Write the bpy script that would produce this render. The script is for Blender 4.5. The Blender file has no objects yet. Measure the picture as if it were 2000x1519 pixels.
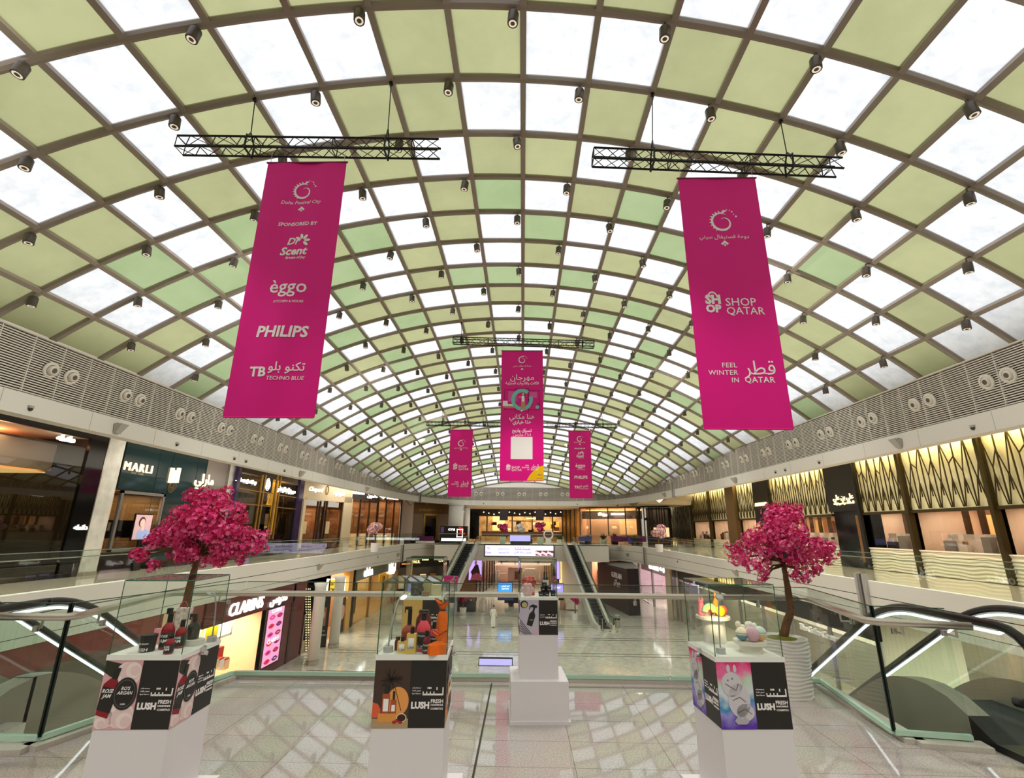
import bpy, math, random
from mathutils import Vector, Matrix
R = random.Random(7)
S = bpy.context.scene
COL = S.collection

# ------------------------------------------------------------------ camera, world, exposure
F_PX, PITCH, YAW, ROLL, CAM_H = 945.3, 0.2823, -0.0237, -0.0097, 2.2
def _axes():
    c, s = math.cos(YAW), math.sin(YAW)
    right = Vector((c, -s, 0)); g = Vector((s, c, 0)); k = Vector((0, 0, 1))
    fwd = g * math.cos(PITCH) + k * math.sin(PITCH)
    up = -g * math.sin(PITCH) + k * math.cos(PITCH)
    c, s = math.cos(ROLL), math.sin(ROLL)
    return right * c - up * s, right * s + up * c, fwd
RIGHT, UP, FWD = _axes()
EYE = Vector((0, 0, CAM_H))
cam = bpy.data.cameras.new('camera'); co = bpy.data.objects.new('camera', cam); COL.objects.link(co)
cam.sensor_width = 36; cam.lens = 36 * F_PX / 2000; cam.clip_end = 400; cam.clip_start = 0.05
M4 = Matrix.Identity(4)
for r in range(3):
    M4[r][0], M4[r][1], M4[r][2], M4[r][3] = RIGHT[r], UP[r], -FWD[r], EYE[r]
co.matrix_world = M4
S.camera = co
W = bpy.data.worlds.new('daylight'); S.world = W; W.use_nodes = True
W.node_tree.nodes['Background'].inputs[0].default_value = (0.97, 0.98, 1.0, 1)
W.node_tree.nodes['Background'].inputs[1].default_value = 1.02
S.view_settings.view_transform = 'Standard'; S.view_settings.look = 'None'
S.view_settings.exposure = 0.8; S.view_settings.gamma = 1; S.view_settings.use_curve_mapping = False
try:
    S.cycles.transparent_max_bounces = 28; S.cycles.max_bounces = 8; S.cycles.diffuse_bounces = 5
    S.cycles.glossy_bounces = 4; S.cycles.caustics_reflective = False; S.cycles.caustics_refractive = False
    S.cycles.sample_clamp_indirect = 6
except Exception:
    pass
def area(name, loc, target, sx, sy, watts, col=(1, 1, 1), ux=(1, 0, 0)):
    l = bpy.data.lights.new(name, 'AREA'); l.shape = 'RECTANGLE'; l.size = sx; l.size_y = sy
    l.energy = watts; l.color = col
    o = bpy.data.objects.new(name, l); COL.objects.link(o)
    z = (Vector(loc) - Vector(target)).normalized(); x = Vector(ux); x = (x - z * x.dot(z)).normalized(); y = z.cross(x)
    m = Matrix.Identity(4)
    for r in range(3): m[r][0], m[r][1], m[r][2], m[r][3] = x[r], y[r], z[r], loc[r]
    o.matrix_world = m; o.visible_glossy = False
    return o
WARM = (1.0, 0.78, 0.52)
# unseen fill lights added over the galleries, the bridge and the lower arcade
for sx in (-1, 1):
    for y in (16, 30, 44, 57):
        area('arcade_fill_light', (sx * 18.2, y, -1.75), (sx * 18.2, y, -6), 5, 10, 900, (1, .95, .87))
    for y in (16, 28, 40, 52):
        area('gallery_fill_light', (sx * 17.6, y, 6.6), (sx * 17.8, y, 0), 3, 9, 400, (1, .94, .85))
area('bridge_fill_light', (0, 74, 5.1), (0, 74, 0), 16, 9, 900, (1, .86, .68))
area('bridge_fill_light', (0, 70, -1.9), (0, 70, -6), 14, 12, 900, (1, .9, .8))

# the vault's own downlights: a few of the spotlights hung at the nodes carry the light of all of them
def spot(loc, target, watts, size=1.9, col=(1, .95, .88)):
    l = bpy.data.lights.new('vault_spot_light', 'SPOT'); l.energy = watts; l.spot_size = size; l.spot_blend = .6; l.shadow_soft_size = .25; l.color = col
    o = bpy.data.objects.new('vault_spot_light', l); COL.objects.link(o); o.location = loc; o.visible_glossy = False
    o.rotation_euler = (Vector(target) - Vector(loc)).to_track_quat('-Z', 'Y').to_euler()
for y in (-3, 8, 20, 32, 44):
    for x in (-9.5, 0.5, 9.5):
        spot((x, y, 10.3), (x * .9, y + .5, 0), 700)

for y in (4, 15, 27, 39, 51):
    for sx in (-1, 1):
        spot((sx * 4.5, y, 11.0), (sx * 15, y + 1, 5.6), 1000, 1.5)
spot((0, 52, 10.2), (0, 68, 6), 1800, 1.3)

# ------------------------------------------------------------------ pixel helpers (2000 x 1519 frame -> points in the hall)
def ray(x, y):
    return (RIGHT * ((x - 1000) / F_PX) + UP * ((759.5 - y) / F_PX) + FWD)
def atZ(x, y, z): d = ray(x, y); return EYE + d * ((z - CAM_H) / d.z)
def atY(x, y, Y): d = ray(x, y); return EYE + d * (Y / d.y)
def atX(x, y, X): d = ray(x, y); return EYE + d * (X / d.x)

# ------------------------------------------------------------------ materials
def lin(v):
    v /= 255.0
    return v / 12.92 if v <= 0.04045 else ((v + 0.055) / 1.055) ** 2.4
def rgb(r, g, b): return (lin(r), lin(g), lin(b), 1)
MATS = {}
def mat(name, col=(200, 200, 200), rough=.5, metal=0.0, emit=None, estr=1.0, spec=None, noise=0, nscale=8.0, coat=0):
    if name in MATS: return MATS[name]
    m = bpy.data.materials.new(name); m.use_nodes = True; MATS[name] = m
    nt = m.node_tree; b = nt.nodes['Principled BSDF']
    c = rgb(*col)
    b.inputs['Base Color'].default_value = c; b.inputs['Roughness'].default_value = rough
    b.inputs['Metallic'].default_value = metal
    if spec is not None: b.inputs['Specular IOR Level'].default_value = spec
    if coat: b.inputs['Coat Weight'].default_value = coat; b.inputs['Coat Roughness'].default_value = .05
    if emit:
        b.inputs['Emission Color'].default_value = rgb(*emit); b.inputs['Emission Strength'].default_value = estr * .62
    if noise:
        g = nt.nodes.new('ShaderNodeNewGeometry'); n = nt.nodes.new('ShaderNodeTexNoise')
        n.inputs['Scale'].default_value = nscale; n.inputs['Detail'].default_value = 6
        r = nt.nodes.new('ShaderNodeValToRGB')
        r.color_ramp.elements[0].position = .3; r.color_ramp.elements[1].position = .7
        r.color_ramp.elements[0].color = tuple(max(0, v * (1 - noise)) for v in c[:3]) + (1,)
        r.color_ramp.elements[1].color = tuple(min(1, v * (1 + noise)) for v in c[:3]) + (1,)
        nt.links.new(g.outputs['Position'], n.inputs['Vector']); nt.links.new(n.outputs['Fac'], r.inputs['Fac'])
        nt.links.new(r.outputs['Color'], b.inputs['Base Color'])
    return m
def glass(name, tint=(235, 245, 238), ior=1.45, rough=0.0, haze=0.0):
    if name in MATS: return MATS[name]
    m = bpy.data.materials.new(name); m.use_nodes = True; MATS[name] = m
    nt = m.node_tree; nt.nodes.clear()
    o = nt.nodes.new('ShaderNodeOutputMaterial'); mix = nt.nodes.new('ShaderNodeMixShader')
    t = nt.nodes.new('ShaderNodeBsdfTransparent'); g = nt.nodes.new('ShaderNodeBsdfGlossy'); f = nt.nodes.new('ShaderNodeFresnel')
    t.inputs['Color'].default_value = rgb(*tint); g.inputs['Roughness'].default_value = rough
    gm = nt.nodes.new('ShaderNodeNewGeometry'); mr = nt.nodes.new('ShaderNodeMapRange')   # same index seen from either side of the pane
    mr.inputs['To Min'].default_value = ior; mr.inputs['To Max'].default_value = 1 / ior
    nt.links.new(gm.outputs['Backfacing'], mr.inputs['Value']); nt.links.new(mr.outputs['Result'], f.inputs['IOR'])
    nt.links.new(f.outputs[0], mix.inputs[0]); nt.links.new(t.outputs[0], mix.inputs[1]); nt.links.new(g.outputs[0], mix.inputs[2])
    nt.links.new(mix.outputs[0], o.inputs[0])
    return m
def translucent(name, c0, c1, scale=1.5, stripes=False):
    m = bpy.data.materials.new(name); m.use_nodes = True; MATS[name] = m
    nt = m.node_tree; nt.nodes.clear()
    o = nt.nodes.new('ShaderNodeOutputMaterial'); t = nt.nodes.new('ShaderNodeBsdfTranslucent')
    d = nt.nodes.new('ShaderNodeBsdfDiffuse'); add = nt.nodes.new('ShaderNodeMixShader'); add.inputs[0].default_value = .22
    g = nt.nodes.new('ShaderNodeNewGeometry'); n = nt.nodes.new('ShaderNodeTexNoise'); r = nt.nodes.new('ShaderNodeValToRGB')
    n.inputs['Scale'].default_value = scale; n.inputs['Detail'].default_value = 8; n.inputs['Roughness'].default_value = .65
    r.color_ramp.elements[0].position = .35; r.color_ramp.elements[1].position = .6
    r.color_ramp.elements[0].color = c0; r.color_ramp.elements[1].color = c1
    d.inputs['Color'].default_value = (.3, .32, .2, 1)
    nt.links.new(g.outputs['Position'], n.inputs['Vector']); nt.links.new(n.outputs['Fac'], r.inputs['Fac'])
    nt.links.new(r.outputs['Color'], t.inputs['Color'])
    nt.links.new(t.outputs[0], add.inputs[1]); nt.links.new(d.outputs[0], add.inputs[2]); nt.links.new(add.outputs[0], o.inputs[0])
    return m
WHITE = mat('white_paint', (226, 222, 216), .55)
FASCIA = mat('fascia_paint', (218, 214, 205), .6)
BLACK = mat('black', (18, 17, 17), .5)
GLOSSBLACK = mat('gloss_black', (12, 12, 13), .08)
STEEL = mat('steel', (200, 197, 190), .22, 1.0)
CHROME = mat('chrome', (225, 225, 225), .08, 1.0)
DARKSTEEL = mat('dark_steel', (70, 66, 62), .35, .8)
TRUSSM = mat('truss_black', (14, 14, 15), .4, .3)
RIBM = mat('rib_paint', (146, 135, 122), .36, .15)
GLASS = glass('clear_glass', (247, 252, 249), 1.4)
CASEGLASS = glass('case_glass', (252, 254, 252), 1.28)
SHOPGLASS = glass('shop_glass', (205, 205, 200), 1.6)
GREENEDGE = mat('glass_edge_green', (190, 224, 204), .2)
DKEDGE = mat('glass_edge_dark', (30, 92, 66), .15)
LED = mat('led_white', (255, 255, 255), .5, emit=(240, 246, 255), estr=2.4)
SIGNW = mat('sign_white', (255, 255, 255), .5, emit=(255, 250, 240), estr=1.25)
SIGNWARM = mat('sign_warm', (255, 235, 190), .5, emit=(255, 226, 165), estr=1.3)
PRINTW = mat('print_white', (245, 240, 240), .6)

# ------------------------------------------------------------------ mesh builder
class B:
    def __init__(s): s.v = []; s.f = []; s.m = []; s.mats = []
    def mi(s, m):
        if m not in s.mats: s.mats.append(m)
        return s.mats.index(m)
    def add(s, vs, fs, m):
        o = len(s.v); s.v += [Vector(v) for v in vs]; k = s.mi(m)
        for f in fs: s.f.append([i + o for i in f]); s.m.append(k)
        return s
    def quad(s, a, b, c, d, m): return s.add([a, b, c, d], [(0, 1, 2, 3)], m)
    def box(s, c, size, m, rz=0.0):
        x, y, z = (v / 2 for v in size); cs, sn = math.cos(rz), math.sin(rz)
        vs = [(c[0] + i * x * cs - j * y * sn, c[1] + i * x * sn + j * y * cs, c[2] + k * z) for i in (-1, 1) for j in (-1, 1) for k in (-1, 1)]
        return s.add(vs, [(0, 1, 3, 2), (4, 6, 7, 5), (0, 4, 5, 1), (2, 3, 7, 6), (0, 2, 6, 4), (1, 5, 7, 3)], m)
    def hexa(s, p, m):  # 8 points: bottom ring 0-3, top ring 4-7
        return s.add(p, [(3, 2, 1, 0), (4, 5, 6, 7), (0, 1, 5, 4), (1, 2, 6, 5), (2, 3, 7, 6), (3, 0, 4, 7)], m)
    def bar(s, a, b, w, h, m, up=(0, 0, 1)):
        a, b = Vector(a), Vector(b); d = (b - a).normalized(); u = Vector(up)
        if abs(d.dot(u)) > .98: u = Vector((1, 0, 0))
        r = d.cross(u).normalized() * (w / 2); t = r.cross(d).normalized() * (h / 2)
        return s.hexa([a - r - t, a + r - t, b + r - t, b - r - t, a - r + t, a + r + t, b + r + t, b - r + t], m)
    def tube(s, path, r, m, n=8, closed=False, cap=True):
        path = [Vector(p) for p in path]; rings = []; N = len(path)
        rr = r if isinstance(r, (list, tuple)) else [r] * N
        prev = None
        for i, p in enumerate(path):
            if closed: d = path[(i + 1) % N] - path[i - 1]
            else: d = path[min(i + 1, N - 1)] - path[max(i - 1, 0)]
            d = d.normalized() if d.length > 1e-9 else Vector((0, 0, 1))
            if prev is None:
                u = Vector((0, 0, 1)) if abs(d.z) < .9 else Vector((1, 0, 0))
                a = d.cross(u).normalized()
            else:
                a = (prev - d * prev.dot(d)).normalized()
            prev = a; b = d.cross(a)
            rings.append([p + (a * math.cos(2 * math.pi * k / n) + b * math.sin(2 * math.pi * k / n)) * rr[i] for k in range(n)])
        vs = [v for g in rings for v in g]; fs = []
        for i in range(N if closed else N - 1):
            j = (i + 1) % N
            for k in range(n): fs.append((i * n + k, i * n + (k + 1) % n, j * n + (k + 1) % n, j * n + k))
        if not closed and cap: fs.append(tuple(range(n - 1, -1, -1))); fs.append(tuple((N - 1) * n + k for k in range(n)))
        return s.add(vs, fs, m)
    def lathe(s, c, prof, m, n=20, sx=1.0, sy=1.0):
        vs = []; fs = []; c = Vector(c)
        for r, z in prof:
            for k in range(n):
                t = 2 * math.pi * k / n; vs.append(c + Vector((r * math.cos(t) * sx, r * math.sin(t) * sy, z)))
        for i in range(len(prof) - 1):
            for k in range(n): fs.append((i * n + k, i * n + (k + 1) % n, (i + 1) * n + (k + 1) % n, (i + 1) * n + k))
        fs.append(tuple(range(n - 1, -1, -1))); fs.append(tuple((len(prof) - 1) * n + k for k in range(n)))
        return s.add(vs, fs, m)
    def ball(s, c, r, m, n=14, sx=1, sy=1, sz=1):
        k = n // 2
        return s.lathe(c, [(max(.001, r * math.sin(math.pi * i / k)), -r * sz * math.cos(math.pi * i / k)) for i in range(k + 1)], m, n, sx, sy)
    def poly(s, pts, m, thick=None):  # ngon, or prism along vector thick
        pts = [Vector(p) for p in pts]; n = len(pts)
        if thick is None: return s.add(pts, [tuple(range(n))], m)
        t = Vector(thick); vs = pts + [p + t for p in pts]
        return s.add(vs, [tuple(range(n - 1, -1, -1)), tuple(range(n, 2 * n))] + [(i, (i + 1) % n, n + (i + 1) % n, n + i) for i in range(n)], m)
    def build(s, name, parent=None, smooth=False, world=True, kind=None, label=None):
        me = bpy.data.meshes.new(name)
        off = Vector((0, 0, 0))
        if parent is not None and world:
            p = parent
            while p is not None: off += p.location; p = p.parent
        me.from_pydata([tuple(v - off) for v in s.v], [], s.f)
        for m in s.mats: me.materials.append(m)
        me.polygons.foreach_set('material_index', s.m)
        if smooth: me.polygons.foreach_set('use_smooth', [True] * len(s.f))
        me.update()
        o = bpy.data.objects.new(name, me); COL.objects.link(o)
        if parent is not None: o.parent = parent
        if kind: o['kind'] = kind
        if label: o['label'] = label
        return o
def thing(name, loc, label, cat, group=None):
    o = bpy.data.objects.new(name, None); o.empty_display_size = .1; COL.objects.link(o); o.location = loc
    return tag(o, label, cat, group)
def tag(o, label, cat, group=None):
    o['label'] = label; o['category'] = cat
    if group: o['group'] = group
    return o
def copy_tree(o, parent=None):
    c = o.copy(); COL.objects.link(c); c.parent = parent
    for ch in list(o.children): copy_tree(ch, c)
    return c
class Fr:  # a flat frame: u along, v up, n out
    def __init__(s, o, u, v=(0, 0, 1), n=None):
        s.o = Vector(o); s.u = Vector(u).normalized(); s.v = Vector(v).normalized()
        s.n = Vector(n).normalized() if n is not None else s.u.cross(s.v)
    wv = None
    def p(s, u, v, w=0): return s.o + s.u * u + s.v * v + s.n * (w + (s.wv(u, v) if s.wv else 0))
    def px(s, x, y):
        d = ray(x, y); t = (s.o - EYE).dot(s.n) / d.dot(s.n); q = EYE + d * t - s.o
        return q.dot(s.u), q.dot(s.v)
def slab(b, F, u0, u1, v0, v1, w0, w1, m):
    if u0 > u1: u0, u1 = u1, u0
    if v0 > v1: v0, v1 = v1, v0
    return b.hexa([F.p(u0, v0, w0), F.p(u1, v0, w0), F.p(u1, v0, w1), F.p(u0, v0, w1), F.p(u0, v1, w0), F.p(u1, v1, w0), F.p(u1, v1, w1), F.p(u0, v1, w1)], m)
def rpx(b, F, x0, x1, yt, yb, w0, w1, m):
    ym = (yt + yb) / 2; xm = (x0 + x1) / 2
    return slab(b, F, F.px(x0, ym)[0], F.px(x1, ym)[0], F.px(xm, yt)[1], F.px(xm, yb)[1], w0, w1, m)

# ------------------------------------------------------------------ lettering
AR = {'ء': (0xFE80, 1), 'آ': (0xFE81, 2), 'أ': (0xFE83, 2), 'ؤ': (0xFE85, 2), 'إ': (0xFE87, 2), 'ئ': (0xFE89, 4), 'ا': (0xFE8D, 2), 'ب': (0xFE8F, 4), 'ة': (0xFE93, 2), 'ت': (0xFE95, 4), 'ث': (0xFE99, 4), 'ج': (0xFE9D, 4), 'ح': (0xFEA1, 4), 'خ': (0xFEA5, 4), 'د': (0xFEA9, 2), 'ذ': (0xFEAB, 2), 'ر': (0xFEAD, 2), 'ز': (0xFEAF, 2), 'س': (0xFEB1, 4), 'ش': (0xFEB5, 4), 'ص': (0xFEB9, 4), 'ض': (0xFEBD, 4), 'ط': (0xFEC1, 4), 'ظ': (0xFEC5, 4), 'ع': (0xFEC9, 4), 'غ': (0xFECD, 4), 'ف': (0xFED1, 4), 'ق': (0xFED5, 4), 'ك': (0xFED9, 4), 'ل': (0xFEDD, 4), 'م': (0xFEE1, 4), 'ن': (0xFEE5, 4), 'ه': (0xFEE9, 4), 'و': (0xFEED, 2), 'ى': (0xFEEF, 2), 'ي': (0xFEF1, 4)}
LAM = {'ا': 0xFEFB, 'أ': 0xFEF7, 'إ': 0xFEF9, 'آ': 0xFEF5}
def arabic(t):
    out = []; i = 0
    def joins_next(c): return c in AR and AR[c][1] == 4
    while i < len(t):
        c = t[i]; prev = t[i - 1] if i else ''
        pj = joins_next(prev)
        if c == 'ل' and i + 1 < len(t) and t[i + 1] in LAM:
            out.append(chr(LAM[t[i + 1]] + (1 if pj else 0))); i += 2; continue
        if c in AR:
            base, k = AR[c]; nxt = t[i + 1] if i + 1 < len(t) else ''
            nj = k == 4 and nxt in AR and AR[nxt][1] > 1
            form = (3 if pj else 2) if nj else (1 if pj else 0)
            out.append(chr(base + form))
        else: out.append(c)
        i += 1
    return ''.join(reversed(out))
def text(name, parent, s, F, u, v, size, m, align='CENTER', ext=.004, lift=.003, shear=0, bold=0.0, width=None, space=1.0, sx=1.0, label=None):
    if any('\u0600' <= ch <= '\u06ff' for ch in s): s = '\n'.join(arabic(l) for l in s.split('\n'))
    c = bpy.data.curves.new(name, 'FONT'); c.body = s; c.size = size; c.extrude = 0; c.align_x = align; c.align_y = 'CENTER'
    c.resolution_u = 2; c.shear = shear; c.offset = bold * size; c.space_character = space; c.space_line = .95
    o = bpy.data.objects.new(name, c); me = bpy.data.meshes.new_from_object(o)
    bpy.data.objects.remove(o); bpy.data.curves.remove(c)
    if len(me.vertices) == 0: return None
    xs = [q.co.x for q in me.vertices]
    k = sx
    if width: k = width / max(1e-6, max(xs) - min(xs))
    b = B(); off = (min(xs) + max(xs)) / 2 if align == 'CENTER' else (min(xs) if align == 'LEFT' else max(xs))
    vs = [F.p(u + (q.co.x - off) * k, v + q.co.y * (k if width else 1), lift) for q in me.vertices]
    fs = [tuple(p.vertices) for p in me.polygons]
    n = len(vs)
    # thin solid lettering: front face plus sides
    cnt = {}
    for f in fs:
        for i in range(len(f)):
            e = (f[i], f[(i + 1) % len(f)]); cnt[(min(e), max(e))] = cnt.get((min(e), max(e)), 0) + 1
    back = [p - F.n * min(lift, ext) for p in vs]
    sides = []
    for f in fs:
        for i in range(len(f)):
            a, d = f[i], f[(i + 1) % len(f)]
            if cnt[(min(a, d), max(a, d))] == 1: sides.append((a, d, d + n, a + n))
    b.add(vs + back, fs + sides, m)
    bpy.data.meshes.remove(me)
    return b.build(name, parent, label=label)

# ------------------------------------------------------------------ plan of the oval void
PA, PB, PCY, PN = 14.9, 66.6, 1.57, 4.6
def _plan():
    raw = [Vector((-PA, -14.0)), ]
    N = 900
    for k in range(N + 1):
        t = math.pi - math.pi * k / N
        c, s = math.cos(t), math.sin(t)
        raw.append(Vector((PA * math.copysign(abs(c) ** (2 / PN), c), PCY + PB * abs(s) ** (2 / PN))))
    raw.append(Vector((PA, -14.0)))
    L = [0]
    for a, b in zip(raw, raw[1:]): L.append(L[-1] + (b - a).length)
    n = 170; out = []; j = 0
    for k in range(n + 1):
        d = L[-1] * k / n
        while j < len(raw) - 2 and L[j + 1] < d: j += 1
        f = (d - L[j]) / max(1e-9, L[j + 1] - L[j]); out.append(raw[j].lerp(raw[j + 1], f))
    return out, L[-1]
PLAN, PLEN = _plan()
def _nrm():
    o = []
    for i in range(len(PLAN)):
        d = (PLAN[min(i + 1, len(PLAN) - 1)] - PLAN[max(i - 1, 0)]).normalized(); o.append(Vector((-d.y, d.x)))
    return o
PNRM = _nrm()
def pt(i, off, z): p = PLAN[i] + PNRM[i] * off; return Vector((p.x, p.y, z))
def at_s(s, off, z):   # point at arc length s
    k = max(0, min(len(PLAN) - 1.001, s / PLEN * (len(PLAN) - 1))); i = int(k); f = k - i
    return pt(i, off, z).lerp(pt(i + 1, off, z), f), (PNRM[i].lerp(PNRM[i + 1], f)).normalized()
def near_s(x, y):
    best = min(range(len(PLAN)), key=lambda i: (PLAN[i].x - x) ** 2 + (PLAN[i].y - y) ** 2)
    return best * PLEN / (len(PLAN) - 1)
def zz(z, y): return z(y) if callable(z) else z
def strip(b, o0, z0, o1, z1, m, i0=0, i1=None, flip=False):
    i1 = len(PLAN) - 1 if i1 is None else i1; vs = []; fs = []
    for i in range(i0, i1 + 1):
        y = PLAN[i].y; vs += [pt(i, o0, zz(z0, y)), pt(i, o1, zz(z1, y))]
    for k in range(i1 - i0):
        f = (2 * k, 2 * k + 2, 2 * k + 3, 2 * k + 1); fs.append(f[::-1] if flip else f)
    return b.add(vs, fs, m)
def zfl(y): return 0.0 if y < 40 else min(.42, .42 * (y - 40) / 18)
def zed(y): return zfl(y) + .18 if y < 40 else zfl(y) + .18 - .13 * min(1, (y - 40) / 18)

# ------------------------------------------------------------------ vault: ribs, pipes and panes
SU, SV, Y0, X0, SH, ZT, RR = 1.6565, 1.8103, 7.78, -0.022, 0.061, 13.2764, 23.713
def vault(u, v):
    th = u * SU / RR; x = X0 + RR * math.sin(th); y = Y0 + v * SV + SH * x
    return Vector((x, y, ZT - RR * (1 - math.cos(th)) - 5 * (abs(Y0 + v * SV - 16.17) / 52.66) ** 2.19)), Vector((math.sin(th), 0, math.cos(th))), Vector((math.cos(th), 0, -math.sin(th)))
JA, JB, UI = -12, 33, 10
def halfw(y):
    t = abs(max(y, PCY) - PCY) / PB
    return 0 if t >= 1 else PA * (1 - t ** PN) ** (1 / PN)
def over_void(p, m=.25): return abs(p.x) < halfw(p.y - m) + m
b = B()
for i in range(-UI, UI + 1):
    vs = []; fs = []
    jr = [j for j in range(JA, JB + 1) if over_void(vault(i, j - 1)[0], 1.3)]
    for j in jr:
        p, n, t = vault(i, j)
        vs += [p - t * .07 - n * .13, p + t * .07 - n * .13, p + t * .07 + n * .04, p - t * .07 + n * .04]
    for k in range(len(jr) - 1):
        for e in range(4): fs.append((4 * k + e, 4 * k + (e + 1) % 4, 4 * k + 4 + (e + 1) % 4, 4 * k + 4 + e))
    b.add(vs, fs, RIBM)
for j in range(JA, JB + 1):
    path = []
    for k in range(-UI * 2, UI * 2 + 1):
        p, n, t = vault(k / 2, j)
        if over_void(p, .9): path.append(p - n * .05)
    if len(path) > 1: b.tube(path, 0.1, RIBM, 8)
b.build('ceiling', kind='structure', smooth=False)
WHITEPANE = translucent('white_pane', (.66, .68, .70, 1), (.82, .82, .82, 1), 2.6)
def greenpane(nm, k):
    return translucent(nm, (.345 * k, .352 * k, .182 * k, 1), (.40 * k, .405 * k, .212 * k, 1), .5)
GP = [greenpane('green_pane', .95), greenpane('green_pane_olive', 1.02), translucent('green_pane_fresh', (.29, .375, .19, 1), (.34, .42, .225, 1), .5)]
PAT = {-1: (-8, 'GWGWGGGWGGWWGWG'), 0: (-8, 'WGWGWWGGWWGGWGW'), 1: (-8, 'WGWGWGGWWGWGGWGW'), 2: (-9, 'GGWGWGGWGGWGWWGWGW'),
       3: (-10, 'GWGWGWWWGGWGGWWWGWGW'), 4: (-10, 'GWGGWGGWGWGWWGGWGWWG'), 5: (-10, 'GGWWGGWGWWGWGWGGWGGW'),
       6: (-5, 'GWGGGWGWGW'), 7: (-5, 'GGWWGGWGG'), 8: (-5, 'WGGGWGGGW'), 9: (-4, 'GWGGWWGW'), 10: (-4, 'WGGWGGGW')}
cells = {}
for j in range(JA, JB):
    st, s = PAT.get(j, (0, ''))
    prev = 'G'
    for i in range(-UI, UI):
        k = i - st
        if 0 <= k < len(s): c = s[k]
        else:
            up = cells.get((i, j - 1), 'G')
            pw = .46 + (.22 if prev == 'G' else -.18) + (.14 if up == 'G' else -.16)
            c = 'W' if R.random() < pw else 'G'
        cells[(i, j)] = c; prev = c
for n, j in enumerate(range(JA, JB)):
    b = B()
    for i in range(-UI, UI):
        q = [vault(i, j), vault(i + 1, j), vault(i + 1, j + 1), vault(i, j + 1)]
        if not any(over_void(p) for p, nn, t in q): continue
        top = [p + nn * .045 for p, nn, t in q]; bot = [p + nn * .02 for p, nn, t in q]
        if cells[(i, j)] == 'W': m = WHITEPANE
        else: m = GP[2] if j > 2 and R.random() < (.6 if i < -4 else .3) else R.choice(GP[:2])
        b.add(bot, [(0, 1, 2, 3)], m)
    if b.v: b.build('window_%d' % (n + 1), kind='structure')

# ------------------------------------------------------------------ louvred band, fascias, slabs
SLAT = mat('louvre_slat', (208, 202, 190), .5)
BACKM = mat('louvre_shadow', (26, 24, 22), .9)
ZB0, ZB1, ZF0, ZS0 = 6.0, 7.8, 5.34, -1.36
b = B(); NS = 24; pitch = (ZB1 - ZB0) / NS
for k in range(NS):
    z = ZB0 + k * pitch
    strip(b, 0, z + .012, 0, z + .048, SLAT)
    strip(b, .05, z + .012, 0, z + .012, SLAT)
    strip(b, 0, z + .048, .05, z + .048, SLAT)
s = 1.5
while s < PLEN:
    p, n = at_s(s, .0, 6.9); d = Vector((-n.y, n.x))
    b.hexa([Vector((p.x, p.y, z)) + Vector((d.x * a - n.x * w, d.y * a - n.y * w, 0)) for z in (ZB0, ZB1) for a, w in ((-.012, .006), (.012, .006), (.012, -.06), (-.012, -.06))], SLAT)
    s += 1.0
strip(b, -.03, ZB1, .3, ZB1 + .03, SLAT); strip(b, -.03, ZB1 - .05, -.03, ZB1, SLAT)
b.build('trim_1', kind='structure')
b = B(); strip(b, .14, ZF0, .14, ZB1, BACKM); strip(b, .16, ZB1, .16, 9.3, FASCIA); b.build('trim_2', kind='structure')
b = B(); strip(b, -.03, ZF0, -.03, ZB0 - .02, FASCIA); strip(b, .5, ZF0, -.03, ZF0, FASCIA); strip(b, -.03, ZB0 - .02, .2, ZB0 - .02, FASCIA)
strip(b, .5, 7.0, .5, ZF0, FASCIA)
s = 3.0
while s < PLEN:
    p, n = at_s(s, -.032, 0); d = Vector((-n.y, n.x, 0)) * .008
    b.quad(Vector((p.x, p.y, ZF0)) - d, Vector((p.x, p.y, ZF0)) + d, Vector((p.x, p.y, ZB0 - .03)) + d, Vector((p.x, p.y, ZB0 - .03)) - d, mat('seam', (150, 145, 135), .8))
    s += 3.0
b.build('trim_3', kind='structure')
# lower slab fascia with two grooves
b = B(); SO = .28
GRV = mat('groove', (90, 88, 80), .9)
zs = lambda d: (lambda y: zed(y) - d)
strip(b, SO, zs(.62), SO, zed, FASCIA); strip(b, SO, lambda y: ZS0 + .28, SO, zs(.65), FASCIA); strip(b, SO, ZS0, SO, ZS0 + .26, FASCIA)
strip(b, SO + .03, ZS0, SO + .03, zed, GRV); strip(b, SO + .55, ZS0, SO, ZS0, FASCIA); strip(b, SO, zed, SO + .3, zed, FASCIA)
strip(b, SO + .3, zed, SO + .3, zfl, FASCIA)
b.build('trim_4', kind='structure')
# expansion joint covers on the fascias
JC = mat('joint_cover', (188, 184, 180), .35, .3)
n4 = 5
for px, py, up in ((790, 962, 1), (1240, 945, 1), (750, 1080, 0), (1268, 1086, 0), (1693, 1165, 0)):
    z = 6.4 if up else -.5
    q = atZ(px, py, z) if abs(py - 1025) > 30 else None
    sA = near_s(q.x, q.y); b = B()
    z0, z1, off = (ZF0 - .1, ZB1 + .1, -.1) if up else (ZS0 - .05, .45, SO - .12)
    for ds, m, o2 in ((-.14, JC, 0), (.17, mat('joint_gap', (60, 58, 58), .6), .03), (.34, JC, 0)):
        p, n = at_s(sA + ds, off + o2 + .08, (z0 + z1) / 2)
        b.box(p, (.16, .2, z1 - z0), m, math.atan2(n.x, -n.y) + math.pi)
    b.build('trim_%d' % n4, kind='structure'); n4 += 1

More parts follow.
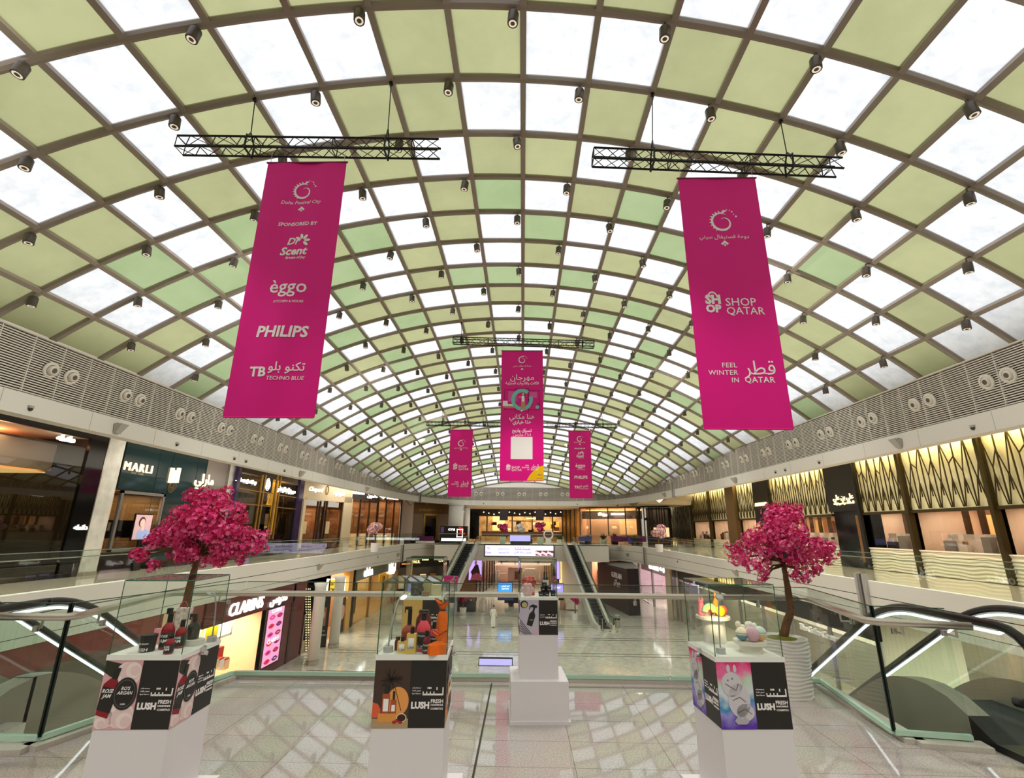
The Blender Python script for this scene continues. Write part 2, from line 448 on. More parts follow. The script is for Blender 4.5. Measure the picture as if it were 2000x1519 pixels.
# ------------------------------------------------------------------ floors and ceilings
def stone(name, c0, c1, bw, bh, ox, oy, joint, rough, mort=.004, jcol=None, spk=60, swirl=None):
    m = bpy.data.materials.new(name); m.use_nodes = True; nt = m.node_tree; bs = nt.nodes['Principled BSDF']
    g = nt.nodes.new('ShaderNodeNewGeometry'); mp = nt.nodes.new('ShaderNodeMapping'); mp.inputs['Location'].default_value = (ox, oy, 0)
    br = nt.nodes.new('ShaderNodeTexBrick'); br.offset = 0; br.squash = 1
    br.inputs['Scale'].default_value = 1; br.inputs['Brick Width'].default_value = bw; br.inputs['Row Height'].default_value = bh
    br.inputs['Mortar Size'].default_value = mort; br.inputs['Mortar Smooth'].default_value = .1; br.inputs['Bias'].default_value = 0
    a = nt.nodes.new('ShaderNodeTexNoise'); a.inputs['Scale'].default_value = spk; a.inputs['Detail'].default_value = 4
    r = nt.nodes.new('ShaderNodeValToRGB'); r.color_ramp.elements[0].position = .38; r.color_ramp.elements[1].position = .62
    r.color_ramp.elements[0].color = rgb(*c0); r.color_ramp.elements[1].color = rgb(*c1)
    a2 = nt.nodes.new('ShaderNodeTexNoise'); a2.inputs['Scale'].default_value = 1.4; a2.inputs['Detail'].default_value = 5
    mx = nt.nodes.new('ShaderNodeMix'); mx.data_type = 'RGBA'; mx.blend_type = 'MULTIPLY'; mx.inputs[0].default_value = .25
    nt.links.new(g.outputs['Position'], mp.inputs[0]); nt.links.new(mp.outputs[0], br.inputs['Vector'])
    nt.links.new(g.outputs['Position'], a.inputs['Vector']); nt.links.new(a.outputs['Fac'], r.inputs['Fac'])
    nt.links.new(g.outputs['Position'], a2.inputs['Vector'])
    nt.links.new(r.outputs['Color'], mx.inputs[6]); nt.links.new(a2.outputs['Color'], mx.inputs[7])
    nt.links.new(mx.outputs[2], br.inputs['Color1']); nt.links.new(mx.outputs[2], br.inputs['Color2'])
    br.inputs['Mortar'].default_value = rgb(*(jcol or (110, 104, 96)))
    last = br.outputs['Color']
    if swirl:
        wv = nt.nodes.new('ShaderNodeTexNoise'); wv.inputs['Scale'].default_value = .45; wv.inputs['Detail'].default_value = 6; wv.inputs['Distortion'].default_value = 2.5
        rp = nt.nodes.new('ShaderNodeValToRGB'); rp.color_ramp.elements[0].position = .49; rp.color_ramp.elements[1].position = .515
        rp.color_ramp.elements[0].color = (0, 0, 0, 1); rp.color_ramp.elements[1].color = (0, 0, 0, 1)
        e = rp.color_ramp.elements.new(.502); e.color = (.5, .5, .5, 1)
        m2 = nt.nodes.new('ShaderNodeMix'); m2.data_type = 'RGBA'
        nt.links.new(g.outputs['Position'], wv.inputs['Vector']); nt.links.new(wv.outputs['Fac'], rp.inputs['Fac'])
        nt.links.new(rp.outputs['Color'], m2.inputs[0]); nt.links.new(last, m2.inputs[6]); m2.inputs[7].default_value = rgb(*swirl); last = m2.outputs[2]
    nt.links.new(last, bs.inputs['Base Color'])
    bs.inputs['Roughness'].default_value = rough; bs.inputs['Specular IOR Level'].default_value = .6
    return m
PLAZA = stone('plaza_stone', (168, 159, 153), (198, 190, 184), .965, .605, .45 - .965 * 8, -5.5 + .605 * 30, 0, .03, jcol=(120, 112, 102))
GALM = stone('gallery_stone', (170, 160, 140), (196, 187, 166), 1.2, 1.2, 0, 0, 0, .06, spk=20, jcol=(140, 130, 112))
LOWM = stone('lower_stone', (186, 181, 168), (204, 199, 186), 2.4, 2.6, 0, 0, 0, .07, spk=3, jcol=(170, 164, 150), mort=.008, swirl=(232, 228, 216))
KERB = mat('kerb_stone', (196, 190, 180), .3, noise=.06, nscale=40)
EDGE = [(-14.6, 5.35), (-7.75, 5.35), (-7.75, 6.35), (-5.75, 6.35), (-5.75, 5.76), (-5.1, 5.76), (-4.5, 7.97), (-4.44, 8.4), (4.56, 8.4), (4.38, 6.27), (4.98, 6.2), (4.98, 6.3), (6.72, 6.3), (6.72, 5.35), (14.6, 5.35)]
ring = [(-14.6, -14)] + EDGE + [(14.6, -14)]
b = B(); b.poly([(x, y, 0) for x, y in reversed(ring)], PLAZA)
for (x0, y0), (x1, y1) in zip(EDGE, EDGE[1:]):
    b.quad((x0, y0, ZS0), (x1, y1, ZS0), (x1, y1, 0), (x0, y0, 0), FASCIA)
strip(b, SO + .28, zfl, 14, zfl, GALM, flip=False)
for sx in (-1, 1):
    b.quad((sx * 14.5, -14, -.002), (sx * 15.6, -14, -.002), (sx * 15.6, 5.35, -.002), (sx * 14.5, 5.35, -.002), PLAZA)
b.quad((-14, 80, .415), (14, 80, .415), (14, 91, .415), (-14, 91, .415), GALM)
b.build('floor', kind='structure')
b = B(); b.quad((-36, -14, -6.2), (36, -14, -6.2), (36, 96, -6.2), (-36, 96, -6.2), LOWM)
INL = mat('inlay_dark', (82, 76, 66), .12)
for y in (17, 22.2, 27.4, 32.6, 37.88, 43.05, 48.25, 53.6):
    for d in (-.36, .36):
        b.quad((-13.2, y + d - .05, -6.194), (13.2, y + d - .05, -6.194), (13.2, y + d + .05, -6.194), (-13.2, y + d + .05, -6.194), INL)
b.build('floor_lower', kind='structure')
CEILM = mat('ceiling_paint', (214, 204, 188), .7)
b = B(); strip(b, SO + .2, ZS0 + .01, 14, ZS0 + .01, CEILM)
b.poly([(x, y, ZS0) for x, y in ring], CEILM)
b.build('ceiling_lower', kind='structure')
b = B(); strip(b, .4, lambda y: 6.9 if y < 61 else 5.46, 14, lambda y: 6.9 if y < 61 else 5.46, CEILM, flip=True); b.quad((-14, 78, 5.45), (14, 78, 5.45), (14, 91, 5.45), (-14, 91, 5.45), CEILM); b.build('ceiling_gallery', kind='structure')
WALLM = mat('wall_paint', (200, 190, 172), .7)
for nm, q in (('wall_left', [(-29, -14, -6.2), (-29, 96, -6.2), (-29, 96, 9), (-29, -14, 9)]), ('wall_right', [(29, -14, -6.2), (29, 96, -6.2), (29, 96, 9), (29, -14, 9)]),
              ('wall_back', [(-29, 92, -6.2), (29, 92, -6.2), (29, 92, 9), (-29, 92, 9)]), ('wall_front', [(-29, -13.8, -6.2), (29, -13.8, -6.2), (29, -13.8, 14), (-29, -13.8, 14)])):
    b = B(); b.quad(*q, WALLM); b.build(nm, kind='structure')
# floor kerb and joints of the plaza
b = B()
KP = [(-7.7, 5.5), (-5.75, 5.5), (-5.0, 5.62), (-4.42, 7.95), (-4.36, 8.30), (4.45, 8.30), (4.28, 6.2), (4.95, 6.1)]
for (x0, y0), (x1, y1) in zip(KP[1:], KP[2:]):
    b.bar((x0, y0, .025), (x1, y1, .025), .2, .05, KERB)
b.build('trim_12', kind='structure')
b = B(); JN = mat('joint_dark', (60, 55, 50), .6)
b.quad((-.462, -10, .003), (-.44, -10, .003), (-.44, 8.1, .003), (-.462, 8.1, .003), JN)
b.build('trim_13', kind='structure')

# ------------------------------------------------------------------ spotlights at every second node of the vault
LAMPM = mat('lamp_housing', (92, 84, 76), .4, .4)
LENSM = mat('lamp_lens', (225, 215, 200), .15, 0, emit=(255, 240, 215), estr=.5)
def make_spot():
    r = thing('spotlight', (0, 0, 0), 'small grey cylinder spotlight hung at a node of the vault', 'spotlight', 'spotlights of the vault')
    b = B(); b.lathe((0, 0, -.42), [(.085, 0), (.115, .0), (.118, .02), (.118, .26), (.1, .29), (.02, .3)], LAMPM, 14); hs_ = b.build('housing', r, True)
    b = B(); b.lathe((0, 0, -.425), [(.001, .012), (.085, .0), (.1, .03)], LENSM, 12); b.build('lens', hs_)
    b = B(); b.tube([(0, 0, -.13), (0, 0, 0), (.16, 0, .06)], .022, LAMPM, 6); b.build('bracket', r)
    return r
sp0 = make_spot()
b = B(); b.lathe((0, 0, -.42), [(.08, 0), (.118, .0), (.118, .28), (.03, .3), (.03, .42)], LAMPM, 8)
far0 = b.build('spotlight'); tag(far0, 'small grey cylinder spotlight hung at a node of the vault', 'spotlight', 'spotlights of the vault')
used0 = usedf = False; cnt = 0; cand = []
for j in range(-1, JB):
    for i in range(-UI, UI + 1):
        if (i + j) % 2 == 0:
            p, n, t = vault(i, j)
            if p.z < 8.2 or not over_void(p, -.4) or p.y > 62: continue
            d = p - EYE; zc = d.dot(FWD); x = d.dot(RIGHT) / zc * F_PX; y = d.dot(UP) / zc * F_PX
            if abs(x) > 1010 or y > 790: continue
            cand.append((zc, i, j, p, n))
cand.sort(key=lambda c: c[0])
for zc, i, j, p, n in cand[:292]:
    q = p - n * .12 + Vector((-.2, 0, 0))
    if zc < 26:
        o = sp0 if not used0 else copy_tree(sp0); used0 = True
    else:
        o = far0 if not usedf else far0.copy()
        if usedf: COL.objects.link(o)
        usedf = True
    o.location = q; o.rotation_euler = (R.uniform(-.12, .12), R.uniform(-.15, .15), R.uniform(-.4, .4))

# ------------------------------------------------------------------ round air nozzles in the louvred band, in pairs
NOZM = mat('nozzle_ring', (214, 208, 196), .4); NOZD = mat('nozzle_throat', (92, 86, 78), .6)
def make_nozzle():
    r = thing('air_nozzle', (0, 0, 0), 'round off-white air nozzle, one of a pair set in the louvred band', 'air nozzle', 'round air nozzles along the louvred band')
    b = B(); b.lathe((0, 0, 0), [(.26, 0), (.26, .03), (.20, .06), (.17, .05), (.16, -.03)], NOZM, 20); b.build('ring', r, True)
    b = B(); b.lathe((.03, .01, 0), [(.16, .0), (.155, .06), (.12, .11), (.085, .12), (.07, .02), (.001, .02)], NOZM, 18); bar_ = b.build('barrel', r, True)
    b = B(); b.lathe((.03, .01, .1), [(.084, .0), (.082, .015), (.001, .016)], NOZD, 14); b.build('throat', bar_)
    return r
nz = make_nozzle(); first = True
sC = PLEN / 2
k = -1.0
for kk in range(-26, 27):
    sA = sC + kk * 2.975 - .14
    p0, n0 = at_s(sA, 0, 6.88)
    if p0.y < 9.5: continue
    for d in (-.36, .36):
        p, n = at_s(sA + d, -.015, 6.88)
        o = nz if first else copy_tree(nz); first = False
        o.location = p
        o.rotation_euler = (-Vector((n.x, n.y, .25))).to_track_quat('Z', 'Y').to_euler()

# ------------------------------------------------------------------ small devices on the fascias
def on_fascia(px, py, z, off):
    q = atZ(px, py, z); s = near_s(q.x, q.y); p, n = at_s(s, off, z)
    return p, n
SPKM = mat('speaker_grey', (176, 172, 164), .5); DOME = mat('dome_dark', (60, 58, 56), .2)
spl = [(243, 841, 5.6, 'upper left fascia above the marble pillar'), (592, 926, 5.6, 'upper left fascia above the beige jewellery shop'), (738, 955, 5.6, 'upper left fascia near its dark joint cover'),
       (1738, 868, 5.6, 'upper right fascia above the lattice panels'), (1428, 938, 5.6, 'upper right fascia above the brown column'), (1276, 966, 5.6, 'upper right fascia above the black shop sign'),
       (603, 1108, -.6, 'lower left fascia under the gallery glass'), (785, 1084, -.6, 'lower left fascia beside the grey joint cover'), (1238, 1084, -.6, 'lower right fascia left of the grey joint cover'), (1402, 1118, -.6, 'lower right fascia above the dark lower shop')]
for px, py, z, w in spl:
    up = z > 0
    p, n = on_fascia(px, py, z, -.05 if up else SO - .02)
    d = Vector((-n.y, n.x, 0)); nn = Vector((n.x, n.y, 0)); r = thing('wall_speaker', p, 'grey wedge speaker on the ' + w, 'speaker')
    b = B()
    v = []
    for zo, dep, wd in ((-.17, .08, .12), (.17, .30, .17)):
        v += [p - d * wd - nn * dep + Vector((0, 0, zo)), p + d * wd - nn * dep + Vector((0, 0, zo)), p + d * wd + Vector((0, 0, zo)), p - d * wd + Vector((0, 0, zo))]
    b.hexa(v, SPKM); b.build('cabinet', r)
    b = B(); b.bar(p + Vector((0, 0, .17)) - nn * .1, p + Vector((0, 0, .22)) + nn * .06, .06, .03, DARKSTEEL); b.build('bracket', r)
first = None; n0 = 0
for px, py, z in [(50, 798, 5.6), (205, 838, 5.6), (315, 865, 5.6), (458, 893, 5.6), (470, 897, 5.6), (564, 917, 5.6), (1508, 922, 5.6), (1540, 915, 5.6), (1600, 904, 5.6), (1875, 835, 5.6), (950, 981, 5.6), (1113, 981, 5.6), (708, 1086, -.5), (1204, 1076, -.5), (1310, 1095, -.5)]:
    p, n = on_fascia(px, py, z, -.04 if z > 0 else SO - .01)
    if first is None:
        r = thing('dome_camera', p, 'tiny dark dome camera on the white fascia', 'camera', 'dome cameras along the fascias')
        b = B(); b.lathe(p, [(.07, -.03), (.09, 0), (.09, .05), (.03, .06)], SPKM, 12); b.build('mount', r)
        b = B(); b.ball(p + Vector((0, 0, -.04)), .075, DOME, 12); b.build('dome', r, True); first = r
    else:
        c = copy_tree(first); c.location = p

# ------------------------------------------------------------------ trusses, cables and banners
MAG = mat('banner_magenta', (230, 0, 138), .7)
MAG.node_tree.nodes['Principled BSDF'].inputs['Sheen Weight'].default_value = .1
def truss(A, Bp, anchors, label):
    A, Bp = Vector(A), Vector(Bp); mid = (A + Bp) / 2
    r = thing('lighting_truss', mid, label, 'truss')
    d = (Bp - A).normalized(); L = (Bp - A).length; s = .15
    side = d.cross(Vector((0, 0, 1))).normalized(); up = side.cross(d)
    offs = [side * -s + up * -s, side * s + up * -s, side * s + up * s, side * -s + up * s]
    b = B()
    for o in offs: b.tube([A + o, Bp + o], .026, TRUSSM, 6)
    b.build('chord_frame', r)
    n = int(L / .3); b = B()
    for e in range(4):
        o0, o1 = offs[e], offs[(e + 1) % 4]
        for k in range(n):
            q0 = A + d * (L * k / n); q1 = A + d * (L * (k + 1) / n)
            b.tube([q0 + (o0 if k % 2 else o1), q1 + (o1 if k % 2 else o0)], .011, TRUSSM, 4, cap=False)
        for k in range(0, n + 1, 6):
            q0 = A + d * (L * k / n); b.tube([q0 + o0, q0 + o1], .014, TRUSSM, 4)
    b.build('lattice', r)
    for fr, anc in anchors:
        q = A + d * (L * fr); anc = Vector(anc); b = B()
        kn = q.lerp(anc, .28)
        b.tube([anc, kn], .013, TRUSSM, 5)
        b.tube([kn, q + offs[3]], .02, TRUSSM, 5); b.tube([kn, q + offs[2]], .02, TRUSSM, 5)
        b.box(anc, (.08, .08, .1), TRUSSM)
        b.build('hanging_cable', r)
        b = B()
        for w in (-.17, .17): b.tube([q + side * w + up * .2, q + side * w - up * .2], .024, TRUSSM, 5)
        b.tube([q - side * .18 - up * .18, q + side * .18 - up * .18], .028, TRUSSM, 5); b.build('clamp', r)
    return r, d
def node(i, j):
    p, n, t = vault(i, j); return p - n * .15
yl = 9.35
tl, dl = truss(atY(352, 284, yl), atY(858, 291, yl), [(.27, node(-4, 1)), (.80, node(-2, 1))], 'black truss on two cables above the large left banner')
yr = 9.75
tr_, dr = truss(atY(1158, 307, yr), atY(1639, 327, yr), [(.245, node(2, 1)), (.80, node(4, 1))], 'black truss on two cables above the large right banner')
yc = 24.0
tc, dc = truss(atY(885, 665, yc), atY(1160, 673, yc), [(.06, node(-2, 9)), (.92, node(2, 9))], 'black truss on two cables above the middle banner')
yd = 39.0
td, dd = truss(atY(833, 827, yd), atY(1004, 829, yd), [(.18, node(-4, 17)), (.65, node(-2, 17))], 'thin black truss above the far left banner')
te, de = truss(atY(1036, 829, yd), atY(1205, 832, yd), [(.34, node(2, 17)), (.84, node(4, 17))], 'thin black truss above the far right banner')

def banner(label, tlx, tly, trx, try_, by, Y, ztr, wave=.02):
    a, c = atY(tlx, tly, Y), atY(trx, try_, Y)
    bot = atY((tlx + trx) / 2, by, Y).z
    u = (c - a); u.z = 0; wd = u.length; u.normalize()
    z1 = (a.z + c.z) / 2; r = thing('hanging_banner', (a + c) / 2, label, 'banner')
    F = Fr(a, u); F.o.z = z1; F.n = Vector((u.y, -u.x, 0))
    H = z1 - bot
    F.wv = lambda uu, vv: wave * .6 * math.sin(uu / wd * 9 - vv / H * 5) * math.sin(math.pi * max(0, min(1, uu / wd))) * (1 + .6 * vv / H)
    b = B(); nx, nz = 24, 50; vs = []; fs = []
    for k in range(nz + 1):
        for i in range(nx + 1):
            f = k / nz; vs.append(F.p(wd * i / nx, -H * f))
    N1 = len(vs); vs += [v - F.n * .006 for v in vs]
    for k in range(nz):
        for i in range(nx):
            q = k * (nx + 1) + i; fs.append((q, q + nx + 1, q + nx + 2, q + 1)); fs.append((q + N1, q + 1 + N1, q + nx + 2 + N1, q + nx + 1 + N1))
    b.add(vs, fs, MAG); cloth = b.build('cloth', r, True)
    b = B(); b.tube([F.p(-.03, 0, 0), F.p(wd + .03, 0, 0)], .022, mat('banner_rod', (120, 10, 78), .4), 8); b.build('top_rod', r)
    b = B(); b.tube([F.p(.02, -H, 0), F.p(wd - .02, -H, 0)], .015, MAG, 8); b.build('bottom_rod', r)
    for q in (.06, wd - .06):
        b = B(); p = F.p(q, 0, 0); b.tube([p, p + Vector((0, 0, ztr(p) - p.z))], .006, mat('cord', (215, 205, 195), .7), 4); b.build('cord', r)
    F.W = wd; F.H = H; F.lift = .004
    return cloth, F
def swirl(r, F, u, v, s, nm='dragon_logo'):
    b = B(); w = F.lift + .002; m = PRINTW
    pts = []
    N = 40
    for k in range(N + 1):   # open ring that curls into a spiral
        t = k / N; a = math.radians(60 + 400 * t)
        rad = s * (.5 if t < .62 else .5 - (t - .62) * .95)
        th = s * (.02 + .13 * math.sin(math.pi * min(1, t * 1.05)) * (1 if t < .6 else .8))
        pts.append((rad, a, th))
    for (r0, a0, t0), (r1, a1, t1) in zip(pts, pts[1:]):
        b.quad(*[F.p(u + rr * math.cos(aa), v + rr * math.sin(aa), w) for rr, aa in ((r0, a0), (r0 + t0, a0), (r1 + t1, a1), (r1, a1))], m)
    for k in range(9):    # spiky mane on the left
        a = math.radians(100 + k * 17); r0 = .58 * s
        b.add([F.p(u + (r0 + e) * math.cos(a + g), v + (r0 + e) * math.sin(a + g), w) for e, g in ((0, -.12), (s * .17, .05), (0, .12))], [(0, 1, 2)], m)
    b.add([F.p(u + x * s, v + y * s, w) for x, y in ((-.35, .50), (.02, .60), (.12, .76), (.36, .70), (.16, .58), (.10, .50))], [(0, 1, 2, 3, 4, 5)], m)
    for x, y, q in ((.62, .62, .05), (.7, .45, .035), (.82, .3, .06), (.5, .72, .03), (.34, .78, .03)):
        b.poly([F.p(u + (x + q * math.cos(t)) * s, v + (y + q * math.sin(t)) * s, w) for t in [2 * math.pi * k / 10 for k in range(10)]], m)
    b.build(nm, r)
def house(r, F, u, v, s):
    b = B(); w = F.lift + .002
    for pts in ([(-1, 0), (0, 1), (1, 0), (.6, -.35), (0, .2), (-.6, -.35)], [(-.35, -.4), (0, -.05), (.35, -.4), (0, -.75)]):
        b.poly([F.p(u + x * s, v + y * s, w) for x, y in pts], PRINTW)
    b.build('emblem', r)
def tx(r, F, s, u, v, size, width=None, shear=0, bold=0, nm='lettering', align='CENTER', m=None, space=1):
    return text(nm, r, s, F, u, v, size, m or PRINTW, align, lift=F.lift + .002, shear=shear, bold=bold, width=width, space=space)
def petals(r, F, u, v, s):
    b = B(); w = F.lift + .002
    for k in range(5):
        a = math.radians(150 - k * 48); pts = []
        for t in range(10):
            q = 2 * math.pi * t / 10; x = .55 + .35 * math.cos(q); y = .17 * math.sin(q)
            pts.append(F.p(u + s * (x * math.cos(a) - y * math.sin(a)), v + s * (x * math.sin(a) + y * math.cos(a)), w))
        b.poly(pts, PRINTW)
    b.build('petal_emblem', r)
def sponsor_art(r, F):
    W_, H = F.W, F.H; c = W_ / 2; k = W_ / 1.84
    swirl(r, F, c, -H * .125, .34 * k)
    tx(r, F, 'Doha Festival City', c, -H * .178, .17 * k, .92 * k, .25)
    house(r, F, c + .02, -H * .208, .08 * k)
    tx(r, F, 'SPONSORED BY', c, -H * .272, .15 * k, .9 * k, .12, .02)
    tx(r, F, 'Dr', c - .03 * k, -H * .345, .36 * k, .30 * k, .25, .025); petals(r, F, c + .16 * k, -H * .343, .2 * k)
    tx(r, F, 'Scent', c, -H * .386, .34 * k, .62 * k, .22, .03); tx(r, F, 'Breeze of Joy', c + .06 * k, -H * .412, .1 * k, .45 * k, .15, .02)
    tx(r, F, 'èggo', c, -H * .528, .42 * k, .80 * k, 0, .008)
    tx(r, F, 'KITCHEN & HOUSE', c + .05 * k, -H * .585, .075 * k, .64 * k, 0, .005)
    tx(r, F, 'PHILIPS', c + .02 * k, -H * .70, .27 * k, 1.08 * k, .1, .03)
    tx(r, F, 'TB', c - .36 * k, -H * .845, .38 * k, .34 * k, 0, .03)
    tx(r, F, 'تكنو بلو', c + .22 * k, -H * .826, .18 * k, .74 * k, 0, .01)
    tx(r, F, 'TECHNO BLUE', c + .22 * k, -H * .866, .13 * k, .76 * k, .08, .004)
def shop_logo(r, F, u, v, k):
    b = B(); w = F.lift + .002; s = .42 * k
    b.build  # block of four letters under a bag handle
    bb = B()
    for rad in (.20, .26):
        pass
    N = 14
    for q in range(N):
        a0, a1 = math.pi * q / N, math.pi * (q + 1) / N
        bb.quad(*[F.p(u + rr * s * math.cos(a), v + .30 * s + rr * 1.25 * s * math.sin(a), w) for rr, a in ((.20, a0), (.27, a0), (.27, a1), (.20, a1))], PRINTW)
    bb.build('bag_handle', r)
    tx(r, F, 'SH', u, v + .16 * s, .56 * s, .8 * s, 0, .05, 'bag_letters'); tx(r, F, 'OP', u, v - .36 * s, .56 * s, .8 * s, 0, .05, 'bag_letters')
def qatar_art(r, F, y1, y2, y3, k, cu=None):
    W_, H = F.W, F.H; c = W_ / 2
    if y1 is not None:
        swirl(r, F, c, -H * y1, .40 * k)
        tx(r, F, 'دوحة فستيفال سيتي', c, -H * (y1 + .068), .16 * k, 1.12 * k); house(r, F, c, -H * (y1 + .098), .09 * k)
    if y2 is not None:
        u = c if cu is None else cu[0]
        shop_logo(r, F, u - .42 * k, -H * y2, k)
        tx(r, F, 'SHOP', u - .15 * k, -H * (y2 - .0), .25 * k, .66 * k, 0, .004, align='LEFT'); tx(r, F, 'QATAR', u - .15 * k, -H * y2 - .21 * k, .25 * k, .82 * k, 0, .004, align='LEFT')
    if y3 is not None:
        u = c if cu is None else cu[1]; v = -H * y3
        for n_, s_ in enumerate(('FEEL', 'WINTER', 'IN')): tx(r, F, s_, u - .08 * k, v + (.15 - .165 * n_) * k, .15 * k, None, 0, .004, align='RIGHT', space=1.1)
        tx(r, F, 'قطر', u + .38 * k, v + .08 * k, .4 * k, .66 * k, 0, .0); tx(r, F, 'QATAR', u + .36 * k, v - .17 * k, .15 * k, .62 * k, 0, .012, space=1.1)
zl = lambda Aq, dq, Yq: None
def tz(px0, py0, px1, py1, Y):
    p, q = atY(px0, py0, Y), atY(px1, py1, Y)
    return lambda w: p.z + (q.z - p.z) * (w.x - p.x) / (q.x - p.x) - .165
r, F = banner('large magenta banner on the left listing sponsors', 524, 318, 677, 317, 815.5, yl, tz(352, 284, 858, 291, yl), .05); sponsor_art(r, F)
r, F = banner('large magenta banner on the right with white bag logo', 1324, 346, 1475, 350, 837.5, yr, tz(1158, 307, 1639, 327, yr)); qatar_art(r, F, .195, .535, .80, 1.0)
r, F = banner('small far magenta banner at left with the bag logo', 880, 839, 924, 839, 969.5, yd, tz(833, 827, 1004, 829, yd)); qatar_art(r, F, .21, .56, .82, 1.0)
r, F = banner('small far magenta banner at right listing sponsors', 1110, 841, 1153, 841, 972.5, yd, tz(1036, 829, 1205, 832, yd)); sponsor_art(r, F)
# the middle banner
r, F = banner('middle magenta banner with furniture drawing and yellow corner', 980, 683.5, 1060, 686, 938.5, yc, tz(885, 665, 1160, 673, yc), .004)
W_, H = F.W, F.H; c = W_ / 2; k = W_ / 2.2
swirl(r, F, c, -H * .075, .30 * k); tx(r, F, 'دوحة فستيفال سيتي', c, -H * .125, .12 * k, .95 * k); house(r, F, c, -H * .152, .07 * k)
tx(r, F, 'مهرجان', c, -H * .22, .4 * k, 1.25 * k, 0, .004); tx(r, F, 'الأثاث والأدوات المنزلية', c, -H * .265, .17 * k, 1.75 * k, 0, .012)
w = F.lift + .002; TEAL = mat('teal_print', (120, 200, 190), .6); SKIN = mat('print_skin', (224, 178, 150), .7)
b = B()
for x0, x1, y0, y1 in ((-.92, -.3, -.315, -.475), (-.36, .36, -.305, -.49), (.3, .92, -.32, -.475)):
    for q in ((x0, x0 + .02, y0, y1), (x1 - .02, x1, y0, y1), (x0, x1, y0, y0 - .003), (x0, x1, y1 + .003, y1)):
        slab(b, F, c + q[0] * k, c + q[1] * k, q[2] * H, q[3] * H, w - .002, w, mat('print_line', (90, 10, 70), .7))
b.build('drawn_frames', r)
b = B(); slab(b, F, c - .72 * k, c - .25 * k, -.33 * H, -.41 * H, w - .002, w + .001, mat('print_pink', (222, 90, 170), .7)); slab(b, F, c + .32 * k, c + .55 * k, -.385 * H, -.44 * H, w - .002, w + .001, mat('print_violet', (110, 30, 140), .7))
slab(b, F, c + .38 * k, c + .78 * k, -.335 * H, -.38 * H, w - .002, w + .001, mat('print_pink', (222, 90, 170), .7)); b.build('drawn_furniture', r)
b = B(); slab(b, F, c - 1.0 * k, c - .45 * k, -.43 * H, -.445 * H, w, w + .003, PRINTW); slab(b, F, c - 1.0 * k, c - .75 * k, -.405 * H, -.43 * H, w, w + .003, PRINTW)
slab(b, F, c - .97 * k, c - .4 * k, -.445 * H, -.46 * H, w, w + .003, mat('print_wood', (190, 140, 100), .7)); b.build('drawn_sofa', r)
b = B(); N = 36
for q in range(N):
    a0, a1 = math.radians(50 + 330 * q / N), math.radians(50 + 330 * (q + 1) / N)
    b.quad(*[F.p(c + rr * k * math.cos(a), -.395 * H + rr * k * math.sin(a) * 1.05, w + .004) for rr, a in ((.38, a0), (.56, a0), (.56, a1), (.38, a1))], TEAL)
b.build('drawn_ring', r)
b = B()
slab(b, F, c - .02 * k, c + .13 * k, -.365 * H, -.41 * H, w + .004, w + .007, PRINTW)
b.poly([F.p(c + x * k, y * H, w + .006) for x, y in ((-.03, -.41), (.14, -.41), (.2, -.47), (.1, -.475), (.06, -.44), (.0, -.478), (-.08, -.474))], mat('print_beige', (190, 150, 120), .7))
b.poly([F.p(c + (.06 + .06 * math.cos(t)) * k, -.352 * H + .075 * k * math.sin(t), w + .006) for t in [2 * math.pi * q / 12 for q in range(12)]], SKIN)
b.poly([F.p(c + x * k, y * H, w + .005) for x, y in ((-.02, -.345), (.06, -.336), (.15, -.35), (.16, -.385), (.1, -.38), (.1, -.35))], mat('print_hair', (40, 25, 20), .7))
slab(b, F, c - .17 * k, c - .02 * k, -.372 * H, -.378 * H, w + .004, w + .007, SKIN); slab(b, F, c - .06 * k, c + .03 * k, -.478 * H, -.487 * H, w + .004, w + .007, PRINTW)
b.build('drawn_woman', r)
b = B(); b.poly([F.p(c + (.80 + .1 * math.cos(t)) * k, -.452 * H + .1 * k * math.sin(t), w + .004) for t in [2 * math.pi * q / 14 for q in range(14)]], TEAL)
for a in (60, 90, 120, 40): b.bar(F.p(c + .8 * k, -.44 * H, w + .004), F.p(c + (.8 + .22 * math.cos(math.radians(a))) * k, -.44 * H + .2 * k * math.sin(math.radians(a)), w + .004), .03 * k, .004, mat('print_plant', (120, 120, 60), .7))
b.build('drawn_plant', r)
tx(r, F, 'هنا مكاني', c, -H * .528, .34 * k, 1.3 * k, 0, .004); tx(r, F, 'هذا خياري', c, -H * .568, .26 * k, .95 * k, 0, .02)
tx(r, F, 'تسوّق واربح', c, -H * .632, .2 * k, 1.0 * k, 0, .02); tx(r, F, '\u0661-\u0661\u0668 مارس', c, -H * .663, .18 * k, .9 * k, 0, .005)
b = B(); slab(b, F, c - .56 * k, c + .54 * k, -.68 * H, -.845 * H, w - .002, w + .001, PRINTW); b.build('blank_square', r)
qatar_art(r, F, None, .905, .905, .62 * k, (c - .42 * k, c + .42 * k))
b = B(); YEL = mat('print_yellow', (246, 196, 0), .6)
pts = [(W_, -H), (W_ - .85 * k, -H)]
for q in range(1, 9): t = q / 9 * math.pi / 2; pts.append((W_ - .85 * k * math.cos(t) ** 1.2, -H + .11 * H * math.sin(t) ** 1.6))
pts.append((W_, -H + .11 * H)); b.poly([F.p(x, y, w) for x, y in pts], YEL); b.build('yellow_corner', r)
tx(r, F, 'سوق', W_ - .2 * k, -H * .955, .16 * k, .26 * k, 0, .01, m=mat('print_magenta_ink', (160, 10, 100), .6)); tx(r, F, 'السحب', W_ - .24 * k, -H * .98, .14 * k, .3 * k, 0, .01, m=mat('print_magenta_ink', (160, 10, 100), .6))

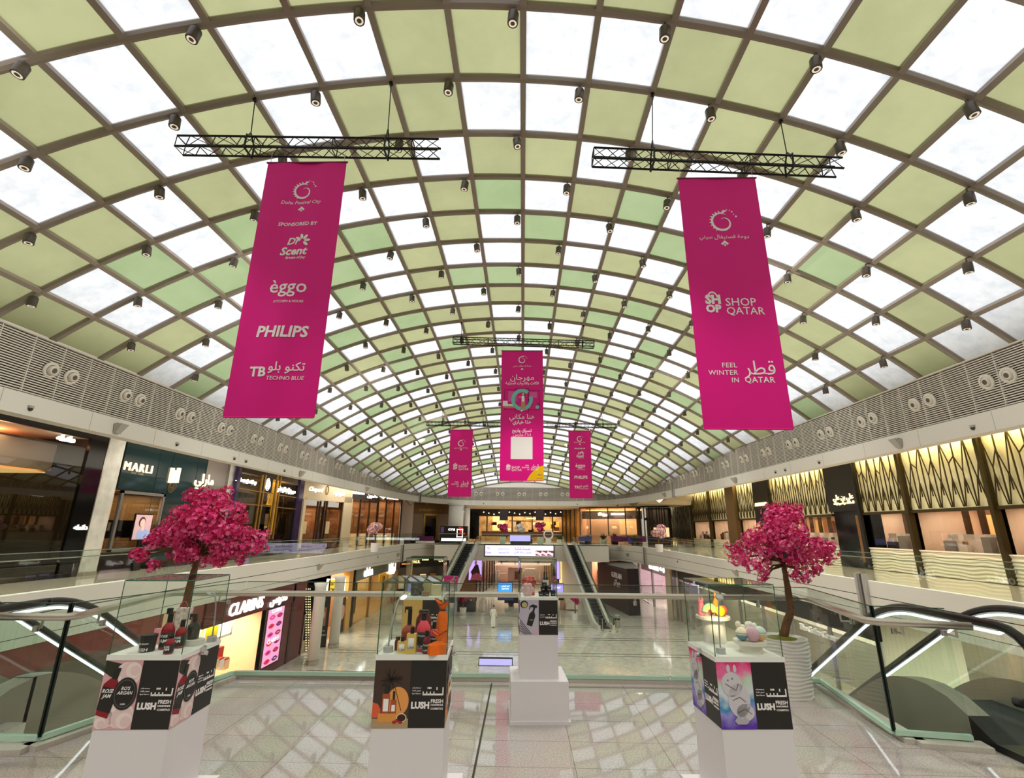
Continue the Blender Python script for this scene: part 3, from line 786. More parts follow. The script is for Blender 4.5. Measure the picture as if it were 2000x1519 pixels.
# ------------------------------------------------------------------ glass balustrades of the galleries
def gallery_rail(name, s0, s1, label, h=1.17, step=1.78, off=SO + .07):
    p0, n0 = at_s((s0 + s1) / 2, off, 0); p0.z = zed(p0.y)
    r = thing('glass_balustrade', p0, label, 'balustrade')
    s = s0; top = []; rail = []
    while s < s1 - .2:
        e = min(s + step, s1); a, na = at_s(s + .01, off, 0); c, nc = at_s(e - .01, off, 0)
        za, zc = zed(a.y), zed(c.y); b = B(); d = Vector((na.x, na.y, 0)) * .008
        A, C = Vector((a.x, a.y, 0)), Vector((c.x, c.y, 0))
        b.hexa([A - d + Vector((0, 0, za - .1)), C - d + Vector((0, 0, zc - .1)), C + d + Vector((0, 0, zc - .1)), A + d + Vector((0, 0, za - .1)),
                A - d + Vector((0, 0, za + h)), C - d + Vector((0, 0, zc + h)), C + d + Vector((0, 0, zc + h)), A + d + Vector((0, 0, za + h))], GLASS)
        b.build('glass_pane', r); top.append(A + Vector((0, 0, za + h + .012)))
        if not rail or True:
            q, nq = at_s(s + .6, off + .09, 0); rail.append(Vector((q.x, q.y, zed(q.y) + h - .2)))
        s = e
    c, nc = at_s(s1, off, 0); top.append(Vector((c.x, c.y, zed(c.y) + h + .012)))
    b = B()
    for a, c in zip(top, top[1:]): b.bar(a, c, .03, .024, mat('rail_green_grey', (150, 160, 140), .2, .4))
    b.build('top_rail', r)
    b = B(); b.tube(rail, .02, STEEL, 6); b.build('handrail', r, True)
    for i in range(0, len(rail), 2):
        if len([1]) and i < 44:
            q = rail[i]; k = at_s(s0 + .6 + step * i, off, 0); b = B()
            b.tube([q, q + Vector((0, 0, -.09)), Vector((k[0].x, k[0].y, q.z - .09))], .011, STEEL, 5); b.build('bracket', r)
    return r
sL0, sL1 = near_s(-14.9, 5.5), near_s(-11.2, 62.3)
sR1, sR0 = near_s(14.9, 5.5), near_s(11.2, 62.3)
gallery_rail('l', sL0, sL1, 'glass balustrade along the edge of the left gallery')
gallery_rail('r', sR0, sR1, 'glass balustrade along the edge of the right gallery')

# ------------------------------------------------------------------ far bridge with the led screen
YB = 62.0
zb = zfl(62)
def pY(x, y, Y=YB): return atY(x, y, Y)
xl, xr = pY(897, 1060).x, pY(1140, 1062).x
b = B()
b.box((0, YB + .6, zb - .02), (2 * max(abs(xl), abs(xr)) + 8, 1.2, .1), GALM)
b.hexa([(xl - 3, YB, ZS0 - .1), (xr + 3, YB, ZS0 - .1), (xr + 3, YB + 9, ZS0 - .1), (xl - 3, YB + 9, ZS0 - .1), (xl - 3, YB, zb), (xr + 3, YB, zb), (xr + 3, YB + 9, zb), (xl - 3, YB + 9, zb)], FASCIA)
b.build('trim_14', kind='structure')
esl = [atY(907, 1059, YB).x, atY(933, 1057, YB).x]; esr = [atY(1102, 1059, YB).x, atY(1123, 1060, YB).x]
r = thing('glass_balustrade', ((esl[1] + esr[0]) / 2, YB + .1, zb), 'glass balustrade across the far bridge between the two escalators', 'balustrade')
x0, x1 = esl[1] + .3, esr[0] - .3; n = 6
for i in range(n):
    b = B(); b.box(((x0 + (x1 - x0) * (i + .5) / n), YB + .1, zb + .58), ((x1 - x0) / n - .03, .016, 1.2), GLASS); b.build('glass_pane', r)
b = B(); b.tube([(x0, YB + .1, zb + 1.2), (x1, YB + .1, zb + 1.2)], .03, STEEL, 6); b.build('handrail', r)
for lab, a, c in (('left of the left far escalator', xl - 2.5, esl[0] - .3), ('right of the right far escalator', esr[1] + .3, xr + 2.6)):
    r = thing('glass_balustrade', ((a + c) / 2, YB + .1, zb), 'short glass balustrade on the far bridge ' + lab, 'balustrade')
    for i in range(2):
        b = B(); b.box((a + (c - a) * (i + .5) / 2, YB + .1, zb + .58), ((c - a) / 2 - .03, .016, 1.2), GLASS); b.build('glass_pane', r)
    b = B(); b.tube([(a, YB + .1, zb + 1.2), (c, YB + .1, zb + 1.2)], .03, STEEL, 6); b.build('handrail', r)
F = Fr((0, YB - .12, 0), (1, 0, 0))
F.n = Vector((0, -1, 0))
r = thing('led_screen', F.p(0, -.6), 'long pale lilac led screen on the front of the far bridge', 'screen')
b = B(); rpx(b, F, 945.5, 1083, 1063, 1087.5, -.1, .0, DARKSTEEL); b.build('frame', r)
b = B(); rpx(b, F, 947.5, 1081, 1065, 1085.5, 0, .012, mat('screen_lilac', (225, 220, 255), .4, emit=(218, 214, 250), estr=1.15)); b.build('screen_face', r)
b = B(); rpx(b, F, 1046, 1081, 1075, 1085, .012, .02, mat('screen_dusk', (120, 50, 70), .5, emit=(110, 48, 66), estr=.8))
b.build('picture', r)
for q in range(9):
    b = B(); u, v = F.px(1048 + q * 3.8, 1079 + (q % 3) * 1.6); b.poly([F.p(u + .15 * math.cos(t), v + .16 * math.sin(t), .023) for t in [2 * math.pi * z / 10 for z in range(10)]], mat('screen_bloom', (255, 215, 225), .5, emit=(250, 205, 215), estr=.9)); b.build('picture_flower', r)
SV1 = mat('screen_violet', (120, 60, 170), .5, emit=(150, 70, 190), estr=.7); SV2 = mat('screen_ink', (80, 70, 140), .5, emit=(96, 86, 150), estr=.6)
def sgn(r, F, s, px, py, hpx, m, wpx=None, nm='lettering', lift=.03, bold=.01, **kw):
    u, v = F.px(px, py); k = abs(F.px(px, py - hpx / 2)[1] - F.px(px, py + hpx / 2)[1]) / .72
    w = abs(F.px(px + wpx / 2, py)[0] - F.px(px - wpx / 2, py)[0]) if wpx else None
    return text(nm, r, s, F, u, v, k, m, lift=lift, width=w, bold=bold, ext=lift, **kw)
sgn(r, F, 'بمسابقاتنا', 1021, 1071.5, 5.5, SV1, 30); sgn(r, F, 'توصل رسالة الأمل', 1021, 1078.5, 4, SV2, 34)
sgn(r, F, 'لبانا ونسونا', 984, 1078.5, 4, SV2, 20); sgn(r, F, 'مسابقة وأخبار', 984, 1071.5, 2.4, SV2, 23)
sgn(r, F, 'Doha', 954, 1079, 3.2, SV1, 11); sgn(r, F, 'G', 954, 1070, 4, SV1, 4)

# ------------------------------------------------------------------ escalators
STEPM = mat('step_metal', (92, 92, 90), .4, .6); STEPD = mat('step_dark', (36, 36, 38), .6); RUB = mat('handrail_rubber', (16, 14, 14), .28)
CLAD = mat('escalator_clad', (146, 142, 128), .3, .3)
ESCG = glass('escalator_glass', (246, 252, 248), 1.3)
def escalator(label, top, bot, width, hh=1.0, flat=1.7, group=None, led=True, clad=CLAD, railm=None, hr=.05, nstep=None, light=None, deck=.22, taper=None):
    top, bot = Vector(top), Vector(bot)
    d = Vector((bot.x - top.x, bot.y - top.y, 0)); run = d.length; d.normalize(); side = Vector((d.y, -d.x, 0))
    r = thing('escalator', (top + bot) / 2, label, 'escalator', group)
    rise = top.z - bot.z
    prof = [(-flat, top.z)] + ([(-taper, top.z), (-taper + .12, top.z), (-taper + .3, top.z), (-taper + .55, top.z), (-taper + .85, top.z)] if taper else [])
    def dk(s): return deck if not taper or s > -taper + .85 else max(.02, deck * min(1, math.sin(min(1, max(0, (s + taper) / .85)) * math.pi / 2)))
    for k in range(13):      # rounded change of slope at both ends
        t = k / 12; a = .55
        prof.append((-a + 2 * a * t, top.z - rise / run * 2 * a * t * t / 2 * 1.0))
    for k in range(13):
        t = k / 12; a = .55
        prof.append((run - a + 2 * a * t, bot.z + rise / run * 2 * a * (1 - t) * (1 - t) / 2))
    prof.append((run + flat, bot.z))
    P = lambda s, z, w: top + d * s + side * w + Vector((0, 0, z - top.z))
    hw = width / 2
    # steps
    b = B(); n = nstep or max(6, int(rise / .22)); dz = rise / n; dx = run / n
    for k in range(n):
        z = top.z - dz * (k + 1); s0 = dx * k
        b.hexa([P(s0, z - .3, -hw + .12), P(s0 + dx, z - .3, -hw + .12), P(s0 + dx, z - .3, hw - .12), P(s0, z - .3, hw - .12), P(s0, z, -hw + .12), P(s0 + dx, z, -hw + .12), P(s0 + dx, z, hw - .12), P(s0, z, hw - .12)], STEPD)
        b.quad(P(s0 + .02, z + .004, -hw + .14), P(s0 + dx, z + .004, -hw + .14), P(s0 + dx, z + .004, hw - .14), P(s0 + .02, z + .004, hw - .14), STEPM)
    b.build('step_band', r)
    for s0, s1, z in ((-flat - (.5 if taper else -.3), .0, top.z + .01), (run, run + flat - .3, bot.z + .01)):
        b = B(); b.hexa([P(s0, z - .2, -hw + .1), P(s1, z - .2, -hw + .1), P(s1, z - .2, hw - .1), P(s0, z - .2, hw - .1), P(s0, z, -hw + .1), P(s1, z, -hw + .1), P(s1, z, hw - .1), P(s0, z, hw - .1)], STEPD); b.build('landing_plate', r)
    for w in (-hw, hw):
        b = B()   # skirt and deck
        for (s0, z0), (s1, z1) in zip(prof, prof[1:]):
            b.hexa([P(s0, z0 - .55, w - .12), P(s1, z1 - .55, w - .12), P(s1, z1 - .55, w + .12), P(s0, z0 - .55, w + .12), P(s0, z0 + dk(s0), w - .12), P(s1, z1 + dk(s1), w - .12), P(s1, z1 + dk(s1), w + .12), P(s0, z0 + dk(s0), w + .12)], RUB if taper and s1 <= -taper + .31 else clad)
        b.build('balustrade_deck', r)
        rail = []; r0 = .36 if taper else .3
        q = [(s, z + hh) for s, z in prof]
        q[0] = (-flat + .15, q[0][1]); q[-1] = (run + flat - .15, q[-1][1])
        for k in range(9, -1, -1):
            a = math.pi * k / 10 ; pass
        st = [(-flat + .15 - r0 * math.sin(a), top.z + hh - r0 + r0 * math.cos(a)) for a in [math.pi * (1 - k / 10) for k in range(10)]]
        en = [(run + flat - .15 + r0 * math.sin(a), bot.z + hh - r0 + r0 * math.cos(a)) for a in [math.pi * k / 10 for k in range(1, 11)]]
        line = st + q + en
        b = B(); g = [(s, z - .05) for s, z in q]
        gl = [P(s, z, w) for s, z in ([(-flat - .02, top.z + hh - .3)] + g + [(run + flat + .02, bot.z + hh - .3)])]
        lo = [P(s, z + dk(s) - .01, w) for s, z in ([(-flat - .02, top.z)] + prof + [(run + flat + .02, bot.z)])]
        th = side * .006
        for a, c, e, f in zip(gl, gl[1:], lo[1:], lo):
            b.hexa([f - th, e - th, e + th, f + th, a - th, c - th, c + th, a + th], ESCG)
        gpl = b.build('glass_panel', r)
        b = B(); b.tube([P(s, z, w) for s, z in line], hr, railm or RUB, 8); b.build('handrail', r, True)
        b = B(); b.tube([P(s, z - .075 if k >= len(st) and k < len(st) + len(q) else z, w) for k, (s, z) in enumerate(line)][len(st) - 3:len(st) + len(q) + 3], .017, light or LED, 6); b.build('led_strip', gpl)
    b = B()
    b.hexa([P(-flat, top.z - .9, -hw), P(0, top.z - .9, -hw), P(0, top.z - .9, hw), P(-flat, top.z - .9, hw), P(-flat, top.z - .2, -hw), P(0, top.z - .2, -hw), P(0, top.z - .2, hw), P(-flat, top.z - .2, hw)], clad)
    b.hexa([P(0, top.z - .9, -hw), P(run, bot.z - .9, -hw), P(run, bot.z - .9, hw), P(0, top.z - .9, hw), P(0, top.z - .4, -hw), P(run, bot.z - .4, -hw), P(run, bot.z - .4, hw), P(0, top.z - .4, hw)], clad)
    b.build('truss_casing', r)
    return r
FARCLAD = mat('far_escalator_clad', (205, 202, 192), .35, .1)
GREYRAIL = mat('far_rail', (196, 196, 188), .3, .3)
escalator('far left escalator rising to the bridge beside the led screen', (sum(esl) / 2, YB - .2, zb), (-8.3, 48.3, -6.2), abs(esl[1] - esl[0]), .95, 1.5, 'far escalators', railm=RUB, hr=.045, light=GREYRAIL, clad=FARCLAD, deck=.35)
tR, bR = atY(1112.5, 1062, YB - .2), atZ(1163, 1226, -6.2)
escalator('far right escalator rising to the bridge beside the led screen', (sum(esr) / 2, YB - .2, zb), (7.25, 48.5, -6.2), abs(esr[1] - esr[0]), .95, 1.5, 'far escalators', railm=RUB, hr=.045, light=GREYRAIL, clad=FARCLAD, deck=.35)
escalator('near right escalator with black handrails going down from the plaza', (5.78, 7.55, .05), (5.78, 17.4, -6.2), 1.3, 1.2, 1.86, 'near escalators', deck=.36, taper=1.5)
escalator('near left escalator with black handrails going down from the plaza', (-6.75, 7.1, .05), (-6.75, 17.0, -6.2), 1.3, 1.2, 1.7, 'near escalators', deck=.36, taper=1.35)

# ------------------------------------------------------------------ near balustrade of the plaza
GP1 = [atZ(-40, 1437, .1), atZ(78, 1437, .1), atZ(440, 1320, .1), atZ(1000, 1316, .1), atZ(1600, 1325, .1), atZ(1740, 1425, .1), atZ(1895, 1437, .1)]
GP1 = [Vector((-5.75, 5.69, 0)), Vector((-4.99, 5.71, 0)), Vector((-4.36, 8.12, 0)), Vector((0, 8.22, 0)), Vector((4.44, 8.22, 0)), Vector((4.12, 6.3, 0)), Vector((4.88, 6.18, 0))]
r = thing('glass_balustrade', (0, 8.22, 0), 'near glass balustrade with thick steel handrail around the end of the plaza', 'balustrade')
ZTOP = 1.37
for k, (a, c) in enumerate(zip(GP1, GP1[1:])):
    L = (c - a).length; n = {0: 1, 1: 1, 2: 2, 3: 2, 4: 1, 5: 1}[k]
    d = (c - a).normalized(); w = Vector((d.y, -d.x, 0)) * .011
    for q in range(n):
        p0, p1 = a + d * (L * q / n + .012), a + d * (L * (q + 1) / n - .012); b = B()
        z0, z1 = Vector((0, 0, .09)), Vector((0, 0, ZTOP))
        b.hexa([p0 - w + z0, p1 - w + z0, p1 + w + z0, p0 + w + z0, p0 - w + z1, p1 - w + z1, p1 + w + z1, p0 + w + z1], GLASS); gp_ = b.build('glass_pane', r)
        b = B(); b.bar(p0 + Vector((0, 0, .085)), p1 + Vector((0, 0, .085)), .05, .05, GREENEDGE); b.build('green_base_edge', gp_)
        b = B(); b.bar(p0 + z1, p1 + z1, .022, .008, mat('glass_top_edge', (70, 90, 78), .2)); b.build('top_edge', gp_)
        if k in (0, 1, 4, 5):
            for pp in ((p1,) if k in (0, 4) else (p0,)):
                b = B(); b.bar(pp + z0, pp + z1, .022, .02, mat('edge_black_green', (14, 30, 24), .15)); b.build('edge_strip', gp_)
off = .1
HP = [Vector((-6.1, 5.62, 1.2)), Vector((-5.0, 5.63, 1.2)), Vector((-4.9, 5.78, 1.2)), Vector((-4.32, 7.95, 1.2)), Vector((-4.2, 8.07, 1.2)), Vector((0, 8.12, 1.2)), Vector((4.22, 8.1, 1.2)), Vector((4.34, 7.98, 1.2)), Vector((4.02, 6.36, 1.2)), Vector((4.1, 6.2, 1.2)), Vector((4.95, 6.08, 1.2))]
HP = [atZ(-60, 1203, 1.24), atZ(128, 1204.5, 1.24), atZ(158, 1201, 1.24), atZ(318, 1162, 1.24), atZ(345, 1158, 1.24), atZ(700, 1159.5, 1.24), atZ(1000, 1161, 1.24), atZ(1345, 1165, 1.24), atZ(1550, 1167, 1.24), atZ(1582, 1171, 1.24), atZ(1690, 1211, 1.24), atZ(1712, 1214, 1.24), atZ(1897, 1223, 1.24)]
b = B(); b.tube(HP, .04, mat('brushed_steel', (214, 206, 194), .32, .85), 12); b.build('handrail', r, True)
for px, py in ((85, 1206), (195, 1197), (430, 1160), (790, 1162), (1020, 1163), (1240, 1165), (1480, 1168), (1640, 1196), (1760, 1219), (1865, 1224)):
    q = atZ(px, py, 1.21); g = min(((a + (c - a) * max(0, min(1, (Vector((q.x, q.y, 0)) - a).dot(c - a) / (c - a).length_squared))) for a, c in zip(GP1, GP1[1:])), key=lambda v: (v - Vector((q.x, q.y, 0))).length)
    b = B(); b.tube([q, q + Vector((0, 0, -.1)), Vector((g.x, g.y, q.z - .1))], .014, STEEL, 6); b.lathe(Vector((g.x, g.y, q.z - .1)), [(.03, -.03), (.03, .03)], STEEL, 8); b.build('bracket', r)

# ------------------------------------------------------------------ shopfronts
GOLD = mat('gold_metal', (186, 146, 78), .3, .9); BRONZE = mat('bronze_dark', (74, 56, 40), .35, .6)
WARMWALL = mat('warm_wall', (232, 190, 150), .7); PALEWALL = mat('pale_wall', (228, 216, 204), .7); WOOD = mat('wood_brown', (120, 78, 50), .5, noise=.15, nscale=6)
DARKIN = mat('dark_interior', (46, 38, 34), .7); WARMGLOW = mat('cove_glow', (255, 214, 150), .5, emit=(255, 206, 130), estr=1.6)
AMBER = mat('amber_glow', (255, 196, 70), .5, emit=(255, 186, 50), estr=1.1)
MARBLE = mat('marble_pillar', (178, 176, 166), .12, noise=.16, nscale=2.2)
def interior(r, F, u0, u1, z0, z1, dep, wall, floor=None, ceil=None, watts=0, col=WARM, kind='interior', w0=-.05):
    if u0 > u1: u0, u1 = u1, u0
    b = B(); fl = floor or wall; ce = ceil or wall
    P = F.p
    b.quad(P(u0, z0, -dep), P(u1, z0, -dep), P(u1, z1, -dep), P(u0, z1, -dep), wall)
    b.quad(P(u0, z0, w0), P(u0, z0, -dep), P(u0, z1, -dep), P(u0, z1, w0), wall); b.quad(P(u1, z0, w0), P(u1, z0, -dep), P(u1, z1, -dep), P(u1, z1, w0), wall)
    b.quad(P(u0, z0 + .01, w0), P(u1, z0 + .01, w0), P(u1, z0 + .01, -dep), P(u0, z0 + .01, -dep), fl); b.quad(P(u0, z1, w0), P(u1, z1, w0), P(u1, z1, -dep), P(u0, z1, -dep), ce)
    b.build(kind, r)
    if watts:
        c = P((u0 + u1) / 2, z1 - .08, -dep * .5); area('shop_lamp_light', c, P((u0 + u1) / 2, z0, -dep * .55), max(.4, (u1 - u0) * .8), dep * .7, watts, col, ux=F.u)
def shop(name, F, u0, u1, label, cat='shop front'):
    return thing(name, F.p((u0 + u1) / 2, zfl(F.p(u0, 0).y), 0), label, cat)
def pbox(r, name, F, x0, x1, yt, yb, m, w0=-.02, w1=.06, label=None):
    b = B(); rpx(b, F, x0, x1, yt, yb, w0, w1, m); return b.build(name, r, label=label)
def pframe(r, name, F, x0, x1, yt, yb, t, m, w0=-.02, w1=.1):
    ym, xm = (yt + yb) / 2, (x0 + x1) / 2
    u0, u1, v1, v0 = F.px(x0, ym)[0], F.px(x1, ym)[0], F.px(xm, yt)[1], F.px(xm, yb)[1]
    if u0 > u1: u0, u1 = u1, u0
    b = B()
    for q in ((u0, u0 + t, v0, v1), (u1 - t, u1, v0, v1), (u0, u1, v1 - t, v1), (u0, u1, v0, v0 + t)): slab(b, F, *q, w0, w1, m)
    return b.build(name, r)
def pane(r, F, u0, u1, v0, v1, w=.0, m=None):
    b = B(); slab(b, F, u0, u1, v0, v1, w - .006, w + .006, m or SHOPGLASS); b.build('window_pane', r)
TOPZ = 6.85
# --- left gallery, near to far
FL = Fr((-20, 0, 0), (0, 1, 0))
U = lambda x, y=980, F=FL: F.px(x, y)[0]
# dark shop
r = shop('shopfront', FL, 3, U(188), 'black glossy shopfront with white glowing Arabic sign, first at left')
u1 = U(186, 960); vt = FL.px(100, 868)[1]
b = B(); slab(b, FL, -2, u1, FL.px(80, 862)[1] + .5, TOPZ, -.05, .1, GLOSSBLACK); b.build('fascia_panel', r)
b = B(); slab(b, FL, U(150, 960), u1, 0, TOPZ, -.05, .09, GLOSSBLACK); b.build('side_panel', r)
interior(r, FL, -2, U(150, 960), 0, FL.px(80, 862)[1] + .5, 6, DARKIN, mat('dark_floor', (60, 54, 48), .15), mat('lit_ceiling', (235, 205, 180), .8), 900)
b = B(); slab(b, FL, 9, U(155, 930), 4.55, 5.75, -5, -1.4, mat('lit_ceiling', (225, 190, 165), .8)); b.build('ceiling_drop', r)
b = B(); slab(b, FL, 9, U(150, 930), 4.44, 4.5, -4.9, -1.5, WARMGLOW); b.build('cove_light', r)
pane(r, FL, -2, U(150, 960), 0, 5.6)
for u in (13.5, 16.9): b = B(); slab(b, FL, u - .03, u + .03, 0, 5.6, -.02, .03, DARKSTEEL); b.build('mullion', r)
b = B(); rpx(b, FL, 22, 75, 990, 1026, -4.2, -4.0, AMBER); b.build('lit_niche', r)
b = B(); rpx(b, FL, -5, 14, 1000, 1060, -4.2, -4.0, AMBER); b.build('lit_niche', r)
b = B(); rpx(b, FL, 18, 38, 1072, 1116, -1.6, -1.0, mat('cream_plinth', (226, 196, 140), .6, emit=(226, 180, 110), estr=.35)); b.build('display_plinth', r)
b = B(); rpx(b, FL, 38, 55, 1010, 1020, -3.8, -3.4, GLOSSBLACK); b.build('display_case', r)
for x in (10, 58):
    b = B(); u, v = FL.px(x, 1065); b.lathe(FL.p(u, v - 1.4, -2.6), [(.28, 0), (.22, .5), (.26, .9), (.34, 1.2), (.3, 1.4), (.1, 1.5), (.12, 1.62), (.001, 1.72)], GLOSSBLACK, 12); b.build('display_bust', r, True)
sgn(r, FL, 'دانهله', 126, 857, 22, SIGNW, 34, 'glowing_sign', .14, .008); sgn(r, FL, 'دانهله', 153, 1030, 14, SIGNW, 26, 'glowing_sign', .14, .008)
# marble pillars
def pillar(F, x0, x1, label, m=MARBLE, w1=.08, y=960):
    r = thing('wall_pillar', F.p((U(x0, y, F) + U(x1, y, F)) / 2, 0, 0), label, 'pillar'); u0, u1 = U(x0, y, F), U(x1, y, F)
    b = B(); slab(b, F, u0, u1, 0, TOPZ, -.2, w1, m); b.build('shaft', r)
    b = B(); slab(b, F, u0 - .05, u0 + .0, 0, TOPZ, -.2, w1 + .03, STEEL); b.build('edge_trim', r)
    b = B(); slab(b, F, u0 - .02, u1 + .02, 0, .15, -.2, w1 + .03, STEEL); b.build('base', r)
pillar(FL, 187, 221, 'pale marble pillar between the black shop and the dark green shop')
pillar(FL, 436, 451, 'slim marble pillar right of the dark green shop')
# dark green jeweller
TEALD = mat('dark_teal_panel', (14, 32, 34), .06)
u0, u1 = U(221), U(436)
r = shop('shopfront', FL, u0, u1, 'dark green glossy shopfront with raised gold lettering, left gallery')
xs = (213, 243, 318, 378, 400)
b = B(); slab(b, FL, u0, u1, FL.px(270, 960)[1] + .05, TOPZ, -.05, .05, TEALD); slab(b, FL, U(315), u1, 0, FL.px(270, 960)[1] + .05, -.05, .05, TEALD); b.build('fascia_panel', r)
ud = U(390); b = B(); slab(b, FL, ud, u1, 2.3, TOPZ, .05, .09, mat('smoked_panel', (92, 84, 78), .1)); b.build('smoked_panel', r)
for x in (293, 320, 372, 390):
    b = B(); slab(b, FL, U(x) - .012, U(x) + .012, 2, TOPZ, .05, .062, mat('panel_seam', (10, 22, 24), .3)); b.build('panel_seam', r)
interior(r, FL, u0, U(315), .9, FL.px(270, 960)[1], 3, mat('mosaic_brown', (120, 92, 60), .4, noise=.4, nscale=14), None, None, 150)
pframe(r, 'display_frame', FL, 222, 310, 960, 1075, .14, mat('frame_steel', (150, 150, 148), .25, .8)); pane(r, FL, u0, U(312), .9, FL.px(270, 962)[1])
pbox(r, 'gold_column', FL, 226, 236, 965, 1015, AMBER, -1.2, -.9); pbox(r, 'white_column', FL, 218, 224, 965, 1010, PALEWALL, -.6, -.3)
pbox(r, 'display_counter', FL, 208, 300, 1016, 1050, mat('counter_dark', (50, 46, 44), .3), -.9, -.15)
for q in range(5):
    b = B(); u, v = FL.px(212 + q * 9, 1048); b.lathe(FL.p(u, v, -.5), [(.16, 0), (.14, .25), (.06, .32), (.1, .5), (.001, .55)], [mat('bust_navy', (40, 48, 70), .5), mat('bust_teal', (40, 150, 150), .5), PALEWALL][q % 3], 10); b.build('display_bust', r, True)
sgn(r, FL, 'MARLI', 268, 914, 14, SIGNWARM, 56, 'gold_sign', .12, 0, space=1.25); sgn(r, FL, 'NEW YORK', 266, 925, 5, mat('grey_letters', (120, 120, 112), .4), 26, 'small_letters', .07)
for x in (331, 337.5, 344):
    b = B(); u, v = FL.px(x, 928); slab(b, FL, u - .1, u + .1, v - .42, v + .42 - (.14 if x == 337.5 else 0), .05, .16, SIGNWARM); b.build('gold_emblem', r)
sgn(r, FL, 'مارلي', 397, 937, 13, SIGNWARM, 36, 'gold_sign', .14, .01)
b = B(); u, v = FL.px(334, 946); N = 20
for q in range(3): b.tube([FL.p(u + (.16 + .1 * q) * math.cos(t) * (.8 + .2 * math.sin(3 * t + q)), v + (.2 + .12 * q) * math.sin(t), .07) for t in [2 * math.pi * k / N for k in range(N)]], .014, GOLD, 4, True)
b.build('rose_emblem', r)
# framed portrait poster in the window
r = thing('framed_poster', FL.p(*FL.px(269, 1054), .25), 'framed portrait poster of a person in pale blue in the green shop window', 'poster')
pbox(r, 'frame', FL, 250, 286, 1003, 1055, GLOSSBLACK, .2, .26); pbox(r, 'portrait_ground', FL, 252, 284.5, 1005, 1053, mat('portrait_ground', (206, 170, 178), .6), .26, .27)
def ell(b, F, px, py, rx, ry, m, w, n=16, a0=0, a1=360):
    u, v = F.px(px, py); u2, _ = F.px(px + rx, py); _, v2 = F.px(px, py - ry); a, c = abs(u2 - u), abs(v2 - v)
    b.poly([F.p(u + a * math.cos(t), v + c * math.sin(t), w) for t in [math.radians(a0 + (a1 - a0) * k / n) for k in range(n)]], m); return b
ell(B(), FL, 268, 1019, 6.5, 10, mat('portrait_hair', (70, 40, 36), .6), .275).build('portrait_hair', r)
b = B(); ell(b, FL, 268.5, 1021, 4.8, 8, mat('portrait_skin', (232, 190, 180), .6), .28); rpx(b, FL, 266, 271, 1026, 1036, .27, .279, mat('portrait_skin', (232, 190, 180), .6)); b.build('portrait_face', r)
b = B(); b.poly([FL.p(*FL.px(x, y), .278) for x, y in ((255, 1052), (284, 1052), (283, 1040), (274, 1033), (263, 1033), (256, 1041))], mat('portrait_blue', (150, 170, 220), .6)); b.build('portrait_dress', r)
b = B(); u, v = FL.px(268, 1056); slab(b, FL, u - .25, u + .25, 0, v, .2, .26, GLOSSBLACK); b.build('stand', r)
# faceted frames further along
def fq(x0, Y0, x1, Y1, y=1000):
    a, c = atY(x0, y, Y0), atY(x1, y, Y1); a.z = c.z = 0; F = Fr(a, c - a); F.L = (c - a).length; return F
F3 = fq(452, 33.3, 587, 45.5); F4 = fq(587, 45.5, 684, 53); F5 = fq(684, 53, 738, 57.5); F6 = fq(738, 57.5, 784, 61.5)
PURP = mat('dark_violet_stone', (44, 34, 58), .12, noise=.3, nscale=5)
r = shop('shopfront', F3, 0, F3.L, 'dark violet jewellery shopfront with gold lattice windows and yellow glow')
interior(r, F3, .3, F3.L - .6, .3, 5.9, 2.2, DARKIN, None, PALEWALL, 180)
for q in ((452, 458), (579, 587)): pbox(r, 'stone_frame', F3, q[0], q[1], 890, 1075, PURP, -.1, .15)
b = B(); slab(b, F3, 0, F3.L, F3.px(520, 924)[1] + .25, TOPZ, -.1, .15, PURP); b.build('stone_lintel', r)
for q in (503, 509, 533, 540): pbox(r, 'gold_mullion', F3, q - 1.2, q + 1.2, 925, 1052, GOLD, -.02, .08)
for y in (957, 983): pbox(r, 'gold_transom', F3, 458, 579, y + 4, y + 6, GOLD, -.02, .06)
pane(r, F3, .3, F3.L - .3, .3, 5.8, -.05)
pbox(r, 'beige_panel', F3, 456, 484, 926, 955, PALEWALL, -1.0, -.8); pbox(r, 'yellow_panel', F3, 541, 556, 938, 1044, AMBER, -.9, -.7); pbox(r, 'yellow_panel', F3, 528, 541, 985, 1044, AMBER, -.9, -.7)
b = B(); Rr = random.Random(3)
for q in range(26):
    u = F3.px(528, 1000)[0] + Rr.random() * (F3.px(577, 1000)[0] - F3.px(528, 1000)[0]); v = 1.0 + Rr.random() * 4.2; a = Rr.uniform(.5, 2.6); L = Rr.uniform(.6, 1.5)
    b.bar(F3.p(u - math.cos(a) * L / 2, v - math.sin(a) * L / 2, -.4), F3.p(u + math.cos(a) * L / 2, v + math.sin(a) * L / 2, -.4), .035, .02, GOLD)
for q in range(24):
    u = F3.px(457, 1000)[0] + Rr.random() * (F3.px(503, 1000)[0] - F3.px(457, 1000)[0]); v = 2.2 + Rr.random() * 2.2; a = Rr.uniform(.5, 2.6); L = Rr.uniform(.6, 1.4)
    b.bar(F3.p(u - math.cos(a) * L / 2, v - math.sin(a) * L / 2, -.4), F3.p(u + math.cos(a) * L / 2, v + math.sin(a) * L / 2, -.4), .035, .02, GOLD)
b.build('gold_lattice', r)
pbox(r, 'door', F3, 503, 528, 985, 1052, GLOSSBLACK, -.3, -.1)
sgn(r, F3, 'Al Rostar Jewellery', 480, 939, 8, SIGNW, 40, 'white_sign', .12); sgn(r, F3, 'مجوهرات الرستار', 559, 957, 8, SIGNW, 34, 'white_sign', .12)
pbox(r, 'emblem_plate', F3, 511, 531, 932, 962, GLOSSBLACK, -.02, .05)
b = B(); u, v = F3.px(521, 946)
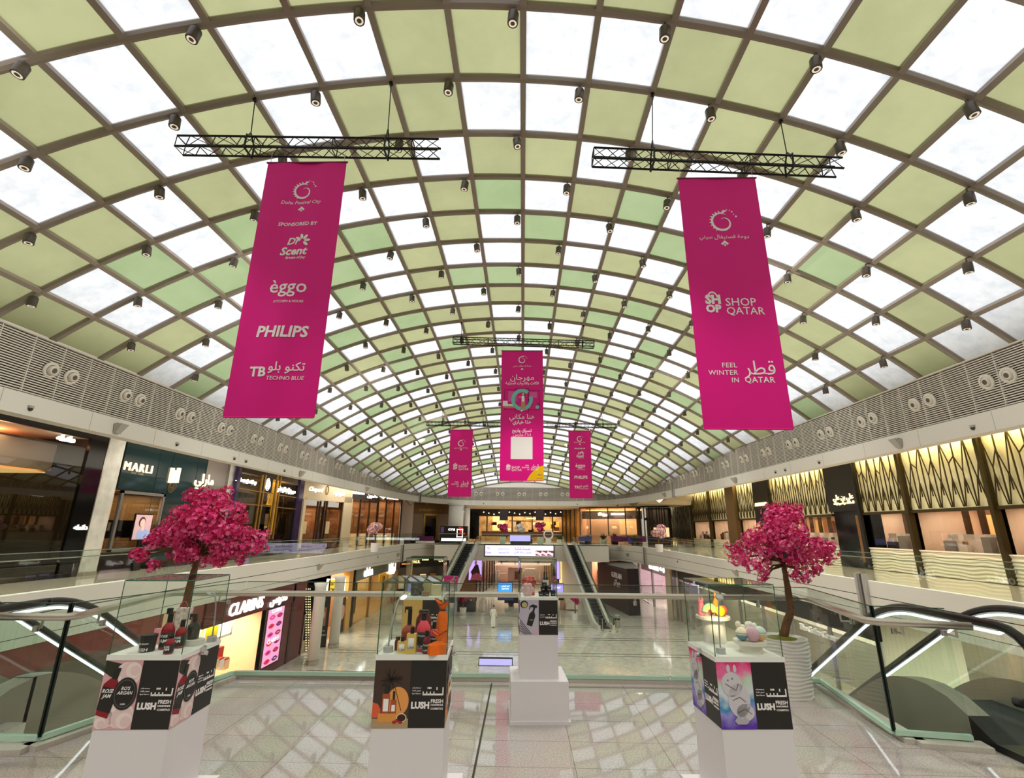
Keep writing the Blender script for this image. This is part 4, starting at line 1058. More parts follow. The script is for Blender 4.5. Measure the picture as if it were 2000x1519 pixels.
for q in range(3): b.tube([F3.p(u + (.15 + .13 * q) * math.cos(t) * (.85 + .15 * math.sin(3 * t + q)), v + (.17 + .14 * q) * math.sin(t), .1) for t in [2 * math.pi * k / 18 for k in range(18)]], .03, SIGNW, 4, True)
b.build('white_emblem', r)
# beige jeweller
BEIGE = mat('beige_stone', (176, 160, 130), .4)
r = shop('shopfront', F4, 0, F4.L, 'beige stone shopfront with white script sign and two lit windows')
interior(r, F4, .3, F4.L - .6, .3, 4.2, 2, mat('warm_brown', (150, 100, 60), .6), None, None, 160)
b = B(); slab(b, F4, 0, F4.L, F4.px(636, 978)[1], TOPZ, -.15, .1, BEIGE); b.build('stone_lintel', r)
for q in ((587, 592), (667, 684)): pbox(r, 'stone_jamb', F4, q[0], q[1], 970, 1070, BEIGE, -.15, .1)
for q in (592, 617, 622, 630.5, 635, 665): pbox(r, 'gold_mullion', F4, q - .8, q + .8, 978, 1062, BRONZE, -.1, .06)
pane(r, F4, .4, F4.L - .6, .3, 4.2, -.08)
for x0, x1 in ((589, 609), (637, 653)):
    pbox(r, 'lit_case', F4, x0, x1, 1018, 1042, mat('case_cream', (255, 232, 190), .5, emit=(250, 215, 160), estr=.9), -1.0, -.6)
    b = B(); u, v = F4.px((x0 + x1) / 2, 1000)
    for q in range(14): b.ball(F4.p(u + R.uniform(-.35, .35), v + R.uniform(-.4, .35), -.7), .09, mat('case_blooms', (250, 230, 210), .6, emit=(250, 220, 190), estr=.4), 6)
    b.build('flower_ball', r)
pbox(r, 'door_leaf', F4, 621, 631, 992, 1062, mat('door_leather', (150, 84, 46), .5), -.3, -.1)
sgn(r, F4, 'Chopard', 616, 956, 17, SIGNW, 28, 'script_sign', .18, .006, shear=.35); sgn(r, F4, 'شوبارد', 661, 963, 13, SIGNW, 20, 'script_sign', .18, .006)
b = B(); u, v = F4.px(637, 957); b.tube([F4.p(u + .2 * math.cos(t), v + .42 * math.sin(t), .14) for t in [2 * math.pi * k / 14 for k in range(14)]], .04, GOLD, 4, True); b.build('crest', r)
# two dark watch shops
for F, x0, x1, s1, s2, lab in ((F5, 684, 738, 'VACHERON', 'فاشرون', 'dark shopfront with bright white sign beside the beige jeweller'), (F6, 738, 784, 'TAGHEUER', '', 'dark veined shopfront with white sign below the far left ceiling')):
    r = shop('shopfront', F, 0, F.L, lab); xm = (x0 + x1) / 2
    b = B(); slab(b, F, 0, F.L, F.px(xm, 976)[1], TOPZ, -.1, .1, mat('slate_panel', (48, 46, 46), .3, noise=.3, nscale=4)); b.build('fascia_panel', r)
    interior(r, F, .2, F.L - .2, .4, F.px(xm, 976)[1], 1.8, mat('warm_brown', (150, 100, 60), .6), None, PALEWALL, 140)
    pane(r, F, .2, F.L - .2, .4, F.px(xm, 976)[1], -.06)
    for k in range(4): b = B(); u = F.L * k / 3; slab(b, F, max(0, u - .06), min(F.L, u + .06), .3, F.px(xm, 976)[1], -.1, .06, BRONZE); b.build('mullion', r)
    for k in range(3):
        b = B(); slab(b, F, F.L * (k + .25) / 3, F.L * (k + .75) / 3, .4, 1.6, -1.4, -.6, mat('case_cream', (255, 232, 190), .5, emit=(250, 215, 160), estr=.9)); b.build('lit_case', r)
    if s2:
        sgn(r, F, s1, x0 + 14, 963, 5, SIGNW, 24, 'white_sign', .16, .01); sgn(r, F, s2, x0 + 42, 968, 6, SIGNW, 20, 'white_sign', .16, .01)
    else: sgn(r, F, s1, xm + 4, 973, 6, SIGNW, 24, 'white_sign', .16, .01)
# far left: pink wall, bronze shop, white columns
F7 = fq(784, 63.5, 870, 67.5)
r = shop('shopfront', F7, 0, F7.L, 'dark bronze shopfront with rounded corners under the far left soffit')
b = B(); rpx(b, F7, 784, 806, 975, 1052, -.1, .1, mat('pink_wall', (214, 190, 176), .6)); b.build('side_wall', r)
interior(r, F7, F7.px(806, 1000)[0], F7.L + .5, .4, 5.4, 2, BRONZE, None, None, 60)
pbox(r, 'fascia_panel', F7, 806, 874, 983, 1003, mat('bronze_lit', (112, 82, 44), .35, .4), -.2, .05)
for q in ((806, 827), (853, 874)): pbox(r, 'side_panel', F7, q[0], q[1], 1003, 1055, mat('bronze_pale', (132, 110, 88), .4), -.2, .02)
pframe(r, 'door_frame', F7, 826, 854, 1003, 1056, .25, GOLD); pbox(r, 'door', F7, 829, 851, 1012, 1056, GLOSSBLACK, -.2, -.05); sgn(r, F7, 'JEWELLERY HOUSE', 840, 996, 4, GOLD, 44, 'gold_letters', .1)
for x0, x1, Y, lab in ((876, 905, 66, 'broad white column at the left end of the far soffit'), (907, 918, 69, 'slim white column beside the dark far doorway')):
    a, c = atY(x0, 1000, Y), atY(x1, 1000, Y); r = thing('column', ((a.x + c.x) / 2, Y, zb), lab, 'column'); w = c.x - a.x
    b = B(); b.lathe(((a.x + c.x) / 2, Y, zb), [(w / 2, 0), (w / 2, 5.1 - zb)], WHITE, 20); b.build('shaft', r, True)
    b = B(); b.lathe(((a.x + c.x) / 2, Y, 5.1), [(w / 2, 0), (w / 2 * 1.2, .36)], WHITE, 20); b.build('capital', r, True)
def fbox(name, x0, x1, yt, yb, Y, dep, m, label, cat, group=None):
    a, c, t, e = atY(x0, (yt + yb) / 2, Y), atY(x1, (yt + yb) / 2, Y), atY((x0 + x1) / 2, yt, Y), atY((x0 + x1) / 2, yb, Y)
    r = thing(name, ((a.x + c.x) / 2, Y + dep / 2, e.z), label, cat, group)
    return r, (a.x, c.x, e.z, t.z)
# far centre: warm shop at the back of the court
YF = 84.0
FC = Fr((0, YF, 0), (1, 0, 0)); FC.n = Vector((0, -1, 0))
ua, ub = FC.px(918, 1000)[0], FC.px(1130, 1000)[0]
r = shop('shopfront', FC, ua, ub, 'golden lit shop at the very back between the white columns and lattice posts')
interior(r, FC, ua, ub, .4, 5.4, 5, mat('gold_wall', (206, 170, 120), .6, noise=.45, nscale=1.1), mat('brown_floor', (96, 70, 50), .3), DARKIN, 480, (1, .8, .52), w0=0)
b = B(); slab(b, FC, ua, ub, 4.3, 5.45, -.3, .1, DARKIN); b.build('fascia_panel', r)
pbox(r, 'dark_jamb', FC, 918, 936, 993, 1052, GLOSSBLACK, -.1, .2)
pbox(r, 'lit_panel', FC, 959, 984, 1004, 1036, mat('panel_gold_lit', (255, 214, 140), .5, emit=(255, 205, 120), estr=1.0), -4.8, -4.6); pbox(r, 'lit_panel', FC, 1052, 1096, 1018, 1042, mat('panel_amber_lit', (240, 170, 80), .5, emit=(240, 160, 70), estr=.8), -4.8, -4.6)
for x in (950, 1000, 1040, 1080, 1110): pbox(r, 'post', FC, x - 1.2, x + 1.2, 1002, 1046, BRONZE, -1.5, -1.3)
pbox(r, 'shelf', FC, 994, 1046, 1016, 1018, GOLD, -2.0, -1.2); pbox(r, 'counter', FC, 940, 1100, 1038, 1048, mat('counter_brown', (96, 66, 44), .4), -1.5, -.8)
sgn(r, FC, 'rosedental', 1037, 1012, 5, SIGNWARM, 19, 'lit_sign', .0 + .12, .03)
for k in range(30):
    b = B(); u = ua + 3 + (ub - ua - 5) * R.random(); v = .5 + R.random() * 2.6; slab(b, FC, u - R.uniform(.15, .6), u + R.uniform(.15, .6), v, v + R.uniform(.2, .9), -4.2 + R.random(), -2.8, R.choice([WOOD, BRONZE, PALEWALL, DARKIN, SIGNWARM])); b.build('display_goods', r)
for k in range(16):
    b = B(); u, v = FC.px(945 + k * 10, 1000 + (k * 7) % 5); b.ball(FC.p(u, v, .3), .11, SIGNW, 8); b.build('pendant_lamp', r)
for x0, x1, lab in ((976, 992, 'black cloth banner hanging over the far pink tree at left'), (1046.5, 1062, 'black cloth banner hanging over the far pink tree at right')):
    Y = 76; a, c, t, e = atY(x0, 1000, Y), atY(x1, 1000, Y), atY(x0, 995, Y), atY(x0, 1016, Y)
    r = thing('hanging_banner', ((a.x + c.x) / 2, Y, t.z), lab, 'banner')
    b = B(); b.box(((a.x + c.x) / 2, Y, (t.z + e.z) / 2), (c.x - a.x, .03, t.z - e.z), mat('banner_black', (30, 26, 34), .7)); b.build('cloth', r)
    b = B(); b.tube([(a.x, Y, t.z), (c.x, Y, t.z)], .04, BLACK, 6); b.build('top_rod', r)
    b = B(); b.tube([((a.x + c.x) / 2, Y, t.z), ((a.x + c.x) / 2, Y, 5.46)], .015, BLACK, 4); b.build('cord', r)
# far right: golden lattice screen, pink glass shop, black shop
F8 = fq(1098, 83, 1128, 76)
r = shop('lattice_screen', F8, 0, F8.L, 'row of upright golden posts screening the far right corner', 'screen')
for k in range(12):
    b = B(); u = F8.L * k / 11; slab(b, F8, u - .07, u + .07, zb, 5.3, -.2, .1, GOLD if k % 3 else BRONZE); b.build('post', r)
for k in range(4): b = B(); slab(b, F8, 0, F8.L, 1.3 + k * 1.1, 1.36 + k * 1.1, -.12, .0, GOLD); b.build('rail', r)
for k in range(14): b = B(); b.ball(F8.p(F8.L * R.random(), 2 + 3 * R.random(), -.5), .12, SIGNWARM, 6); b.build('lamp_globe', r)
F9 = fq(1133, 74, 1250, 69.5)
r = shop('shopfront', F9, 0, F9.L, 'rosy lit shop behind tall glass under the far right soffit')
interior(r, F9, 0, F9.L - .6, .4, 5.35, 2.4, mat('rosy_wall', (228, 190, 160), .7), mat('brown_floor', (96, 70, 50), .3), PALEWALL, 420, (1, .82, .6))
pbox(r, 'sign_band', F9, 1133, 1250, 997, 1013, mat('taupe_band', (170, 148, 136), .5), -.9, -.7); pbox(r, 'cove_light', F9, 1140, 1250, 995, 997, WARMGLOW, -.7, -.6)
for x in (1133, 1153, 1188, 1222, 1249): pbox(r, 'mullion', F9, x - .7, x + .7, 990, 1046, BRONZE, -.05, .08)
pane(r, F9, 0, F9.L, .4, 5.3, 0); pbox(r, 'transom', F9, 1133, 1250, 990, 992, BRONZE, -.05, .08)
pbox(r, 'lit_panel', F9, 1200, 1236, 1016, 1044, mat('panel_peach_lit', (255, 214, 160), .5, emit=(250, 200, 140), estr=.8), -2.3, -2.2)
sgn(r, F9, 'НОM LANG', 1206, 1004, 5, SIGNW, 26, 'white_sign', -.55, .03); sgn(r, F9, 'روزدالا', 1176, 1004, 4, SIGNW, 18, 'white_sign', -.55, .02)
for x in (1140, 1192, 1196, 1218, 1228):
    b = B(); u, v = F9.px(x, 1030); b.ball(F9.p(u, v, -1.2), .22, SIGNWARM, 8); b.build('lamp_globe', r)
FR = Fr((22, 0, 0), (0, -1, 0))
F10 = fq(1250, 69.5, 1304, 67.5)
r = shop('shopfront', F10, 0, F10.L, 'black sign box shopfront with dark frames beside the golden wall')
pbox(r, 'sign_box', F10, 1250, 1304, 966, 991, GLOSSBLACK, -.6, .3); sgn(r, F10, 'HOCOUTURE', 1265, 983, 6, SIGNW, 24, 'white_sign', .36, .01); sgn(r, F10, 'هوكوتور', 1287, 979, 7, SIGNW, 18, 'white_sign', .36, .01)
interior(r, F10, .8, F10.L, .4, 5.2, 1.5, DARKIN, None, None, 50)
for x in (1250, 1258, 1268, 1274, 1283, 1288, 1293, 1298): pbox(r, 'frame_post', F10, x, x + 1.3, 991, 1050, BLACK, -.1, .08)
for x0, x1, yt, yb in ((1258, 1266, 1011, 1016), (1272, 1279, 1016, 1021)): pbox(r, 'plaque', F10, x0, x1, yt, yb, BLACK, .0, .12)
pbox(r, 'lit_case', F10, 1272, 1304, 1030, 1048, mat('case_cream', (255, 232, 190), .5, emit=(250, 215, 160), estr=.9), -1.0, -.7)

# --- right gallery: gold lattice facade (X = 22)
UR = lambda x, y=980: FR.px(x, y)[0]
LATB = mat('lattice_back', (196, 188, 146), .55); LATD = mat('lattice_bronze', (66, 56, 30), .4, .6)
WAVE = bpy.data.materials.new('wavy_stone'); WAVE.use_nodes = True
def _wave(m):
    nt = m.node_tree; bs = nt.nodes['Principled BSDF']; bs.inputs['Base Color'].default_value = rgb(200, 192, 164); bs.inputs['Roughness'].default_value = .5
_wave(WAVE)
def wavy_panel(b, F, u0, u1, v0, v1, w, amp=.024, nu=60, nv=26):
    vs = []; fs = []
    for j in range(nv * 2 + 1):
        for i in range(nu + 1):
            u = u0 + (u1 - u0) * i / nu; v = v0 + (v1 - v0) * j / (nv * 2); ph = v / .17 * 2 * math.pi + 1.3 * math.sin(u * 1.9 + v * 2) + .8 * math.sin(u * 4.1)
            vs.append(F.p(u, v, w + amp * math.sin(ph)))
    for j in range(nv * 2):
        for i in range(nu): a = j * (nu + 1) + i; fs.append((a, a + 1, a + nu + 2, a + nu + 1))
    b.add(vs, fs, WAVE)
def lattice(b, F, u0, u1, v0, v1, seed):
    rr = random.Random(seed); n = max(2, int((u1 - u0) / .62)); bw = .036
    us = [u0 + (u1 - u0) * k / n for k in range(n + 1)]
    for k, u in enumerate(us):
        b.bar(F.p(u, v0, .05), F.p(u, v1, .05), bw, .06, LATD)
    H = v1 - v0; st = (u1 - u0) / n
    for k in range(n):
        c = us[k] + st / 2; q = (k + seed) % 3
        vk = v0 + H * (.50 + .14 * ((k * 2 + seed) % 3 - 1))
        b.bar(F.p(us[k], v1 - .05 - .25 * H * (k % 2), .06), F.p(c, vk, .06), bw * .8, .05, LATD)
        b.bar(F.p(us[k + 1], v1 - .05 - .25 * H * ((k + 1) % 2), .06), F.p(c, vk, .06), bw * .8, .05, LATD)
        b.bar(F.p(c, vk, .06), F.p(c, v0 + H * .18, .06), bw * .8, .05, LATD)
        b.bar(F.p(c, v0 + H * .42, .06), F.p(us[k] + st * .1, v0, .06), bw * .7, .05, LATD); b.bar(F.p(c, v0 + H * .42, .06), F.p(us[k + 1] - st * .1, v0, .06), bw * .7, .05, LATD)
ZW0, ZW1, ZT_ = 1.28, 3.46, 6.9
r = shop('shopfront', FR, -33, -20, 'long cream and bronze lattice shopfront along the right gallery')
bays = [(1304, 1347, True), (1349, 1384, False), (1386, 1423, False), (1440, 1476, False), (1506, 1623, False), (1682, 1771, False), (1777, 1938, False), (1946, 2190, False)]
for k, (x0, x1, full) in enumerate(bays):
    u0, u1 = UR(x0), UR(x1); v0 = .1 if full else ZW1
    b = B(); slab(b, FR, u0, u1, v0, ZT_, -.12, -.06, LATB); b.build('lattice_panel', r)
    b = B(); lattice(b, FR, u0, u1, v0 + .04, ZT_, k); b.build('lattice', r)
    c = FR.p((u0 + u1) / 2, 6.85, .25); area('lattice_wash_light', c, FR.p((u0 + u1) / 2, v0 + 1, -.05), abs(u1 - u0) * .9, .12, 17 * abs(u1 - u0), (1, .8, .42), ux=FR.u)
    if full:
        c = FR.p((u0 + u1) / 2, .25, .35); area('lattice_wash_light', c, FR.p((u0 + u1) / 2, 2, -.05), abs(u1 - u0) * .9, .12, 14 * abs(u1 - u0), (1, .8, .42), ux=FR.u); continue
    b = B(); slab(b, FR, u0, u1, ZW1 - .16, ZW1, -.2, .1, LATD); b.build('window_head', r)
    b = B(); wavy_panel(b, FR, u0, u1, .02, ZW0, .0); b.build('wavy_wall', r, True)
    b = B(); slab(b, FR, u0, u1, ZW0 - .02, ZW0 + .04, -.35, .06, mat('sill_stone', (222, 214, 196), .4)); b.build('sill', r)
    pane(r, FR, u0, u1, ZW0, ZW1 - .15, -.1, glass('shop_glass_clear', (236, 232, 226), 1.35))
    interior(r, FR, u0, u1, ZW0 - .6, ZW1 + .1, 4.5, mat('peach_wall', (236, 206, 178), .7), mat('wood_floor', (150, 108, 76), .4), PALEWALL, 24 * abs(u1 - u0), (1, .92, .82), w0=-.12)
    rr = random.Random(50 + k); n = max(2, int(abs(u1 - u0) / 1.15))
    for q in range(n):   # dark and pale uprights, display cases and white stands behind the glass
        u = u0 + (u1 - u0) * (q + .3 + .3 * rr.random()) / n
        b = B(); slab(b, FR, u - .12, u + .12, ZW0 - .5, ZW1, -2.4, -2.2, BRONZE); b.build('inner_post', r)
        b = B(); slab(b, FR, u + .2, u + .95, ZW0 - .5, ZW0 + .62, -1.5, -.8, PALEWALL); slab(b, FR, u + .25, u + .9, ZW0 + .62, ZW0 + .9, -1.45, -.85, mat('case_glassy', (210, 200, 190), .15)); b.build('display_case', r)
        if q % 2 == 0:
            b = B(); slab(b, FR, u - .5, u + .1, ZW0 + .75, ZW0 + .82, -3.2, -2.6, WOOD); [slab(b, FR, u + s_, u + s_ + .05, ZW0 - .5, ZW0 + .75, -3.2 + t, -3.15 + t, WOOD) for s_ in (-.5, .05) for t in (0, .5)]; b.build('wooden_table', r)
        b = B(); x = u + rr.uniform(.1, .5); h_ = rr.uniform(.35, .8); slab(b, FR, x, x + rr.uniform(.3, .6), ZW0 - .5, ZW0 + h_, -.9, -.5, rr.choice([mat('stand_black', (34, 32, 32), .3), PALEWALL, WOOD, mat('stand_grey', (150, 146, 142), .3)])); slab(b, FR, x + .08, x + .26, ZW0 + h_, ZW0 + h_ + .14, -.8, -.66, rr.choice([GOLD, BLACK, WHITE])); b.build('display_stand', r)
        if q % 3 == 0:
            b = B(); slab(b, FR, u - .55, u + .35, ZW0 + .2, ZW1 - .25, -3.6, -3.5, mat('gold_niche', (236, 190, 120), .5, emit=(240, 190, 110), estr=.5)); b.build('lit_niche', r)
        if q % 2 == 1:
            b = B(); slab(b, FR, u - .8, u - .2, ZW0 + .1, ZW1 - .3, -4.3, -4.2, WOOD); b.build('wood_panel', r)
for x0, x1 in ((1384, 1386), (1347, 1349), (1771, 1777), (1938, 1946)):
    b = B(); slab(b, FR, UR(x0), UR(x1), .02, ZT_, -.3, .22, LATD); b.build('bronze_mullion', r)
b = B(); slab(b, FR, UR(1423), UR(1440), .02, ZT_, -.3, .35, mat('brown_column', (92, 72, 44), .35, .4)); b.build('brown_column', r)
b = B(); slab(b, FR, UR(1476), UR(1506), 3.0, ZT_, -.3, .2, BLACK); slab(b, FR, UR(1476), UR(1506), .02, 3.0, -1.2, -.6, BLACK); b.build('black_pylon', r)
b = B(); slab(b, FR, UR(1623), UR(1682), 3.6, ZT_, -.3, .25, BLACK); b.build('black_pylon', r)
b = B(); slab(b, FR, UR(1626), UR(1682), .02, 3.6, -.2, .05, GLOSSBLACK); slab(b, FR, UR(1676), UR(1682), .02, 3.6, -1.1, .2, BLACK); b.build('dark_doorway', r)
b = B(); slab(b, FR, UR(1668), UR(1677), .4, 3.3, .05, .1, mat('lit_bronze', (130, 92, 52), .4, .4)); b.build('door_panel', r)
def sgR(s, x, y, h, w, m=SIGNWARM, **k): sgn(r, FR, s, x, y, h, m, w, 'lit_sign', .32, .004, **k)
sgR('علي بن علي', 1654, 971, 14, 40); sgR('للساعات والمجوهرات', 1656, 982, 6, 40)
sgR('ALI BIN ALI', 1491, 985, 8, 22)

# ------------------------------------------------------------------ lower arcade, left side (X = -15.3 and beyond)
LL = Fr((-15.25, 0, 0), (0, 1, 0)); ZA = -6.2
UL = lambda x, y=1220, F=LL: F.px(x, y)[0]
MAROON = mat('maroon_panel', (96, 26, 30), .35); PEACH = mat('peach_panel', (240, 196, 160), .6)
r = shop('shopfront', LL, 24, 36, 'maroon shopfront with white lettering on the lower floor at left'); r.location.z = ZA
uA, uB = UL(424, 1250), UL(588, 1220)
b = B(); slab(b, LL, uA - 1.5, uB, LL.px(470, 1205)[1], ZS0, -.3, .1, MAROON); b.build('fascia_panel', r)
um = UL(517, 1230); b = B(); slab(b, LL, um, uB, ZA, LL.px(470, 1205)[1], -.3, .06, MAROON); b.build('side_panel', r)
b = B(); slab(b, LL, UL(563, 1220), UL(567, 1220), ZA, ZS0, .06, .1, mat('maroon_dark', (58, 14, 18), .4)); b.build('dark_strip', r)
interior(r, LL, uA - 1.5, um, ZA, LL.px(470, 1205)[1], 4, PEACH, mat('peach_floor', (214, 176, 140), .4), PALEWALL, 300, (1, .9, .75))
pframe(r, 'white_frame', LL, 426, 485, 1205, 1250, .12, WHITE, -1.0, -.9); pbox(r, 'white_poster', LL, 440, 480, 1208, 1248, mat('poster_white', (250, 244, 238), .6, emit=(250, 240, 230), estr=.3), -1.05, -1.0)
b = B(); u, v = LL.px(449, 1234); b.poly([LL.p(u + .55 * math.cos(t), v + .55 * math.sin(t), -.95) for t in [2 * math.pi * k / 20 for k in range(20)]], mat('poster_yellow', (246, 216, 0), .6)); b.build('yellow_disc', r)
pbox(r, 'red_cabinet', LL, 462, 478, 1266, 1290, mat('red_cabinet', (176, 28, 26), .5), -1.6, -1.2); pbox(r, 'yellow_panel', LL, 405, 424, 1205, 1240, mat('poster_yellow', (246, 216, 0), .6), -1.2, -1.1)
for k in range(4):
    b = B(); rpx(b, LL, 438 + 10 * k, 446 + 10 * k, 1288, 1306, -1.4, -.8, [WHITE, PEACH][k % 2]); rpx(b, LL, 438 + 10 * k, 446 + 10 * k, 1285, 1288, -1.4, -.8, mat('red_cabinet', (176, 28, 26), .5)); b.build('display_unit', r)
sgn(r, LL, 'CLARINS', 478, 1184, 17, SIGNW, 64, 'white_sign', .2, .004, shear=.15); sgn(r, LL, 'كلارنس', 541, 1168, 14, SIGNW, 32, 'white_sign', .2, .004)
# lips screen
r = thing('led_screen', LL.p(UL(525, 1240), LL.px(525, 1290)[1], .1), 'upright pink led screen full of lips on the maroon shopfront', 'screen')
SC = lambda n, c, e=.85: mat(n, c, .5, emit=c, estr=e)
pbox(r, 'frame', LL, 512, 546, 1185, 1296, BLACK, .06, .14); F = LL
ux0, ux1, vv0, vv1 = UL(514, 1240), UL(544, 1240), LL.px(530, 1292)[1], LL.px(530, 1189)[1]
b = B(); slab(b, F, ux0, ux1, vv0, vv1, .14, .16, SC('screen_pink', (238, 150, 200))); b.build('screen_face', r)
LP = [SC('lip_red', (200, 20, 60)), SC('lip_plum', (90, 20, 90)), SC('lip_magenta', (210, 40, 120)), SC('lip_crimson', (150, 16, 50))]
for k in range(12):
    cu = ux0 + (ux1 - ux0) * (.27 if k % 2 == 0 else .74); cv = vv0 + (vv1 - vv0) * ((k // 2) + .45) / 6.4; a, c = (ux1 - ux0) * .2, (vv1 - vv0) * .045
    b = B(); b.poly([F.p(cu + a * x, cv + c * y, .165) for x, y in ((-1, 0), (-.5, .7), (-.15, 1), (0, .8), (.15, 1), (.5, .7), (1, 0), (.5, -.8), (0, -1), (-.5, -.8))], LP[k % 4])
    b.poly([F.p(cu + a * x, cv + c * y, .168) for x, y in ((-.6, 0), (0, .3), (.6, 0), (0, -.3))], PRINTW if k % 3 == 1 else LP[(k + 3) % 4]); b.build('lips', r)
text('lettering', r, 'CLARINS', F, (ux0 + ux1) / 2, vv1 - .12 * 1, .32, SIGNW, lift=.17); text('lettering', r, 'CLARINS', F, (ux0 + ux1) / 2, vv0 + (vv1 - vv0) * .42, .36, SIGNW, lift=.17)
# brown boarded front further left
r = shop('shop_hoarding', LL, 8, 24, 'brown boarded front with red top band on the lower floor at far left', 'hoarding'); r.location.z = ZA
b = B(); slab(b, LL, 2, uA - 1.6, ZA, -2.15, -.2, .02, mat('brown_boards', (92, 68, 60), .3, noise=.2, nscale=3)); b.build('boards', r)
b = B(); slab(b, LL, 2, uA - 1.6, -2.15, ZS0, -.2, .05, mat('red_band', (126, 42, 40), .4)); b.build('red_band', r)
# wide round columns and poster totem
def column(px, wpx, ybase, label):
    q = atZ(px, ybase, ZA); w = wpx / F_PX * (q - EYE).dot(FWD)
    r = thing('column', (q.x, q.y, ZA), label, 'column'); b = B(); b.lathe((q.x, q.y, ZA), [(w / 2, .25), (w / 2, 4.6), (w * .62, 4.85)], WHITE, 24); b.build('shaft', r, True)
    b = B(); b.lathe((q.x, q.y, ZA), [(w / 2 + .03, 0), (w / 2 + .03, .25)], STEEL, 24); b.build('base', r); return q
column(610, 22, 1297, 'round white column beside the maroon shop on the lower floor')
column(651, 19, 1264, 'round white column right of the black poster totem')
q = atZ(628, 1264, ZA); r = thing('poster_totem', (q.x, q.y, ZA), 'tall black advertising totem between two white columns', 'totem')
FT = Fr((q.x, q.y, ZA), (.35, .94, 0)); 
def quadpx(F, x0, x1, yt, yb, w0, w1, m, name, r, **k): b = B(); rpx(b, F, x0, x1, yt, yb, w0, w1, m); return b.build(name, r, **k)
FT = Fr((q.x, q.y, ZA), (1, .25, 0))
quadpx(FT, 616, 641, 1163, 1264, -.2, 0, BLACK, 'cabinet', r); quadpx(FT, 620, 637, 1186, 1222, 0, .02, mat('totem_photo', (150, 100, 84), .5), 'photo', r)
b = B(); ell(b, FT, 631, 1200, 4.5, 8, mat('totem_face', (220, 170, 150), .5), .03); b.build('photo_face', r)
b = B(); ell(b, FT, 625, 1204, 3, 6, mat('totem_hands', (200, 190, 186), .5), .03); b.build('photo_hands', r)
sgn(r, FT, 'LAROSE', 629, 1172, 6, PRINTW, 14, 'lettering', .02); sgn(r, FT, 'THE NEW', 630, 1232, 3, PRINTW, 10, 'lettering', .02); sgn(r, FT, 'ESSENCE', 630, 1240, 3, PRINTW, 12, 'lettering', .02); sgn(r, FT, 'MAKE UP', 629, 1180, 2.5, PRINTW, 11, 'lettering', .02)
# white framed glass front with light dots, yellow sign shop, green-grey watch shop
r = shop('shopfront', LL, uB, UL(612, 1200), 'grey glass shopfront with vertical rows of light dots beside the maroon shop'); r.location.z = ZA
interior(r, LL, uB + .1, UL(640, 1200), ZA, ZS0, 3, mat('grey_brown', (130, 110, 92), .5), None, None, 90)
pframe(r, 'steel_frame', LL, 587, 600, 1195, 1297, .15, STEEL, -.05, .12)
for x in (595, 599.5, 603):
    b = B()
    for y in range(1150, 1290, 5): u, v = LL.px(x, y); b.ball(LL.p(u, v, .1), .05, SIGNWARM, 5)
    b.build('light_string', r)
LM = Fr(atZ(655, 1262, ZA) * 1, (0.12, 1, 0)); LM.o = Vector((-15.25, UL(640, 1200), 0))
r = shop('shopfront', LL, UL(640, 1200), UL(686, 1180), 'brown shopfront with yellow bulb-edged sign on the lower floor'); r.location.z = ZA
ua, ub = UL(640, 1200), UL(687, 1180)
interior(r, LL, ua, ub, ZA, ZS0, 3, mat('warm_brown', (150, 100, 60), .6), None, None, 130)
b = B(); slab(b, LL, UL(672, 1190), UL(680, 1190), ZA, ZS0, -.3, .2, mat('gold_post', (226, 170, 90), .5)); b.build('gold_post', r)
b = B(); slab(b, LL, UL(680, 1190), ub, ZA, ZS0, -.3, .1, GLOSSBLACK); b.build('black_post', r)
FS = Fr(LL.p(UL(656, 1145), 0, .6), (.55, .83, 0))
pbox(r, 'sign_board', FS, 640, 672, 1131, 1157, mat('sign_yellow', (244, 206, 60), .5, emit=(244, 200, 60), estr=.7), -.1, 0); pframe(r, 'bulb_frame', FS, 638.5, 673.5, 1129, 1159, .1, SIGNW, -.1, .05)
sgn(r, FS, 'تايجر روز', 656, 1138, 7, BLACK, 22, 'lettering', .02, .02); sgn(r, FS, 'Tiger Zoo', 656, 1150, 7, BLACK, 22, 'lettering', .02, .02)
pbox(r, 'portrait_poster', LL, 661, 672, 1168, 1235, mat('portrait_dark', (60, 44, 42), .5), .02, .08); ell(B(), LL, 667, 1195, 4, 14, mat('totem_face', (220, 170, 150), .5), .09).build('portrait_face', r)
OMG = mat('grey_green_fascia', (128, 132, 118), .5)
r = shop('shopfront', LL, UL(690, 1180), UL(777, 1150), 'grey-green watch shopfront with warm windows on the lower floor'); r.location.z = ZA
ua, ub = UL(688, 1180), UL(776, 1150); vO = LL.px(735, 1122)[1]
b = B(); slab(b, LL, ua, ub, vO, ZS0, -.3, .15, OMG); b.build('fascia_panel', r)
interior(r, LL, ua, ub, ZA, vO, 3, mat('straw_wall', (246, 226, 180), .6), mat('straw_floor', (220, 180, 120), .4), None, 300, (1, .9, .66))
for x in (690, 720, 747, 775): pbox(r, 'mullion', LL, x - .8, x + .8, 1125, 1235 - (x - 690) * .55, GOLD, -.1, .06)
pane(r, LL, ua, ub, ZA, vO, -.05); pbox(r, 'display_poster', LL, 692, 706, 1140, 1200, mat('poster_sand', (226, 200, 164), .6), -.6, -.5)
pbox(r, 'lit_panel', LL, 752, 773, 1118, 1135, AMBER, -.7, -.6)
sgn(r, LL, 'OMEGA', 716, 1119, 6, SIGNW, 17, 'white_sign', .25, .006); sgn(r, LL, 'Ω', 716, 1110, 7, SIGNW, 6, 'white_sign', .25, .006); sgn(r, LL, 'أوميغا', 763, 1109, 6, SIGNW, 13, 'white_sign', .25, .006); sgn(r, LL, 'Ω', 763, 1099, 6, SIGNW, 5, 'white_sign', .25, .006)
